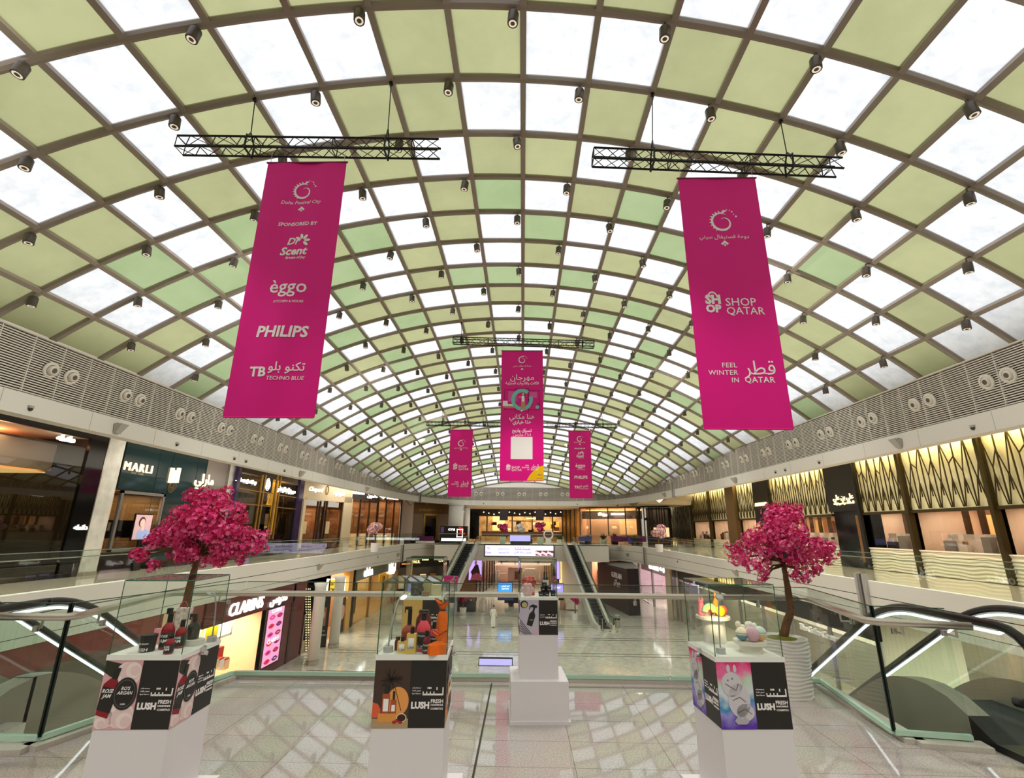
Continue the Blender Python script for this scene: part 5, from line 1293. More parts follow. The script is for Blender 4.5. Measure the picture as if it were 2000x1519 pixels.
# dark cafe behind the left far escalator
F = fq(777, 63, 880, 68); F.o.z = 0
r = shop('shopfront', F, 0, F.L, 'black cafe front with warm lettering behind the far left escalator'); r.location.z = ZA
interior(r, F, 0, F.L, ZA, -2.4, 3, DARKIN, None, None, 120); b = B(); slab(b, F, 0, F.L, -2.5, ZS0, -.2, .1, BLACK); b.build('fascia_panel', r)
sgn(r, F, 'BOLLINGER', 792, 1101, 4.5, mat('sign_orange', (255, 170, 90), .5, emit=(255, 160, 80), estr=1), 16, 'lit_sign', .15, .02); sgn(r, F, 'PAUL', 812, 1097, 8, SIGNWARM, 16, 'lit_sign', .15, .03); sgn(r, F, 'PATISSERIE', 830, 1093, 3, SIGNWARM, 13, 'lit_sign', .15); sgn(r, F, 'بول', 862, 1091, 6, SIGNWARM, 12, 'lit_sign', .15)
for k in range(5): b = B(); slab(b, F, F.L * (k + .2) / 5, F.L * (k + .7) / 5, ZA + 1, ZA + 2.6, -2.4, -2.2, [WOOD, PALEWALL][k % 2]); b.build('shelf_unit', r)

# ------------------------------------------------------------------ lower arcade, centre and right
# lightbox posters under the bridge
for x0, x1, yt, yb, lab, fig in ((916, 941, 1087, 1133, 'tall violet lightbox poster of a person in dark clothes by the far left escalator', 1), (1085, 1093, 1094, 1130, 'narrow violet lightbox poster under the right end of the led screen', 0)):
    Y = 62.5; F = Fr((0, Y, 0), (1, 0, 0)); F.n = Vector((0, -1, 0)); u0, v0 = F.px(x0, yb); r = thing('lightbox_poster', F.p(*F.px((x0 + x1) / 2, yb)), lab, 'poster')
    pbox(r, 'frame', F, x0 - 1, x1 + 1, yt - 1, yb + 1, BLACK, -.25, -.02); pbox(r, 'lit_face', F, x0, x1, yt, yb, mat('lightbox_violet', (190, 160, 250), .5, emit=(186, 158, 246), estr=1), -.02, .0)
    if fig:
        b = B(); b.poly([F.p(*F.px(x, y), .02) for x, y in ((922, 1131), (939, 1131), (937, 1115), (934, 1103), (929, 1101), (925, 1108), (919, 1117), (921, 1120))], mat('poster_dark_cloth', (70, 28, 44), .6)); b.build('poster_figure', r)
        ell(B(), F, 929.5, 1099, 2.6, 4.5, mat('totem_face', (220, 170, 150), .5), .03).build('poster_head', r)
        b = B(); b.poly([F.p(*F.px(x, y), .025) for x, y in ((918, 1133), (941, 1133), (940, 1122), (930, 1118), (921, 1124))], mat('poster_flowers', (190, 90, 110), .6, noise=.5, nscale=6)); b.build('poster_flowers', r)
# corridor behind the bridge on the lower floor
YC = 72; F = Fr((0, YC, 0), (1, 0, 0)); F.n = Vector((0, -1, 0))
r = thing('wayfinding_sign', atY(1020, 1098, 66), 'wide pale sign with arrows hanging in the lower corridor under the bridge', 'sign')
FW = Fr((0, 66, 0), (1, 0, 0)); FW.n = Vector((0, -1, 0))
b = B(); b.poly([FW.p(*FW.px(x, y), 0) for x, y in ((966, 1103), (972, 1097), (980, 1091), (1060, 1091), (1078, 1098), (1074, 1104), (966, 1104))], mat('sign_beige', (206, 186, 172), .5), (0, .08, 0)); b.build('panel', r)
for x, s in ((982, '←'), (1006, '↑'), (1049, '→')):
    u, v = FW.px(x, 1097); b = B(); d = {'←': (-1, 0), '↑': (0, 1), '→': (1, 0)}[s]; L = .3
    b.bar(FW.p(u - d[0] * L, v - d[1] * L, .02), FW.p(u + d[0] * L, v + d[1] * L, .02), .07, .02, BLACK, (0, 1, 0))
    for sgx in (-1, 1): b.bar(FW.p(u + d[0] * L, v + d[1] * L, .02), FW.p(u + d[0] * L * .2 + d[1] * sgx * .25, v + d[1] * L * .2 + d[0] * sgx * .25, .02), .07, .02, BLACK, (0, 1, 0))
    b.build('arrow', r)
sgn(r, FW, 'P', 1012, 1094, 4, BLACK, 2, 'symbol', .02); sgn(r, FW, 'WC', 990, 1096, 3, BLACK, 5, 'symbol', .02)
b = B(); b.tube([FW.p(*FW.px(980, 1091), -.04), FW.p(FW.px(980, 1091)[0], ZS0, -.04)], .02, STEEL, 5); b.build('hanger', r)
b = B(); b.tube([FW.p(*FW.px(1060, 1091), -.04), FW.p(FW.px(1060, 1091)[0], ZS0, -.04)], .02, STEEL, 5); b.build('hanger', r)
for sx, x0, x1, lab in ((-1, 935, 968, 'brown glass shop on the left of the lower corridor'), (1, 1062, 1092, 'pale glass shop on the right of the lower corridor')):
    F = fq(x0, 63.5, x1, 85) if sx < 0 else fq(x0, 85, x1, 63.5)
    r = shop('shopfront', F, 0, F.L, lab); r.location.z = ZA
    interior(r, F, 0, F.L, ZA, ZS0 - .2, 2.5, WOOD if sx < 0 else PALEWALL, None, None, 160); b = B(); slab(b, F, 0, F.L, ZS0 - .7, ZS0, -.1, .1, BRONZE); b.build('fascia_panel', r)
    for k in range(7): b = B(); u = F.L * k / 6; slab(b, F, max(0, u - .1), min(F.L, u + .1), ZA, ZS0 - .6, -.1, .05, BRONZE if sx < 0 else GOLD); b.build('mullion', r)
    pane(r, F, 0, F.L, ZA, ZS0 - .7, -.04)
F = Fr((0, 86, 0), (1, 0, 0)); F.n = Vector((0, -1, 0))
r = shop('shopfront', F, F.px(966, 1120)[0], F.px(1064, 1120)[0], 'pinkish lit shop at the end of the lower corridor'); r.location.z = ZA
interior(r, F, F.px(966, 1120)[0], F.px(1064, 1120)[0], ZA, ZS0, 4, mat('mauve_wall', (178, 150, 130), .6), WOOD, PALEWALL, 260, (1, .86, .74), w0=0)
pbox(r, 'arch_unit', F, 992, 1020, 1108, 1136, mat('arch_mauve', (214, 176, 160), .6), -1.0, -.5); pbox(r, 'dark_niche', F, 1005, 1016, 1116, 1132, mat('arch_inside', (120, 80, 70), .6), -.5, -.45)
pbox(r, 'white_unit', F, 1026, 1046, 1112, 1136, PALEWALL, -2, -1.4); pbox(r, 'shelf', F, 970, 990, 1120, 1122, PALEWALL, -1, -.5)
for x in (968, 973, 1024, 1056): b = B(); u, v = F.px(x, 1138); b.lathe(F.p(u, ZA, -.5), [(.3, 0), (.28, .9), (.22, 1.2), (.1, 1.5), (.16, 1.65), (.1, 1.8), (.001, 1.85)], WHITE, 10); b.build('mannequin', r, True)
# maroon pavilion
a, c = atZ(1176, 1168, ZA), atZ(1229, 1202, ZA); d = atZ(1246, 1201, ZA)
GX = mat('pavilion_maroon', (44, 13, 22), .6); GS = mat('pavilion_side', (32, 24, 34), .5)
FG = Fr((c.x - 1.6, 64.5, 0), (c.x - (c.x - 1.6), 54.3 - 64.5, 0))
c0, c1, c2 = Vector((9.6, 66, 0)), Vector((11.0, 54.4, 0)), Vector((12.2, 54.7, 0))
FG = Fr(c0, c1 - c0); FG.L = (c1 - c0).length
FG.n = FG.u.cross(FG.v)
r = thing('shop_pavilion', (12, 59, ZA), 'dark maroon boxed shop pavilion with slanted grey lid on the lower right', 'shop pavilion')
FG2 = Fr(c1, c2 - c1); FG2.L = (c2 - c1).length
b = B(); slab(b, FG, 0, FG.L, ZA, FG.px(1200, 1106)[1], -.2, 0, GX); b.build('front_wall', r); b = B(); slab(b, FG2, 0, FG2.L, ZA, ZS0 - .3, -.2, .0, GS); b.build('side_wall', r)
zt = FG.px(1200, 1106)[1]
b = B(); b.add([FG.p(0, zt, .02), FG.p(FG.L, zt - .2, .02), FG2.p(FG2.L, ZS0 - .1, 0), FG.p(.5, ZS0 - .05, -4)], [(0, 1, 2, 3)], mat('lid_grey', (120, 116, 114), .5)); b.build('slanted_lid', r)
sgn(r, FG, 'GUERLAIN', 1204, 1124, 10, PRINTW, 19, 'white_sign', .03, 0); sgn(r, FG, 'جيرلان', 1205, 1137, 8, PRINTW, 12, 'white_sign', .03, 0)
# bright pink glass shop with white sign, cream column, dark shop
RR_ = Fr((15.3, 0, 0), (0, -1, 0)); URr = lambda x, y=1150: RR_.px(x, y)[0]
r = shop('shopfront', RR_, URr(1252), URr(1312), 'bright pinkish glass shopfront with glowing white sign on the lower right'); r.location.z = ZA
ua, ub = URr(1250), URr(1312)
interior(r, RR_, ua, ub, ZA, ZS0, 4, mat('lilac_wall', (236, 212, 226), .6), mat('pale_floor', (220, 208, 196), .3), WHITE, 700, (1, .93, .97))
for x in (1250, 1276, 1311): pbox(r, 'mullion', RR_, x - .8, x + .8, 1095, 1200 + (x - 1250) * .4, mat('mullion_grey', (140, 132, 130), .4), -.1, .08)
pbox(r, 'sign_band', RR_, 1252, 1311, 1097, 1120, mat('lilac_band', (226, 206, 222), .5), -.2, -.02); pane(r, RR_, ua, ub, ZA, ZS0, -.05)
pbox(r, 'white_wall_panel', RR_, 1282, 1310, 1145, 1195, WHITE, -1.5, -1.3); pbox(r, 'wood_bench', RR_, 1282, 1311, 1197, 1207, mat('blond_wood', (214, 176, 130), .5), -1.2, -.5); pbox(r, 'notice_poster', RR_, 1258, 1270, 1174, 1196, PRINTW, .02, .06)
pbox(r, 'dark_picture', RR_, 1292, 1312, 1168, 1178, mat('picture_dark', (70, 66, 70), .5), -1.29, -1.25)
sgn(r, RR_, 'LACOSTE', 1277, 1107, 9, SIGNW, 17, 'white_sign', .12, .01); sgn(r, RR_, 'لاكوست', 1295, 1111, 9, SIGNW, 11, 'white_sign', .12, .01)
r = thing('column', RR_.p(URr(1318), ZA, .3), 'cream square column between the pink shop and the dark shop on the lower right', 'column')
pbox(r, 'shaft', RR_, 1313, 1323, 1110, 1260, mat('cream_column', (222, 206, 180), .5), -.3, .5); pbox(r, 'edge_trim', RR_, 1323, 1326, 1110, 1262, STEEL, -.3, .45)
r = shop('shopfront', RR_, URr(1326), URr(1700), 'dark shopfront with a wall of pictures along the lower right arcade'); r.location.z = ZA
ua, ub = URr(1326), URr(1720, 1280)
interior(r, RR_, ua, ub, ZA, ZS0, 3.5, mat('smoke_wall', (176, 166, 148), .5), mat('smoke_floor', (190, 180, 164), .2), None, 200, (1, .93, .82))
b = B(); slab(b, RR_, ua, ub, -2.3, ZS0, -.2, .05, mat('charcoal_fascia', (54, 50, 48), .4)); b.build('fascia_panel', r)
for k in range(9): b = B(); u = ua + (ub - ua) * k / 8; slab(b, RR_, u - .06, u + .06, ZA, -2.3, -.1, .06, mat('mullion_grey', (140, 132, 130), .4)); b.build('mullion', r)
pane(r, RR_, ua, ub, ZA, -2.5, -.05)
pbox(r, 'lilac_screen', RR_, 1328, 1352, 1136, 1160, mat('screen_lilac_soft', (210, 200, 240), .5, emit=(200, 190, 236), estr=.8), -.6, -.5); pbox(r, 'face_picture', RR_, 1327, 1336, 1117, 1136, mat('picture_brown', (120, 70, 50), .5), -.4, -.3)
sgn(r, RR_, 'The Coffee Corner', 1600, 1235, 14, PRINTW, 70, 'white_sign', .12, .01, shear=.25)
# narrow lilac shop by the far right escalator
F = fq(1152, 71, 1178, 68); r = shop('shopfront', F, 0, F.L, 'narrow shop with violet glowing sign behind the far right escalator'); r.location.z = ZA
interior(r, F, 0, F.L, ZA, ZS0, 1.5, mat('blush_wall', (200, 150, 130), .5), None, None, 160)
pbox(r, 'glow_sign', F, 1157, 1175, 1086, 1095, mat('sign_violet_glow', (230, 215, 255), .5, emit=(214, 190, 255), estr=1.6), .0, .2); sgn(r, F, 'SWATCH', 1166, 1090, 5, mat('sign_violet_ink', (120, 70, 190), .5), 15, 'lettering', .22, .03)
for k in range(4): b = B(); slab(b, F, F.L * (k + .15) / 4, F.L * (k + .6) / 4, ZA + .8, ZA + 3.2, -1.2, -.8, [GOLD, PALEWALL][k % 2]); b.build('shelf_unit', r)

# ------------------------------------------------------------------ display pedestals with glass cases on the plaza
PEDW = mat('pedestal_white', (226, 222, 226), .45); PRBLK = mat('print_black', (38, 36, 34), .5)
def local(origin, rot):
    c, s = math.cos(rot), math.sin(rot)
    return Fr(origin, (c, s, 0)), Fr(origin, (-s, c, 0))
HW = .24; ZP0, ZP1, ZSH, ZCT = .94, 1.34, 1.372, 1.83
def lush(r, F, u0, u1):    # the white logo on the black half of a print (u right)
    w = u1 - u0; c = (u0 + u1) / 2
    text('logo_lettering', r, 'LUSH', F, u0 + w * .06, .13, .086, PRINTW, 'LEFT', lift=.002, bold=.05, width=w * .50)
    for k, (s, q) in enumerate((('FRESH', .03), ('HANDMADE', .02), ('COSMETICS', .02))):
        text('logo_lettering', r, s, F, u0 + w * .6, .155 - k * .022, q, PRINTW, 'LEFT', lift=.002, bold=.02, width=w * .34)
    for k, s in enumerate(('مستحضرات', 'تجميل طازجة', 'مصنوعة يدويا')):
        text('logo_lettering', r, s, F, u0 + w * .19, .235 - k * .017, .022, PRINTW, lift=.002, bold=.01, width=w * .24)
    b = B(); x0, x1 = u0 + w * .36, u0 + w * .94
    for q in ((x0, x1, .190, .200), (x1 - .008, x1, .190, .237), (x0, x0 + .007, .190, .212), (x0 + w * .10, x0 + w * .10 + .007, .19, .212), (x0 + w * .2, x0 + w * .2 + .007, .19, .212), (x0 + w * .3, x0 + w * .3 + .007, .19, .212)):
        slab(b, F, q[0], q[1], q[2], q[3], .0, .0025, PRINTW)
    for x in (x0 + w * .13, x0 + w * .17, x0 + w * .21, x1 - w * .2): slab(b, F, x, x + .007, .228 if x < x1 - w * .25 else .222, .238, 0, .0025, PRINTW)
    b.build('logo_arabic', r)
PK = lambda n, c: mat(n, c, .55)
def flat(b, F, pts, m, w): b.poly([F.p(x, y, w) for x, y in pts], m); return b
def disc(b, F, u, v, rx, ry, m, w, n=24): b.poly([F.p(u + rx * math.cos(t), v + ry * math.sin(t), w) for t in [2 * math.pi * k / n for k in range(n)]], m); return b
def art_rose(r, F):
    u0, u1 = -HW, .0
    b = B(); slab(b, F, u0, u1, 0, .4, -.001, .001, PK('art_pink', (222, 168, 176))); b.build('picture_ground', r)
    b = B(); flat(b, F, [(u0, .40), (u0, .33), (u0 + .05, .30), (u0 + .12, .345), (u0 + .17, .325), (u1, .35), (u1, .33), (u0 + .2, .37), (u0 + .1, .38)], PK('art_leaf', (44, 48, 36)), .0015); b.build('picture_leaves', r)
    for x, y, q in ((-.05, .34, .085), (-.05, .045, .085), (-.2, .03, .06), (-.13, .22, .05)):
        for k in range(4):
            b = B(); disc(b, F, max(u0 + q * (1 - k * .2), min(u1 - q * (1 - k * .2), x + .01 * (k % 2))), max(q * (1 - k * .2), min(.4 - q * (1 - k * .2), y)), q * (1 - k * .2), q * (1 - k * .2) * .9, [PK('rose_pale', (240, 222, 218)), PK('rose_mid', (230, 202, 202))][k % 2], .0018 + k * .0003); b.build('picture_rose', r)
    a = -.2
    def rp(cx, cy, pts): return [(max(-HW + .002, cx + x * math.cos(a) - y * math.sin(a)), cy + x * math.sin(a) + y * math.cos(a)) for x, y in pts]
    b = B(); cx, cy = -.182, .2
    flat(b, F, rp(cx, cy, [(-.055, -.13), (.05, -.13), (.05, .05), (.025, .09), (-.025, .09), (-.055, .05)]), PK('art_red', (142, 24, 40)), .0034); flat(b, F, rp(cx, cy, [(-.055, -.1), (.052, -.1), (.052, .04), (-.055, .04)]), PRBLK, .0037); flat(b, F, rp(cx, cy, [(-.02, .09), (.02, .09), (.02, .16), (-.02, .16)]), PRBLK, .0037); b.build('picture_bottle', r)
    cx, cy, q = -.078, .205, .076
    for k, (rr, m) in enumerate(((1.0, PRBLK), (.86, PK('art_rim', (120, 116, 116))), (.83, PRBLK))): b = B(); disc(b, F, cx, cy, q * rr, q * rr * 1.25, m, .0045 + k * .0004); b.build('picture_jar', r)
    text('picture_lettering', r, 'ROSE\nJAM', F, -.188, .205, .030, PRINTW, lift=.0045, shear=.3, bold=.02); text('picture_lettering', r, 'RO\'S\nARGAN', F, -.078, .222, .03, PRINTW, lift=.0062, shear=.3, bold=.015, width=.1)
    text('picture_lettering', r, 'LUSH', F, -.078, .145, .013, PRINTW, lift=.0062, bold=.02)
def art_orange(r, F):
    u0, u1 = -HW, .0
    b = B(); slab(b, F, u0, u1, 0, .4, -.001, .001, PK('art_umber', (70, 54, 44))); slab(b, F, u0, u1, 0, .055, .001, .0014, PK('art_sand', (178, 150, 110))); b.build('picture_ground', r)
    b = B(); disc(b, F, -.075, .155, .072, .085, PK('art_sun', (232, 158, 84)), .0016); b.build('picture_sun', r)
    b = B(); flat(b, F, [(u0, .06), (u0 + .055, .06), (u0 + .055, .11), (u0 + .035, .14), (u0, .15)], PK('art_coral', (226, 96, 60)), .0018); b.build('picture_disc', r)
    b = B(); slab(b, F, -.2, -.075, .035, .085, .0016, .0026, PK('art_amber', (224, 150, 70))); b.build('picture_block', r)
    for x0, x1, y0, y1 in ((-.178, -.128, .085, .2), (-.122, -.083, .085, .165)):
        b = B(); slab(b, F, x0, x1, y0, y1, .0026, .0034, PK('art_amber_glass', (170, 84, 52))); slab(b, F, x0 + .012, x1 - .012, y1, y1 + .05, .0026, .0034, PRBLK); slab(b, F, x0 + .008, x1 - .008, y0 + .012, y1 - .03, .0034, .0038, PRINTW); b.build('picture_perfume', r)
    b = B(); rr = random.Random(5)
    for k in range(60):
        x, y = -.13, .285; t = rr.uniform(0, 2 * math.pi); L = rr.uniform(.02, .085)
        b.bar(F.p(x, y, .002), F.p(x + L * math.cos(t), y + L * .8 * math.sin(t), .002), .003, .001, PK('art_thistle', (46, 34, 32)), F.n)
    b.bar(F.p(-.1, .24, .002), F.p(-.05, .1, .002), .004, .001, PK('art_thistle', (46, 34, 32)), F.n); b.build('picture_thistle', r)
    b = B(); disc(b, F, -.045, .06, .034, .026, PK('art_rind', (236, 216, 180)), .003); disc(b, F, -.045, .06, .028, .021, PK('art_fruit', (64, 34, 28)), .0034); b.build('picture_fruit', r)
    b = B(); [disc(b, F, -.09 + .02 * k, .035 + .01 * (k % 2), .014, .01, PK('art_petal', (176, 40, 40)), .003 + k * .0002) for k in range(3)]; b.build('picture_petals', r)
def art_bunny(r, F):
    u0, u1 = -HW, .0
    b = B(); m = bpy.data.materials.get('art_rainbow')
    if not m:
        m = bpy.data.materials.new('art_rainbow'); m.use_nodes = True; nt = m.node_tree; bs = nt.nodes['Principled BSDF']; g = nt.nodes.new('ShaderNodeNewGeometry'); sp = nt.nodes.new('ShaderNodeSeparateXYZ'); mr = nt.nodes.new('ShaderNodeMapRange'); no = nt.nodes.new('ShaderNodeTexNoise'); no.inputs['Scale'].default_value = 9; no.inputs['Detail'].default_value = 6
        ad = nt.nodes.new('ShaderNodeMath'); ad.operation = 'ADD'; ml = nt.nodes.new('ShaderNodeMath'); ml.operation = 'MULTIPLY'; ml.inputs[1].default_value = .42
        mr.inputs['From Min'].default_value = ZP0 - .08; mr.inputs['From Max'].default_value = ZP1 + .1; rp = nt.nodes.new('ShaderNodeValToRGB'); e = rp.color_ramp.elements
        e[0].position = .28; e[0].color = rgb(90, 50, 170); e[1].position = .95; e[1].color = rgb(224, 20, 110)
        for p_, c_ in ((.42, (160, 150, 220)), (.52, (40, 140, 190)), (.62, (216, 220, 232)), (.74, (190, 216, 190)), (.84, (236, 120, 170))): q = e.new(p_); q.color = rgb(*c_)
        nt.links.new(g.outputs['Position'], sp.inputs[0]); nt.links.new(sp.outputs['Z'], mr.inputs['Value']); nt.links.new(g.outputs['Position'], no.inputs['Vector']); nt.links.new(no.outputs['Fac'], ml.inputs[0]); nt.links.new(mr.outputs[0], ad.inputs[0]); nt.links.new(ml.outputs[0], ad.inputs[1])
        sb = nt.nodes.new('ShaderNodeMath'); sb.operation = 'SUBTRACT'; sb.inputs[1].default_value = .09; nt.links.new(ad.outputs[0], sb.inputs[0]); nt.links.new(sb.outputs[0], rp.inputs['Fac']); nt.links.new(rp.outputs['Color'], bs.inputs['Base Color']); bs.inputs['Roughness'].default_value = .55
    slab(b, F, u0, u1, 0, .4, -.001, .001, m); b.build('picture_ground', r)
    b = B(); W1 = PK('art_plaster', (206, 202, 210)); W2 = PK('art_plaster_shade', (178, 174, 184))
    for x, y, rx, ry in ((-.145, .265, .07, .075), (-.105, .17, .075, .1), (-.07, .1, .06, .05), (-.16, .36, .012, .025), (-.115, .36, .012, .025)): b.poly([F.p(x + rx * math.cos(t), max(.01, min(.39, y + ry * math.sin(t))), .002) for t in [2 * math.pi * k / 22 for k in range(22)]], W1, F.n * .003)
    b.build('picture_plaster_figure', r)
    b = B(); dk = PK('art_line', (96, 92, 100))
    for p0, p1 in (((-.19, .27), (-.12, .23)), ((-.12, .23), (-.10, .27)), ((-.15, .17), (-.10, .19)), ((-.10, .19), (-.06, .16)), ((-.12, .1), (-.07, .12)), ((-.07, .12), (-.03, .09))): b.bar(F.p(*p0, .0055), F.p(*p1, .0055), .004, .001, dk, F.n)
    for x, y in ((-.17, .29), (-.14, .3)): disc(b, F, x, y, .005, .006, dk, .0056)
    b.build('picture_lines', r)
    b = B(); flat(b, F, [(-.15, .05), (-.12, .085), (-.1, .06), (-.08, .075), (-.05, .05), (-.07, .03), (-.13, .03)], W2, .0055); b.build('picture_gift', r)
def art_spray(r, F):
    u0, u1 = -HW, .0
    b = B(); slab(b, F, u0, u1, 0, .4, -.001, .001, PK('art_lavender', (196, 188, 208))); b.build('picture_ground', r)
    b = B(); a = -.3
    for pts in ([(-.035, -.1), (.035, -.1), (.04, .03), (.015, .07), (-.015, .07), (-.04, .03)], [(-.012, .07), (.012, .07), (.012, .12), (-.012, .12)], [(-.06, .11), (.03, .12), (.03, .15), (-.03, .15), (-.06, .12)], [(-.06, .12), (-.045, .12), (-.05, .08), (-.06, .08)]):
        flat(b, F, [(-.09 + x * math.cos(a) - y * math.sin(a), .2 + x * math.sin(a) + y * math.cos(a)) for x, y in pts], PRBLK, .002)
    b.build('picture_spray', r)
    b = B(); disc(b, F, -.185, .35, .05, .045, PRBLK, .002); disc(b, F, -.18, .345, .035, .032, PK('art_cream_pot', (190, 180, 130)), .0025); b.build('picture_pot', r)
    b = B(); [b.bar(F.p(-.235, .05 + .03 * k, .002), F.p(-.17 + .02 * k, .005, .002), .008, .001, PRBLK, F.n) for k in range(5)]; b.build('picture_sticks', r)
    b = B(); disc(b, F, -.03, .035, .03, .03, PK('art_rosebud', (222, 180, 184)), .002); b.build('picture_rose', r)
    text('picture_lettering', r, 'LUSH', F, -.095, .17, .016, PRINTW, lift=.003, shear=.3)
def art_yellow(r, F):
    b = B(); slab(b, F, -HW, 0, 0, .4, -.001, .001, PK('art_mustard', (222, 178, 96))); b.build('picture_ground', r)
def pedestal(cx, cy, rot, label, art, side_art=True, knob=1):
    r = thing('display_pedestal', (cx, cy, 0), label, 'pedestal')
    r.rotation_euler = (0, 0, 0); o = Vector((cx, cy, 0)); c, s = math.cos(rot), math.sin(rot); X = Vector((c, s, 0)); Y = Vector((-s, c, 0))
    def bx(b, hx, hy, z0, z1, m): b.box((cx, cy, (z0 + z1) / 2), (hx * 2, hy * 2, z1 - z0), m, rot)
    b = B(); bx(b, .36, .36, .0, .04, PEDW); bx(b, .345, .345, .04, .45, PEDW); b.build('plinth', r)
    b = B(); bx(b, HW - .002, HW - .002, .45, ZP0, PEDW); b.build('shaft', r)
    b = B(); bx(b, HW, HW, ZP0, ZP1, PRBLK); wrap = b.build('print_wrap', r)
    faces = [Fr(o - Y * HW + Vector((0, 0, ZP0)), X), Fr(o + X * HW + Vector((0, 0, ZP0)), Y), Fr(o - X * HW + Vector((0, 0, ZP0)), -Y)]
    for k, F in enumerate(faces):
        F.n = F.u.cross(F.v)
        sub = wrap
        art(sub, F)
        lush(sub, F, .0, HW)
    b = B(); bx(b, HW + .004, HW + .004, ZP1, ZSH, mat('shelf_white', (236, 238, 232), .3)); b.build('shelf', r)
    g = .005
    for k, F in enumerate(faces + [Fr(o + Y * HW + Vector((0, 0, ZP0)), -X)]):
        F.n = F.u.cross(F.v); b = B(); slab(b, F, -HW + .003, HW - .003, ZSH - ZP0, ZCT - ZP0, -.008, -.002, CASEGLASS); b.build('case_pane', r)
    b = B(); bx(b, HW - .003, HW - .003, ZCT, ZCT + .008, CASEGLASS); b.build('case_lid', r)
    b = B()
    P = lambda x, y, z: o + X * x + Y * y + Vector((0, 0, z))
    q = [(-HW, -HW), (HW, -HW), (HW, HW), (-HW, HW)]
    for (x0, y0), (x1, y1) in zip(q, q[1:] + q[:1]):
        k = .985; b.tube([P(x0 * k, y0 * k, ZCT + .006), P(x1 * k, y1 * k, ZCT + .006)], .0032, DKEDGE, 4); b.tube([P(x0 * k, y0 * k, ZSH), P(x0 * k, y0 * k, ZCT)], .0032, DKEDGE, 4)
    b.build('green_glass_edge', r)
    for x, y in ((knob * (HW + .012), .0),):
        b = B(); b.tube([P(x, y, ZP1 - .01), P(x + knob * .03, y, ZP1 - .01)], .016, CHROME, 10); b.box(P(x, y, ZP1 + .01), (.02, .045, .05), CHROME, rot); b.build('lock_clip', r)
    for x, y in ((-.19, -HW), (.2, -HW)) if knob > 0 else ():
        pass
    return r
ped = {'L': (-2.535, 3.79, .06), 'M': (-.765, 3.90, .055), 'R': (1.552, 3.99, .055), 'B': (.195, 6.90, .05), 'Y': (-1.26, 6.78, .05)}
pedestal(*ped['L'], 'white display pedestal at left with rose and bottle prints on two sides', art_rose)
pedestal(*ped['M'], 'white display pedestal in the middle with orange perfume print', art_orange)
pedestal(*ped['R'], 'white display pedestal at right with rainbow coloured print of a plaster figure', art_bunny, knob=-1)
pedestal(*ped['B'], 'far white display pedestal by the handrail with lavender spray bottle print', art_spray)
pedestal(*ped['Y'], 'far white display pedestal with mustard print behind the middle pedestal', art_yellow)
for k in ('L',):
    cx, cy, rot = ped[k]
# ------------------------------------------------------------------ goods in the cases
ZS_ = ZSH + .001
LAMPG = mat('lamp_silver', (196, 196, 196), .35, .5)
def gooseneck(base, headpx, Yh, label, aim=(0, -.3, -1), neck=None):
    q = atZ(base[0], base[1], ZS_); r = thing('display_lamp', q, label, 'lamp')
    b = B(); b.lathe(q, [(.034, 0), (.034, .032), (.03, .036)], LAMPG, 18); b.build('base', r)
    h = atY(headpx[0], headpx[1], Yh); pts = []
    a = q + Vector((0, 0, .035)); m1 = a.lerp(h, .3) + Vector((-.035 if neck is None else neck, 0, .1)); 
    for k in range(15):
        t = k / 14; c1 = a + Vector((0, 0, .13)); c2 = h + Vector(((-.05 if neck is None else neck), .0, .06)); pts.append(a * (1 - t) ** 3 + c1 * 3 * t * (1 - t) ** 2 + c2 * 3 * t * t * (1 - t) + h * t ** 3)
    b = B(); b.tube(pts, .0055, LAMPG, 8); b.build('neck', r, True)
    b = B(); d = Vector(aim).normalized(); t1 = d.orthogonal().normalized(); t2 = d.cross(t1); n = 18
    for rr, w, m in (((.026, .03), (-.006, .006), LAMPG),):
        ring = []
        for rad, ww in ((.004, -.012), (.026, -.006), (.03, .004), (.027, .006)): ring.append([h + d * ww + (t1 * math.cos(2 * math.pi * k / n) + t2 * math.sin(2 * math.pi * k / n)) * rad for k in range(n)])
        for A, C in zip(ring, ring[1:]): b.add(A + C, [(k, (k + 1) % n, n + (k + 1) % n, n + k) for k in range(n)], LAMPG)
        b.poly(ring[0][::-1], LAMPG)
    b.build('head', r, True)
    b = B(); b.poly([h + d * .0055 + (t1 * math.cos(2 * math.pi * k / n) + t2 * math.sin(2 * math.pi * k / n)) * .026 for k in range(n)], mat('lamp_led', (255, 250, 240), .4, emit=(255, 246, 228), estr=2.5)); b.build('led_disc', r)
    return r, h
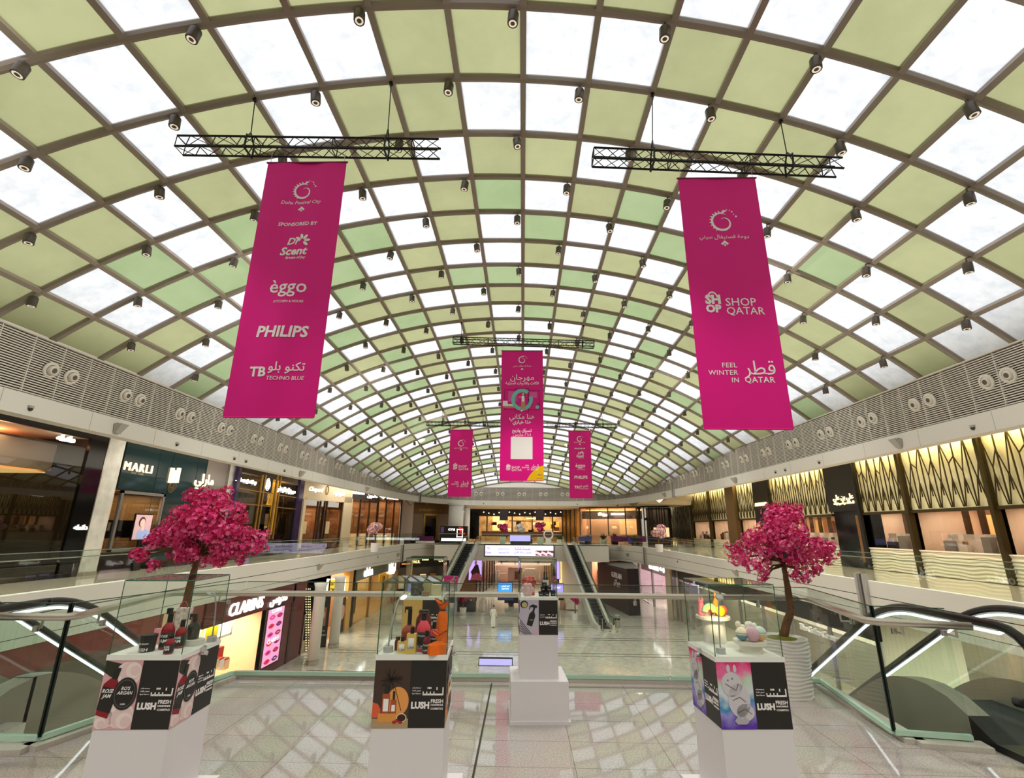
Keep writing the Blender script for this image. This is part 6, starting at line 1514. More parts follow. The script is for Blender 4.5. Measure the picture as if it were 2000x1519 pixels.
def bottle(px, py, h, rad, label, body, cap=BLACK, lab=None, words=None, caph=.25, z=ZS_, cat='bottle', sq=False, spray=False, face=None, neck=.45):
    q = atZ(px, py, z); r = thing('bottle', q, label, cat); hb = h * (1 - caph)
    b = B()
    if sq: b.box(q + Vector((0, 0, hb / 2)), (rad * 2, rad * 1.3, hb), body); 
    else: b.lathe(q, [(rad * .92, 0), (rad, .004), (rad, hb * .68), (rad * .92, hb * .8), (rad * .6, hb * .93), (rad * neck, hb)], body, 20)
    b.build('body', r, not sq)
    b = B(); cr = rad * neck * .95; b.lathe(q, [(cr, hb), (cr, h * .985), (cr * .9, h)], cap, 16)
    if spray: b.box(q + Vector((-.012, -.004, h + .008)), (.05, .02, .02), cap); b.box(q + Vector((-.036, -.004, h - .008)), (.006, .012, .03), cap)
    b.build('spray_head' if spray else 'cap', r, False)
    if lab is not None:
        b = B(); n = 14; F = Fr(q + Vector((0, -rad - .0012, 0)), (1, 0, 0)); F.n = Vector((0, -1, 0))
        if sq: F = Fr(q + Vector((0, -rad * .65 - .001, 0)), (1, 0, 0)); F.n = Vector((0, -1, 0)); slab(b, F, -rad * .62, rad * .62, hb * .2, hb * .78, -.001, .001, lab)
        else: b.lathe(q, [(rad * 1.008, hb * .1), (rad * 1.008, hb * .64)], lab, 20)
        pl_ = b.build('paper_label', r, True)
        if words:
            for k, (s, vv, sz) in enumerate(words):
                F.wv = None if sq else (lambda u, v: -(rad + .001) + math.sqrt(max(0, (rad * 1.015) ** 2 - u * u)) + .0)
                text('label_lettering', pl_, s, F, 0, hb * vv, sz, BLACK if lab is PRINTW else PRINTW, lift=.0012, bold=.01, width=rad * 1.25)
    return r
AMB = mat('red_liquid', (150, 26, 40), .12, spec=.6); PINKL = mat('pink_liquid', (226, 70, 90), .12); RUST = mat('rust_liquid', (150, 62, 44), .15); WINE = mat('wine_plastic', (104, 44, 44), .2); YELG = mat('yellow_perfume', (226, 190, 100), .08); BLKJ = mat('jar_black', (34, 32, 32), .3)
def jar(px, py, h, rad, label, words=None, z=ZS_, body=BLKJ):
    q = atZ(px, py, z); r = thing('jar', q, label, 'jar')
    b = B(); b.lathe(q, [(rad * .9, 0), (rad * .92, .003), (rad, h * .8)], body, 22); b.build('body', r, False)
    b = B(); b.lathe(q, [(rad * 1.04, h * .8), (rad * 1.06, h * .97), (rad * .98, h)], body, 22); b.build('lid', r)
    if words:
        F = Fr(q + Vector((0, -rad, 0)), (1, 0, 0)); F.n = Vector((0, -1, 0)); F.wv = lambda u, v: -rad + math.sqrt(max(0, (rad * 1.02) ** 2 - u * u))
        for s, vv, sz in words: text('label_lettering', r, s, F, 0, h * vv, sz, PRINTW, lift=.0015, bold=.01, width=rad * 1.3)
    return r
def gift(cx, pts, label, name, cat): pass
# left case
jar(286, 1271, .105, .05, 'squat black jar at the front left of the left glass case', [("RO'S ARGAN", .5, .02), ('LUSH', .15, .01)])
bottle(322, 1266, .225, .042, 'tall dark red shower gel bottle with black label in the left case', AMB, lab=PRBLK, words=[('ROSE', .5, .03), ('JAM', .32, .03)])
bottle(349, 1264, .18, .036, 'middle dark red bottle with black label right of the tallest one in the left case', AMB, lab=PRBLK, words=[('ROSE', .5, .024), ('JAM', .34, .024)])
bottle(328, 1276, .11, .03, 'small dark red bottle in front in the left case', AMB, lab=PRBLK, words=[('ROSE', .48, .014), ('JAM', .32, .014)], caph=.15)
q = atZ(380, 1258, ZS_); r = thing('display_riser', q, 'round white riser under the big black bottle in the left case', 'riser'); b = B(); b.lathe(q, [(.062, 0), (.062, .035)], WHITE, 24); b.build('drum', r)
bottle(375, 1247, .15, .042, 'big black spray bottle on the white riser in the left case', BLKJ, z=ZS_ + .036, lab=None, neck=.4, spray=True)
q = atZ(352, 1240, ZS_); r = thing('gift_bag', q, 'patterned pink and white gift bag behind the bottles in the left case', 'gift bag'); b = B(); b.hexa([q + Vector(v) for v in ((-.05, -.02, 0), (.05, -.02, 0), (.05, .02, 0), (-.05, .02, 0), (-.055, -.025, .2), (.055, -.025, .2), (.055, .025, .2), (-.055, .025, .2))], mat('bag_floral', (226, 200, 196), .6, noise=.5, nscale=30)); b.build('bag', r)
b = B(); b.tube([q + Vector((.03 * math.cos(t), -.02, .2 + .05 * math.sin(t))) for t in [math.pi * k / 10 for k in range(11)]], .004, mat('ribbon_pink', (206, 60, 90), .5), 6); b.build('handle', r)
q = atZ(300, 1258, ZS_); r = thing('soap_bar', q, 'small pink soap bar behind the jar in the left case', 'soap'); b = B(); b.box(q + Vector((.01, .03, .05)), (.07, .03, .1), mat('soap_pink', (226, 150, 160), .5)); b.build('bar', r)
q = atZ(318, 1250, ZS_); r = thing('perfume_box', q, 'pale gold perfume box with black top in the left case', 'box'); b = B(); b.box(q + Vector((0, .02, .09)), (.05, .05, .18), mat('box_pale_gold', (222, 206, 160), .4)); b.build('carton', r); b = B(); b.box(q + Vector((0, .02, .2)), (.03, .03, .04), BLACK); b.build('cap', r)
gooseneck((413, 1252), (410, 1160), 3.95, 'silver gooseneck lamp in the left glass case', (-.5, -.3, -.8), .06)
# middle case
gooseneck((758, 1272), (788, 1165), 3.86, 'silver gooseneck lamp in the middle glass case', (.45, -.5, -.7), -.03)
bottle(797, 1262, .25, .055, 'rust brown lotion bottle with black pump in the middle case', RUST, spray=True, caph=.42, neck=.3)
bottle(825, 1258, .235, .06, 'large dark rounded bottle at the back of the middle case', WINE, caph=.05, neck=.7)
bottle(825, 1270, .245, .05, 'big pink shower gel bottle with black label in the middle case', PINKL, lab=PRBLK, words=[('HOP-JUICE', .52, .02), ('LUSH', .16, .014)], caph=.2, neck=.4)
bottle(847, 1264, .17, .036, 'medium pink bottle with black label beside the orange wrap', PINKL, lab=PRBLK, words=[('PLUMRAIN', .5, .014)], caph=.27, neck=.4)
bottle(832, 1275, .14, .028, 'small dark pink bottle at the front of the middle case', mat('plum_liquid', (120, 26, 50), .15), lab=PRBLK, words=[('LUSH', .2, .01), ('PLUM', .5, .012)], caph=.25, neck=.5)
bottle(803, 1275, .165, .033, 'tall square yellow perfume bottle with white label in the middle case', YELG, lab=PRINTW, sq=True, caph=.25, words=[('LUSH', .3, .008)])
bottle(785, 1274, .1, .031, 'short square yellow perfume bottle with white label in the middle case', YELG, lab=PRINTW, sq=True, caph=.28, words=[('LUSH', .3, .008)])
bottle(776, 1269, .085, .022, 'small wine red bottle behind the short perfume', WINE, caph=.1, neck=.8)
ORG = mat('orange_cloth', (240, 112, 26), .7, noise=.12, nscale=25); TRIMB = mat('wrap_edge', (70, 24, 20), .6)
def petal_wrap(q, z, s, b, n=2):
    for k in range(n):
        a = math.pi * k + .35; d = Vector((math.cos(a), math.sin(a) * .5, 0))
        pts = []
        for i in range(7):
            t = i / 6; w = math.sin(math.pi * min(1, t * .9 + .08)) * .55 * s
            pts.append((q + Vector((0, 0, z)) + d * (s * .75 * t) + Vector((0, 0, s * (.9 * t - .1 * t * t))), w))
        for (p0, w0), (p1, w1) in zip(pts, pts[1:]):
            sd = Vector((-d.y, d.x, 0)).normalized()
            b.hexa([p0 - sd * w0, p0 + sd * w0, p0 + sd * w0 + Vector((0, .004, .006)), p0 - sd * w0 + Vector((0, .004, .006)), p1 - sd * w1, p1 + sd * w1, p1 + sd * w1 + Vector((0, .004, .006)), p1 - sd * w1 + Vector((0, .004, .006))], ORG)
q = atZ(862, 1255, ZS_); r = thing('gift_wrap', q, 'tall orange cloth wrapped gift tied with a bow in the middle case', 'gift')
b = B(); n = 20; prof = [(.046, 0), (.05, .02), (.046, .11), (.038, .19), (.022, .222), (.017, .232)]
vs = []; fs = []
for rad, z in prof:
    for k in range(n): a = 2 * math.pi * k / n; rr = rad * (1 + .07 * math.cos(5 * a + z * 20)); vs.append(q + Vector((rr * math.cos(a), rr * math.sin(a) * .8, z)))
for i in range(len(prof) - 1):
    for k in range(n): fs.append((i * n + k, i * n + (k + 1) % n, (i + 1) * n + (k + 1) % n, (i + 1) * n + k))
b.add(vs, fs, ORG); b.build('wrapped_body', r, True)
b = B(); b.tube([q + Vector((.02 * math.cos(t), .018 * math.sin(t), .228)) for t in [2 * math.pi * k / 12 for k in range(12)]], .005, TRIMB, 6, True); b.build('tie', r)
def flower_top(r, q, z, s, name='bow'):
    b = B(); vs = []; fs = []; n = 28; m = 6     # flared, wavy cloth mouth
    for i in range(m + 1):
        t = i / m
        for k in range(n):
            a = 2 * math.pi * k / n; rr = s * (.3 + .75 * t) * (1 + .22 * t * math.cos(2 * a)); zz_ = z + s * (1.25 * t + .38 * t * math.cos(2 * a + .5)); vs.append(q + Vector((rr * math.cos(a), rr * math.sin(a) * .6, zz_)))
    for i in range(m):
        for k in range(n): fs.append((i * n + k, i * n + (k + 1) % n, (i + 1) * n + (k + 1) % n, (i + 1) * n + k))
    b.add(vs, fs, ORG); b.build(name, r, True)
    b = B(); b.tube([Vector(v) for v in vs[-n:]], .0022, TRIMB, 5, True); b.build(name + '_edge', r)
flower_top(r, q, .226, .05)
q = atZ(853, 1277, ZS_); r = thing('gift_wrap', q, 'small orange cloth wrapped box in front in the middle case', 'gift')
b = B(); c, s = math.cos(.5), math.sin(.5); h = .06
pts = []
for zq, k in ((0, 1), (h, .96)):
    for x, y in ((-.06, -.028), (.06, -.028), (.06, .028), (-.06, .028)): pts.append(q + Vector(((x * c - y * s) * k, (x * s + y * c) * k, zq)))
b.hexa(pts, ORG); b.add([pts[4] + Vector((0, 0, .0)), pts[5], pts[6], pts[7], q + Vector((0.012, 0, h + .03))], [(0, 1, 4), (1, 2, 4), (2, 3, 4), (3, 0, 4)], ORG); b.build('wrapped_box', r)
flower_top(r, q + Vector((.012, 0, 0)), h + .022, .04)
# right case
gooseneck((1408, 1275), (1405, 1166), 3.86, 'silver gooseneck lamp with round head in the right glass case', (-.05, .55, -.8), .0)
l = bpy.data.lights.new('case_lamp_light', 'SPOT'); l.energy = 6; l.spot_size = .9; l.color = (1, .8, .45); l.shadow_soft_size = .03
o = bpy.data.objects.new('case_lamp_light', l); COL.objects.link(o); h = atY(1405, 1170, 3.87); o.location = h; o.rotation_euler = (atZ(1410, 1205, 1.55) + Vector((0, .1, 0)) - h).to_track_quat('-Z', 'Y').to_euler()
STAND = mat('cake_stand', (232, 226, 216), .45)
def stand(px, py, h, rad, col, label):
    q = atZ(px, py, ZS_); r = thing('display_stand', q, label, 'stand'); b = B(); b.lathe(q, [(col, 0), (col, h - .025)], STAND, 28); b.build('column', r)
    b = B(); b.lathe(q, [(rad * .9, h - .026), (rad, h - .02), (rad, h)], STAND, 36); b.build('plate', r); return q + Vector((0, 0, h))
tA = stand(1397, 1252, .185, .128, .085, 'tall round white stand holding bright bath bombs in the right case'); tA.y += 0
tB = stand(1467, 1272, .075, .112, .078, 'low round white stand holding pastel bath bombs in the right case')
def bomb(p, s, m, label, m2=None, sq=1.1, top=None, name='bath_bomb'):
    r = thing(name, p, label, 'bath bomb'); b = B(); b.ball(p + Vector((0, 0, s * sq)), s, m, 18, sz=sq); b.build('lower_half', r, True)
    b = B(); b.lathe(p + Vector((0, 0, s * sq)), [(s * 1.0, -.003), (s * 1.03, 0), (s * 1.0, .003)], m2 or m, 20); b.build('seam', r)
    if m2:
        b = B(); k = 8; b.lathe(p + Vector((0, 0, s * sq)), [(s * 1.012 * math.cos(a), s * 1.012 * sq * math.sin(a)) for a in [math.pi / 2 * (.1 + .89 * i / k) for i in range(k + 1)]], m2, 20); b.build('upper_half', r, True)
    return r
BC = lambda n, c: mat('bomb_' + n, c, .75, noise=.08, nscale=60)
e = lambda x, y, z=0: tA + Vector((x, y, z + .001))
r = thing('bath_bomb', e(-.085, .0), 'pink bath bomb with tall ears at the left of the tall stand', 'bath bomb'); b = B(); b.lathe(e(-.085, .0), [(.028, 0), (.032, .02), (.026, .06), (.02, .085), (.012, .1), (.003, .115)], BC('pink', (226, 120, 140)), 16); b.build('body', r, True)
b = B(); [b.ball(e(-.085 + x, 0, .11), .01, BC('pink', (226, 120, 140)), 8, sz=2.2) for x in (-.012, .012)]; b.build('ears', r, True)
r = thing('bath_bomb', e(-.035, -.04), 'green and yellow swirled bath bomb shaped like an arch on the tall stand', 'bath bomb')
for k, (m, q_) in enumerate(((BC('green', (150, 200, 150)), .046), (BC('lime', (226, 226, 110)), .03))):
    b = B(); b.tube([e(-.035 + q_ * math.cos(t), -.04 - .004 * k, max(.014, .03 + q_ * 1.1 * math.sin(t))) for t in [math.pi * (i / 14) for i in range(15)]], .015, m, 8); b.build('arch_band', r, True)
bomb(e(.0, .035), .034, BC('rose', (226, 90, 110)), 'rose red egg shaped bath bomb at the back of the tall stand')
bomb(e(.045, -.045), .038, BC('yellow', (250, 206, 20)), 'bright yellow round bath bomb lit by the lamp on the tall stand', sq=1.0)
bomb(e(.083, .0), .034, BC('coral', (234, 96, 84)), 'coral bath bomb at the right of the tall stand')
r = thing('bath_bomb', e(.045, .03), 'orange carrot shaped bath bomb with upright leaf on the tall stand', 'bath bomb'); b = B(); b.lathe(e(.045, .03), [(.012, 0), (.024, .03), (.028, .07), (.02, .1), (.006, .13), (.014, .145), (.004, .165)], BC('orange', (244, 160, 60)), 14); b.build('body', r, True)
e = lambda x, y, z=0: tB + Vector((x, y, z + .001))
bomb(e(-.065, -.03), .042, BC('blue', (104, 148, 164)), 'blue and cream cupcake bath bomb on the low stand', BC('cream', (244, 232, 208)), 1.05)
bomb(e(.0, -.06), .044, BC('lilac', (222, 176, 196)), 'pale pink egg bath bomb at the front of the low stand', sq=1.12)
bomb(e(.066, -.03), .043, BC('peach', (232, 190, 140)), 'peach and mint egg bath bomb at the right of the low stand', BC('mint', (206, 226, 214)), 1.12)
r = thing('bath_bomb', e(-.03, .03), 'cream flower shaped bath bomb leaning over the low stand', 'bath bomb'); b = B()
for k in range(9): a = k * 2.4; b.ball(e(-.03 + .012 * k - .03, .03 + .012 * math.sin(a), .05 + .035 * math.cos(k * .35) + .012 * math.cos(a)), .022, BC('ivory', (240, 228, 214)), 8)
b.build('petals', r, True)
r = thing('bath_bomb', e(.035, .04), 'white lumpy bath bomb behind the pink egg', 'bath bomb'); b = B()
for k in range(9): a = k * 2.1; b.ball(e(.035 + .025 * math.cos(a), .04 + .02 * math.sin(a), .05 + .006 * k), .022, BC('white', (240, 236, 230)), 8)
b.build('lumps', r, True)
# far case by the handrail
k0 = 0
for i, (px, py, h, lab) in enumerate(((1052, 1165, .055, 'bottom left'), (1063, 1166, .055, 'bottom centre'), (1056, 1152, .055, 'second row left'), (1066, 1152, .055, 'second row right'), (1058, 1139, .05, 'third row'), (1074, 1166, .07, 'front right'))):
    q = Vector((.30 + (px - 1060) / F_PX * 6.7, 6.8 + (.03 if i > 1 else 0), ZS_ + (0, 0, .056, .056, .112, 0)[i])); r = thing('jar', q, 'black cosmetics pot in the far case, %s of the stack' % lab, 'jar')
    b = B(); b.lathe(q, [(.03, 0), (.034, .04)], BLKJ, 16); b.build('body', r); b = B(); b.lathe(q, [(.036, .04), (.036, h)], BLKJ, 16); b.build('lid', r)
    F = Fr(q + Vector((0, -.034, .022)), (1, 0, 0)); F.n = Vector((0, -1, 0)); text('label_lettering', r, 'LUSH', F, 0, 0, .014, PRINTW, lift=.002)
for x, lab in ((.29, 'left'), (.325, 'right')):
    q = Vector((x, 6.88, ZS_)); r = thing('bottle', q, 'slim black bottle with white label behind the pots in the far case, %s one' % lab, 'bottle'); b = B(); b.lathe(q, [(.02, 0), (.02, .2), (.008, .23)], BLKJ, 12); b.build('body', r); b = B(); b.lathe(q, [(.0205, .12), (.0205, .19)], PRINTW, 12); b.build('paper_label', r); b = B(); b.lathe(q, [(.008, .23), (.008, .29)], BLACK, 8); b.build('cap', r)
q = Vector((.07, 6.78, ZS_)); r = thing('bath_sponge', q, 'pale pink flower shaped sponge in the far case', 'sponge'); b = B()
for k in range(6): a = k * math.pi / 3; b.ball(q + Vector((.05 * math.cos(a), 0, .08 + .05 * math.sin(a))), .036, mat('sponge_pink', (222, 184, 190), .8), 10, sy=.6)
b.ball(q + Vector((0, -.01, .08)), .04, mat('sponge_pink', (222, 184, 190), .8), 10, sy=.6); b.build('petals', r, True)
q = Vector((.09, 6.93, ZS_)); r = thing('gift_wrap', q, 'colourful floral wrapped gift leaning in the far case', 'gift'); b = B(); b.ball(q + Vector((0, 0, .16)), .1, mat('wrap_floral', (190, 90, 80), .7, noise=.9, nscale=24), 10, sx=1.0, sy=.6, sz=.7); b.box(q + Vector((0, 0, .05)), (.14, .1, .1), mat('wrap_floral', (190, 90, 80), .7)); b.build('wrapped_body', r)
# far mustard case
cx, cy, rot = ped['Y']
for dx, dy, w, h, m, lab in ((.03, 0, .11, .15, mat('kraft_box', (206, 188, 150), .6), 'tall kraft box in the mustard case'), (.14, -.02, .12, .12, mat('kraft_pale', (220, 206, 172), .6), 'wide pale kraft box at the right of the mustard case'), (.02, -.13, .09, .045, mat('cocoa_box', (150, 116, 96), .6), 'small brown box at the front of the mustard case')):
    q = Vector((cx + dx, cy + dy, ZS_)); r = thing('carton', q, lab, 'box'); b = B(); b.box(q + Vector((0, 0, h / 2)), (w, w * .7, h), m); b.build('carton_body', r); b = B(); b.box(q + Vector((0, 0, h + .003)), (w + .004, w * .7 + .004, .01), m); b.build('carton_lid', r)
q = Vector((cx - .11, cy - .05, ZS_)); r = thing('jar', q, 'large black and silver patterned tub in the mustard case', 'jar'); b = B(); b.lathe(q, [(.075, 0), (.08, .17)], mat('tub_pattern', (90, 88, 84), .4, noise=.8, nscale=26), 22); b.build('body', r); b = B(); b.lathe(q, [(.083, .17), (.083, .2)], BLKJ, 22); b.build('lid', r)

# ------------------------------------------------------------------ blossom trees, planters and greenery
BARK = mat('bark', (104, 76, 50), .8, noise=.35, nscale=18); POTW = mat('pot_white', (232, 228, 224), .5); MOSS = mat('moss', (128, 128, 30), .9, noise=.4, nscale=30)
def pinks(k): return [mat('blossom_%s_%d' % (k, i), c, .65) for i, c in enumerate({'deep': ((224, 36, 118), (240, 80, 148), (190, 18, 90), (246, 124, 176)), 'pale': ((228, 176, 178), (240, 206, 204), (206, 146, 152), (246, 222, 220)), 'white': ((236, 230, 224), (250, 246, 242), (206, 200, 190), (226, 220, 200)), 'wine': ((176, 24, 84), (206, 50, 110), (128, 14, 62), (220, 90, 140))}[k])]
def blossoms(b, lumps, n, size, mats, rr, petals=5):
    if len(lumps) > 10:      # break the crown into clumps
        sub = []
        for c, r in lumps:
            sub.append((c, r * .72))
            for k in range(5):
                d = Vector((rr.gauss(0, 1), rr.gauss(0, 1), rr.gauss(0, 1))).normalized(); sub.append((c + d * r * .66, r * rr.uniform(.3, .46)))
        lumps = sub
    tot = sum(r ** 2 for c, r in lumps)
    for c, r in lumps:
        for k in range(int(n * r * r / tot)):
            d = Vector((rr.gauss(0, 1), rr.gauss(0, 1), rr.gauss(0, 1) * .95)).normalized()
            p = c + Vector((d.x, d.y, d.z * .82)) * (r * (1 - abs(rr.gauss(0, .16))))
            d = (d + Vector((rr.uniform(-.6, .6), rr.uniform(-.6, .6), rr.uniform(-.4, .6)))).normalized()
            t1 = d.orthogonal().normalized(); t2 = d.cross(t1); s = size * rr.uniform(.7, 1.25); a0 = rr.uniform(0, 6.28); m = rr.choice(mats)
            for q in range(petals):
                a = a0 + 2 * math.pi * q / petals; e = t1 * math.cos(a) + t2 * math.sin(a); f = t1 * math.cos(a + 1.57) + t2 * math.sin(a + 1.57)
                b.quad(p, p + e * s * .6 + f * s * .36 + d * s * .25, p + e * s + d * s * .38, p + e * s * .6 - f * s * .36 + d * s * .25, m)
def tree(root_label, base, lumps, pot, trunk, n, size, kind, group=None, limbs=True, cat='tree', r0=.05):
    rr = random.Random(len(lumps) * 7 + int(base[0] * 10)); base = Vector(base)
    r = thing('potted_blossom_tree', base, root_label, cat, group)
    if pot:
        pr, ph, wavy = pot; b = B(); nn = 48; rows = 70 if wavy else 6; vs = []; fs = []
        for i in range(rows + 1):
            z = ph * i / rows
            for k in range(nn):
                a = 2 * math.pi * k / nn; w = .010 * math.sin(z / ph * 2 * math.pi * 15 + 1.3 * math.sin(3 * a + z * 9) + 1.1 * math.sin(5 * a - z * 14)) if wavy else 0
                rad = pr * (.9 + .1 * min(1, z / ph * 1.2)) + w; vs.append(base + Vector((rad * math.cos(a), rad * math.sin(a), z)))
        for i in range(rows):
            for k in range(nn): fs.append((i * nn + k, i * nn + (k + 1) % nn, (i + 1) * nn + (k + 1) % nn, (i + 1) * nn + k))
        b.add(vs, fs, POTW); b.lathe(base, [(pr, ph), (pr * 1.01, ph + .012), (pr * .9, ph + .012), (pr * .88, ph - .04)], POTW, 40); pot_ = b.build('pot', r, True)
        b = B(); b.lathe(base, [(pr * .9, ph - .03), (pr * .6, ph + .0), (pr * .3, ph + .02), (.01, ph + .03)], MOSS, 24); b.build('moss', pot_, True)
    tp = [Vector(p) for p in trunk]; b = B(); fine = []
    for a, c in zip(tp, tp[1:]):
        for k in range(4): fine.append(a.lerp(c, k / 4) + Vector((rr.uniform(-.008, .008), rr.uniform(-.008, .008), 0)) * (r0 / .05))
    fine.append(tp[-1]); b.tube(fine, [r0 * (1.15 - .55 * k / len(fine)) * rr.uniform(.92, 1.08) for k in range(len(fine))], BARK, 10); trk = b.build('trunk', r, True)
    if limbs:
        for c, rad in lumps:
            o_ = tp[-1] if c.z > tp[-1].z - .1 else tp[-2].lerp(tp[-1], .75); b = B(); mid = o_.lerp(c, .5) + Vector((0, 0, .06)); b.tube([o_, mid, c], [r0 * .45, r0 * .3, r0 * .12], BARK, 6); b.build('branch', trk, True)
    b = B(); blossoms(b, lumps, n, size, pinks(kind), rr); b.build('blossom_crown', r)
    return r
def lump(px, py, Y, rpx): p = atY(px, py, Y); return (p, rpx / F_PX * (p - EYE).dot(FWD))
Yt = 7.86
lr = [lump(*q) for q in ((1524, 1014, Yt, 38), (1500, 1030, Yt - .2, 34), (1552, 1035, Yt - .1, 36), (1530, 1050, Yt - .35, 40), (1490, 1062, Yt - .2, 40), (1572, 1068, Yt - .25, 40), (1455, 1070, Yt, 28), (1440, 1090, Yt - .15, 24), (1602, 1080, Yt, 32), (1622, 1082, Yt - .1, 24), (1485, 1095, Yt - .3, 28), (1590, 1105, Yt - .2, 26), (1491, 1122, Yt - .25, 15), (1488, 1136, Yt - .25, 9), (1564, 1120, Yt - .3, 20), (1420, 1066, Yt, 8), (1545, 1085, Yt - .2, 30), (1510, 1000, Yt + .2, 30), (1545, 1005, Yt + .2, 30), (1468, 1106, Yt - .1, 14), (1575, 1132, Yt - .3, 10), (1530, 1065, Yt + .3, 50))]
base = Vector((3.78, Yt, 0)); tr = tree('large deep pink blossom tree in a white wavy pot by the right handrail', base, lr, (.33, .72, True), [base + Vector((0, 0, .7)), atY(1545, 1190, Yt), atY(1536, 1130, Yt), atY(1528, 1095, Yt)], 5200, .026, 'deep')
b = B(); q = atY(1533, 1084, Yt - .5); b.box(q, (.05, .012, .08), PRBLK, .3); b.build('care_tag', tr)
Yt = 6.1
ll = [lump(*q) for q in ((412, 985, Yt, 44), (380, 1005, Yt - .15, 42), (440, 1005, Yt - .1, 40), (405, 1025, Yt - .3, 46), (355, 1035, Yt - .2, 42), (450, 1045, Yt - .2, 44), (320, 1045, Yt, 34), (300, 1055, Yt - .1, 26), (485, 1065, Yt - .1, 36), (505, 1050, Yt, 24), (365, 1070, Yt - .2, 32), (275, 1085, Yt, 20), (265, 1078, Yt, 14), (302, 1103, Yt - .1, 13), (295, 1112, Yt - .1, 9), (428, 1102, Yt - .2, 11), (430, 1080, Yt - .2, 26), (470, 1085, Yt - .1, 20), (340, 1060, Yt + .2, 30), (410, 1050, Yt + .3, 56), (395, 970, Yt + .15, 32), (430, 975, Yt + .15, 30))]
base = Vector((-4.25, Yt, 0)); tree('large deep pink blossom tree behind the left display pedestal', base, ll, (.33, .66, True), [base + Vector((0, 0, .64)), atY(360, 1190, Yt), atY(375, 1130, Yt), atY(388, 1085, Yt)], 5200, .026, 'deep')
def small_tree(label, px, pyc, rpx, pyb, Y, kind, zbase, pot=True, n=420, size=.13, group=None, cat='tree'):
    c, rad = lump(px, pyc, Y, rpx); base = Vector((c.x, Y, zbase)); rr = random.Random(int(px))
    ls = [(c + Vector((rr.uniform(-.6, .6), rr.uniform(-.5, .5), rr.uniform(-.5, .55))) * rad, rad * rr.uniform(.42, .62)) for k in range(7)]
    ph = min(.8, max(.2, (c.z - zbase) * .35)); return tree(label, base, ls, (.36, ph, False) if pot else None, [base + Vector((0, 0, ph if pot else 0)), base.lerp(c, .6), c], n, size, kind, group, limbs=False, cat=cat, r0=.06)
small_tree('pale pink blossom tree in a dark pot on the left gallery', 735, 1029, 15, 1062, 46, 'pale', zfl(46), size=.11, n=700)
small_tree('pale pink blossom tree at the right end of the far right glass', 1285, 1036, 15, 1065, 50, 'pale', zfl(50), size=.11, n=700)
small_tree('dark pink blossom tree in a pale square pot on the bridge at left', 982, 1029, 9, 1060, 64.5, 'wine', zb, size=.13)
small_tree('white blossom tree between two pink ones on the bridge', 1017, 1030, 9, 1060, 66, 'white', zb, size=.13)
small_tree('dark pink blossom tree in a pale square pot on the bridge at right', 1056, 1029, 10, 1060, 64.5, 'wine', zb, size=.13)
small_tree('dark pink blossom tree in a white pot beside the foot of the right far escalator', 1123, 1172, 8, 1210, 51.5, 'wine', -6.2, size=.11)
small_tree('dark pink blossom tree in the shade near the foot of the left far escalator', 905, 1168, 9, 1190, 55, 'wine', -6.2, size=.11)
# pale square planters and leafy plants on the bridge
PL = mat('planter_sage', (196, 204, 184), .5); LEAF = mat('leaf_green', (52, 78, 36), .6); LEAF2 = mat('leaf_olive', (96, 104, 48), .6)
for px, lab in ((982, 'left'), (1055, 'right')):
    p = atY(px, 1055, 63.4); r = thing('square_planter', (p.x, 63.4, zb), 'pale sage square planter below the pink tree on the bridge at ' + lab, 'planter')
    b = B(); b.hexa([Vector((p.x + x, 63.4 + y, z)) for z, k in ((zb, .3), (zb + .85, .38)) for x, y in ((-k, -k), (k, -k), (k, k), (-k, k))], PL); b.build('box', r); b = B(); b.box((p.x, 63.4, zb + .87), (.8, .8, .05), PL); b.build('rim', r)
for px, Y, h, lab in ((1034, 67, 1.5, 'olive leafy plant behind the white tree on the bridge'), (1094, 65, 1.7, 'dark bushy plant left of the right far escalator top'), (1148, 66.8, 1.6, 'spiky palm plant behind the glass right of the escalator'), (1178, 67.2, 1.7, 'leafy plant in a pale box beside the rosy shop'), (1200, 67.2, 1.9, 'tall palm plant in front of the rosy shop'), (1240, 64, 1.8, 'palm plant at the right end of the rosy shop')):
    p = atY(px, 1050, Y); r = thing('potted_plant', (p.x, Y, zb), lab, 'plant'); rr = random.Random(px)
    b = B(); b.box((p.x, Y, zb + .3), (.8, .6, .6), PL if px in (1178, 1094) else DARKSTEEL); b.build('planter', r); b = B()
    for k in range(46):
        a = rr.uniform(0, 6.28); L = rr.uniform(.5, 1) * h * .62; e = rr.uniform(.5, 1.4); o_ = Vector((p.x + rr.uniform(-.2, .2), Y + rr.uniform(-.2, .2), zb + .6)); d = Vector((math.cos(a) * math.cos(e), math.sin(a) * math.cos(e), math.sin(e))); sd = Vector((-math.sin(a), math.cos(a), 0)) * .07
        m1 = o_ + d * L * .6; t = o_ + d * L + Vector((0, 0, -.12 * L)); b.add([o_, m1 - sd, t, m1 + sd], [(0, 1, 2, 3)], LEAF2 if px == 1034 else (LEAF if rr.random() < .7 else LEAF2))
    b.build('leaves', r)

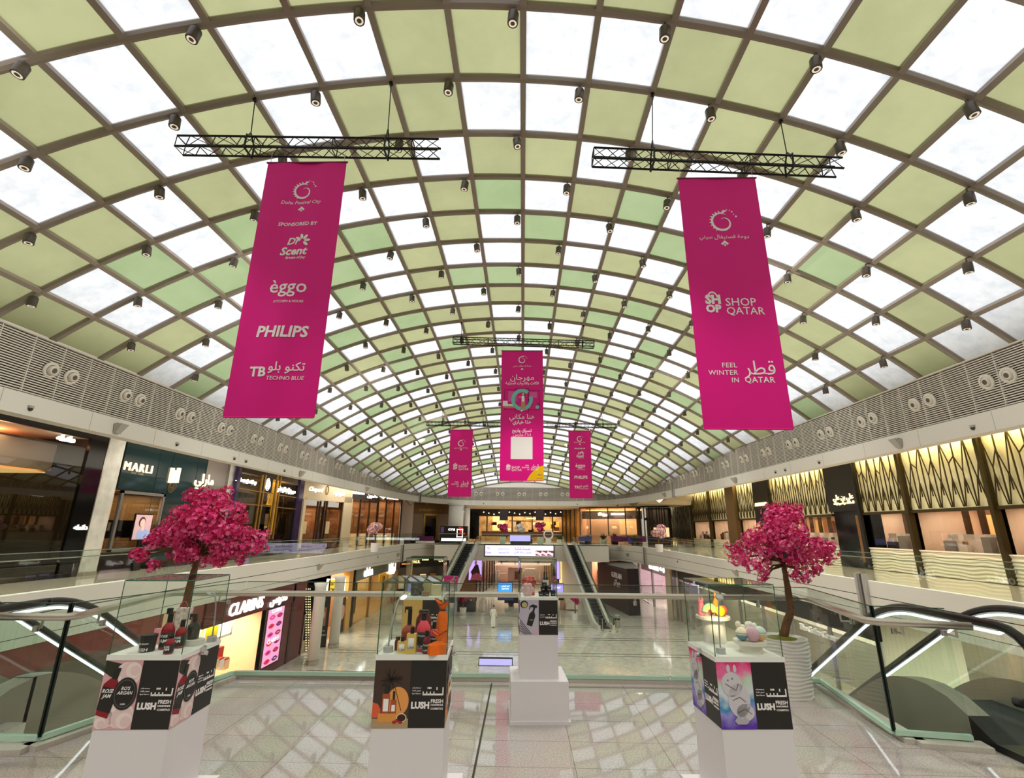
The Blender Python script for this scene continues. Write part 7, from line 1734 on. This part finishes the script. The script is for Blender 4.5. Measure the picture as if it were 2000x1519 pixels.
# ------------------------------------------------------------------ furniture and fittings of the far bridge and the lower floor
def boxthing(name, label, cat, px0, px1, yt, yb, Y, dep, m, part='body', group=None):
    a, c, t, e = atY(px0, (yt + yb) / 2, Y), atY(px1, (yt + yb) / 2, Y), atY((px0 + px1) / 2, yt, Y), atY((px0 + px1) / 2, yb, Y)
    r = thing(name, ((a.x + c.x) / 2, Y + dep / 2, e.z), label, cat, group)
    b = B(); b.box(((a.x + c.x) / 2, Y + dep / 2, (t.z + e.z) / 2), (c.x - a.x, dep, t.z - e.z), m); b.build(part, r)
    F = Fr((0, Y, 0), (1, 0, 0)); F.n = Vector((0, -1, 0)); return r, F
r, F = boxthing('information_kiosk', 'black kiosk with white and red lettering on the left of the bridge', 'kiosk', 859, 912, 1027, 1062, 63.5, 1.2, BLACK, 'black_body')
pbox(r, 'white_band', F, 862, 910, 1051, 1056, LED, 0, .04); sgn(r, F, 'GYM', 882, 1034, 7, SIGNW, 13, 'white_sign', .05, .02); pbox(r, 'picture', F, 861, 867, 1029, 1040, mat('kiosk_violet', (120, 90, 170), .5), 0, .03)
REDS = mat('sign_red', (255, 40, 40), .5, emit=(255, 44, 40), estr=1.0)
sgn(r, F, 'Vina', 900, 1031, 5, REDS, 9, 'red_sign', .05, .02); sgn(r, F, 'go', 900, 1036.5, 4, REDS, 5, 'red_sign', .05, .02); sgn(r, F, 'SHOPPING', 900, 1042, 4, REDS, 17, 'red_sign', .05, .02)
pframe(r, 'bag_outline', F, 892, 904, 1033, 1049, .1, SIGNW, 0, .04)
r, F = boxthing('led_bench', 'dark bench with lilac led front in the middle of the bridge', 'bench', 997, 1035, 1046, 1064, 63.4, .9, mat('bench_dark', (46, 44, 56), .4), 'base'); pbox(r, 'led_front', F, 996, 1036, 1045, 1056.5, mat('screen_lilac_dim', (180, 170, 235), .5, emit=(168, 160, 226), estr=.9), 0, .05)
r, F = boxthing('seat_island', 'long purple seat island behind the glass right of the right far escalator', 'seat', 1196, 1262, 1047, 1058, 64.6, 1.0, mat('seat_purple', (96, 30, 84), .7), 'cushion'); pbox(r, 'violet_panel', F, 1226, 1244, 1051, 1062, mat('panel_violet', (120, 100, 190), .5), 0, .05)
r, F = boxthing('seat_island', 'blue seat island behind the glass near the right far escalator top', 'seat', 1131, 1156, 1048, 1057, 64.6, 1.0, mat('seat_blue', (70, 72, 140), .7), 'cushion'); pbox(r, 'seat_base', F, 1132, 1155, 1059, 1063, BLACK, -.3, 0)
r, F = boxthing('seat_island', 'low purple seat on the left gallery beside the kiosk', 'seat', 815, 845, 1047, 1056, 62.9, .9, mat('seat_purple', (96, 30, 84), .7), 'cushion'); pbox(r, 'seat_base', F, 812, 848, 1056, 1060, WHITE, -.3, .1)
p = atY(1071, 1044, 64.2); r = thing('ring_sculpture', (p.x, 64.2, zb), 'pale ring shaped stand on the bridge beside the right pink tree', 'sculpture')
b = B(); b.tube([p + Vector((.55 * math.cos(t), 0, .55 * math.sin(t))) for t in [2 * math.pi * k / 24 for k in range(24)]], .1, POTW, 8, True); b.build('ring', r, True); b = B(); b.box((p.x, 64.2, (zb + p.z - .55) / 2), (.7, .4, p.z - .55 - zb), POTW); b.build('base', r)
# lower floor
def stand_screen(label, x0, x1, yt, yb, Y, m, txt=None):
    r, F = boxthing('floor_screen', label, 'screen', x0 - 1, x1 + 1, yt - 1, yb + 1, Y, .4, BLACK, 'cabinet'); r.location.z = -6.2
    for ch in r.children: pass
    pbox(r, 'screen_face', F, x0, x1, yt, yb, m, 0, .03)
    b = B(); a, e = atY(x0, yb, Y), atY(x1, yb, Y); b.box(((a.x + e.x) / 2, Y + .2, (a.z - 6.2) / 2), (e.x - a.x, .4, a.z + 6.2), BLACK); b.build('base', r)
    if txt:
        for k, (s, y, w) in enumerate(txt): sgn(r, F, s, (x0 + x1) / 2, y, 4, SIGNW, w, 'lettering', .04, .01)
    return r, F
BLUES = mat('screen_blue', (60, 150, 240), .4, emit=(64, 150, 236), estr=.95)
r, F = boxthing('floor_screen', 'bright blue led screen standing on the lower floor near the middle', 'screen', 972, 1001, 1137, 1172, 56, .4, BLACK, 'cabinet'); pbox(r, 'screen_face', F, 973, 1000, 1138, 1157, BLUES, 0, .03); sgn(r, F, 'قطر الوطني', 987, 1144, 4, SIGNW, 16, 'lettering', .04, .01); sgn(r, F, 'QATAR', 987, 1149.5, 3, SIGNW, 14, 'lettering', .04, .01); pbox(r, 'plinth', F, 972, 1003, 1164, 1172, mat('plinth_navy', (40, 60, 110), .3), 0, .1)
r, F = boxthing('floor_screen', 'violet led screen on the lower floor right of the far case', 'screen', 1075, 1101, 1139, 1172, 56, .4, BLACK, 'cabinet'); pbox(r, 'screen_face', F, 1076, 1100, 1140, 1158, mat('screen_violet_soft', (170, 150, 240), .4, emit=(170, 150, 236), estr=.9), 0, .03); sgn(r, F, 'عروض', 1088, 1146, 4, SIGNW, 14, 'lettering', .04, .01)
# display car
p = atZ(1012, 1166, -6.2); p = Vector((p.x + .6, 60.5, -6.2)); r = thing('car', p, 'dark car on display beside the blue screen on the lower floor', 'car')
CARM = mat('car_dark', (42, 42, 48), .15, .4); prof = [(-2.1, .35), (-2.1, .75), (-1.3, .95), (-.7, 1.42), (.8, 1.45), (1.4, 1.0), (2.1, .85), (2.15, .35)]
b = B(); b.poly([p + Vector((x, -.85, z)) for x, z in prof], CARM, (0, 1.7, 0)); b.build('car_body', r)
b = B(); b.poly([p + Vector((x, -.87, z)) for x, z in ((-1.15, .98), (-.68, 1.36), (.75, 1.38), (1.2, 1.0))], mat('car_glass', (20, 24, 30), .05), (0, 1.74, 0)); b.build('car_window', r)
for x in (-1.35, 1.35):
    for y in (-.85, .75): b = B(); b.tube([p + Vector((x, y, .33)), p + Vector((x, y + .2, .33))], .33, BLACK, 16); b.build('wheel', r)
for y in (-.6, .6): b = B(); b.box(p + Vector((-2.1, y, .68)), (.06, .35, .12), LED); b.build('headlight', r)
# stainless bin and posts by the right far escalator
q = atZ(1206, 1224, -6.2); r = thing('litter_bin', q, 'stainless litter bin with green top at the foot of the right far escalator', 'bin'); b = B(); b.lathe(q, [(.26, 0), (.26, .9), (.24, .95)], STEEL, 18); b.build('body', r); b = B(); b.lathe(q, [(.25, .95), (.25, 1.0)], mat('bin_green', (120, 180, 150), .4), 18); b.build('lid', r); b = B(); b.lathe(q, [(.265, .6), (.265, .75)], BLACK, 18); b.build('slot_band', r)
for k, (px, py, lab) in enumerate(((1177, 1232, 'left'), (1192, 1233, 'middle'), (1206, 1234, 'right'))):
    q = atZ(px, py, -6.2); r = thing('barrier_post', q, 'slim steel post before the right far escalator, %s one of three' % lab, 'post'); b = B(); b.tube([q, q + Vector((0, 0, 1.0))], .035, STEEL, 8); b.build('tube', r); b = B(); b.lathe(q, [(.12, 0), (.12, .02)], STEEL, 12); b.build('foot', r)
# tiered white display, gold light column, clothes rack and busts in the corridor
q = atY(1115, 1150, 58); q.z = -6.2; r = thing('tiered_display', q, 'white stepped display stand beside the right far escalator on the lower floor', 'display')
for k in range(4): b = B(); b.box(q + Vector((0, 0, .25 + .3 * k)), (1.3 - .25 * k, 1.2 - .2 * k, .3), PALEWALL); b.build('tier', r)
q = atY(1098, 1130, 58); q.z = -6.2; r = thing('mannequin', q, 'pale robed mannequin beside the stepped white display', 'mannequin'); b = B(); b.lathe(q, [(.34, 0), (.3, .9), (.26, 1.2), (.3, 1.45), (.08, 1.55), (.12, 1.7), (.1, 1.8), (.001, 1.86)], mat('mannequin_blush', (216, 170, 150), .6), 14); b.build('body', r, True); b = B(); b.lathe(q, [(.4, 0), (.4, .03)], STEEL, 14); b.build('foot_plate', r)
r, F = boxthing('light_column', 'glowing pale gold light column at the right of the lower corridor', 'light column', 1092, 1098, 1092, 1162, 63, .5, mat('column_glow', (255, 230, 160), .5, emit=(250, 222, 150), estr=.8), 'glowing_face'); pbox(r, 'dark_edge', F, 1090, 1092, 1092, 1162, DARKSTEEL, -.4, .05)
r, F = boxthing('promotion_counter', 'magenta counter at the foot of the left far escalator', 'counter', 864, 893, 1126, 1138, 46.5, .8, mat('counter_magenta', (170, 24, 110), .5), 'front_panel'); sgn(r, F, 'WELCOME', 880, 1133, 3, PRINTW, 20, 'lettering', .03, .005); pbox(r, 'legs', F, 866, 891, 1138, 1200, mat('counter_grey', (120, 124, 140), .5), -.6, -.02)
p = atZ(919, 1182, -6.2); r = thing('promotion_table', (p.x, 56, -6.2), 'dark cloth covered table below the violet lightbox poster', 'table'); b = B(); b.box((p.x, 56, -5.7), (1.9, 1, 1.0), mat('cloth_dark', (50, 40, 40), .8)); b.build('cloth', r); b = B(); [b.ball(Vector((p.x - .7 + .28 * k, 56, -5.12)), .09, [BLACK, PALEWALL, GOLD][k % 3], 8) for k in range(6)]; b.build('small_goods', r)
# floor led strip lying flat behind the handrail
q = atZ(968, 1299, -6.2)
r = thing('led_screen', q, 'low lilac led strip on the lower floor beyond the plaza glass', 'screen'); b = B(); b.box(q + Vector((0, 0, .22)), (2.2, .3, .44), BLACK); b.build('cabinet', r); b = B(); b.box(q + Vector((0, -.16, .22)), (2.1, .02, .36), mat('screen_lilac_dim', (180, 170, 235), .5, emit=(168, 160, 226), estr=.9)); b.build('screen_face', r)

# ------------------------------------------------------------------ two walkers on the lower floor
def walker(base, h, rot, label, robe, skin, head, bag=None):
    base = Vector(base); r = thing('person', base, label, 'person'); k = h / 1.75; c, s = math.cos(rot), math.sin(rot)
    T = lambda x, y, z: base + Vector((x * c - y * s, x * s + y * c, z)) * k
    n = 18; b = B(); rings = [(.20, .13, .06, 0), (.21, .15, .3, 0), (.20, .14, .7, .01), (.19, .13, .95, .01), (.18, .125, 1.15, .02), (.205, .125, 1.32, .02), (.20, .115, 1.42, .02), (.11, .085, 1.47, .025), (.06, .06, 1.5, .03), (.055, .058, 1.54, .035), (.075, .09, 1.60, .045), (.08, .1, 1.66, .05), (.075, .095, 1.71, .05), (.05, .06, 1.745, .045), (.005, .005, 1.755, .045)]
    for a, e in zip(rings, rings[1:]):
        m = skin if a[2] >= 1.47 else robe
        b.add([T(q[0] * math.cos(t), q[1] * math.sin(t) - q[3], q[2]) for q in (a, e) for t in [2 * math.pi * i / n for i in range(n)]], [(i, (i + 1) % n, n + (i + 1) % n, n + i) for i in range(n)], m)
    for sx in (-1, 1):
        sw = .12 * sx
        b.tube([T(sx * .17, 0, 1.39), T(sx * .25, sw * .3, 1.14), T(sx * .24, -.06 + sw, .88)], [.062 * k, .05 * k, .042 * k], robe, 8)
        w = T(sx * .24, -.065 + sw, .86); b.tube([w, T(sx * .245, -.08 + sw, .80)], [.034 * k, .03 * k], skin, 8)
        for f in range(5): b.tube([T(sx * (.225 + .012 * f), -.08 + sw, .80), T(sx * (.225 + .012 * f), -.095 + sw, .735 + .012 * abs(f - 2))], .009 * k, skin, 5)
        b.tube([T(sx * .09, -.02 - sw * .6, .0), T(sx * .09, -.0 - sw * .6, .1)], .05 * k, BLACK, 8); b.tube([T(sx * .09, .02 - sw * .6, .03), T(sx * .09, -.16 - sw * .6, .025)], .04 * k, BLACK, 8)
    b.ball(T(0, -.148, 1.645), .014 * k, skin, 6)
    for sx in (-1, 1): b.ball(T(sx * .03, -.137, 1.665), .009 * k, BLACK, 6); b.ball(T(sx * .08, -.045, 1.65), .018 * k, skin, 6)
    b.build('body', r, True)
    b = B(); b.lathe(T(0, -.03, 0), [(.092 * k, 1.66 * k), (.094 * k, 1.7 * k), (.075 * k, 1.76 * k), (.02 * k, 1.785 * k)], head, 14); b.build('headwear', r, True)
    return r
walker(atZ(963, 1225, -6.2), 1.82, 2.6, 'person in a long white robe walking across the lower floor', mat('robe_white', (232, 228, 224), .8), mat('skin_tan', (176, 126, 98), .6), mat('head_dark', (44, 36, 34), .8))
walker(atZ(943, 1194, -6.2), 1.72, 2.9, 'person in a pale pinkish robe walking further back on the lower floor', mat('robe_blush', (208, 186, 176), .8), mat('skin_tan', (176, 126, 98), .6), mat('head_dark', (44, 36, 34), .8))

# ------------------------------------------------------------------ group names for things that repeat
GROUPS = {'bottle': 'bottles in the glass cases', 'jar': 'jars in the glass cases', 'bath bomb': 'bath bombs in the right glass case', 'pedestal': 'white display pedestals', 'banner': 'hanging banners',
          'truss': 'black trusses carrying the banners', 'tree': 'blossom trees', 'column': 'round and square columns', 'shop front': 'shopfronts around the void', 'speaker': 'wedge speakers on the fascias',
          'lamp': 'gooseneck lamps in the glass cases', 'plant': 'leafy plants on the bridge', 'seat': 'seat islands behind the glass', 'post': 'steel posts by the right far escalator', 'gift': 'wrapped gifts',
          'stand': 'round stands in the right glass case', 'box': 'boxes in the glass cases', 'balustrade': 'glass balustrades', 'screen': 'led screens', 'person': 'people on the lower floor', 'planter': 'square planters on the bridge', 'pillar': 'marble pillars of the left gallery', 'poster': 'posters'}
for o in S.objects:
    c = o.get('category')
    if c in GROUPS and not o.get('group'): o['group'] = GROUPS[c]
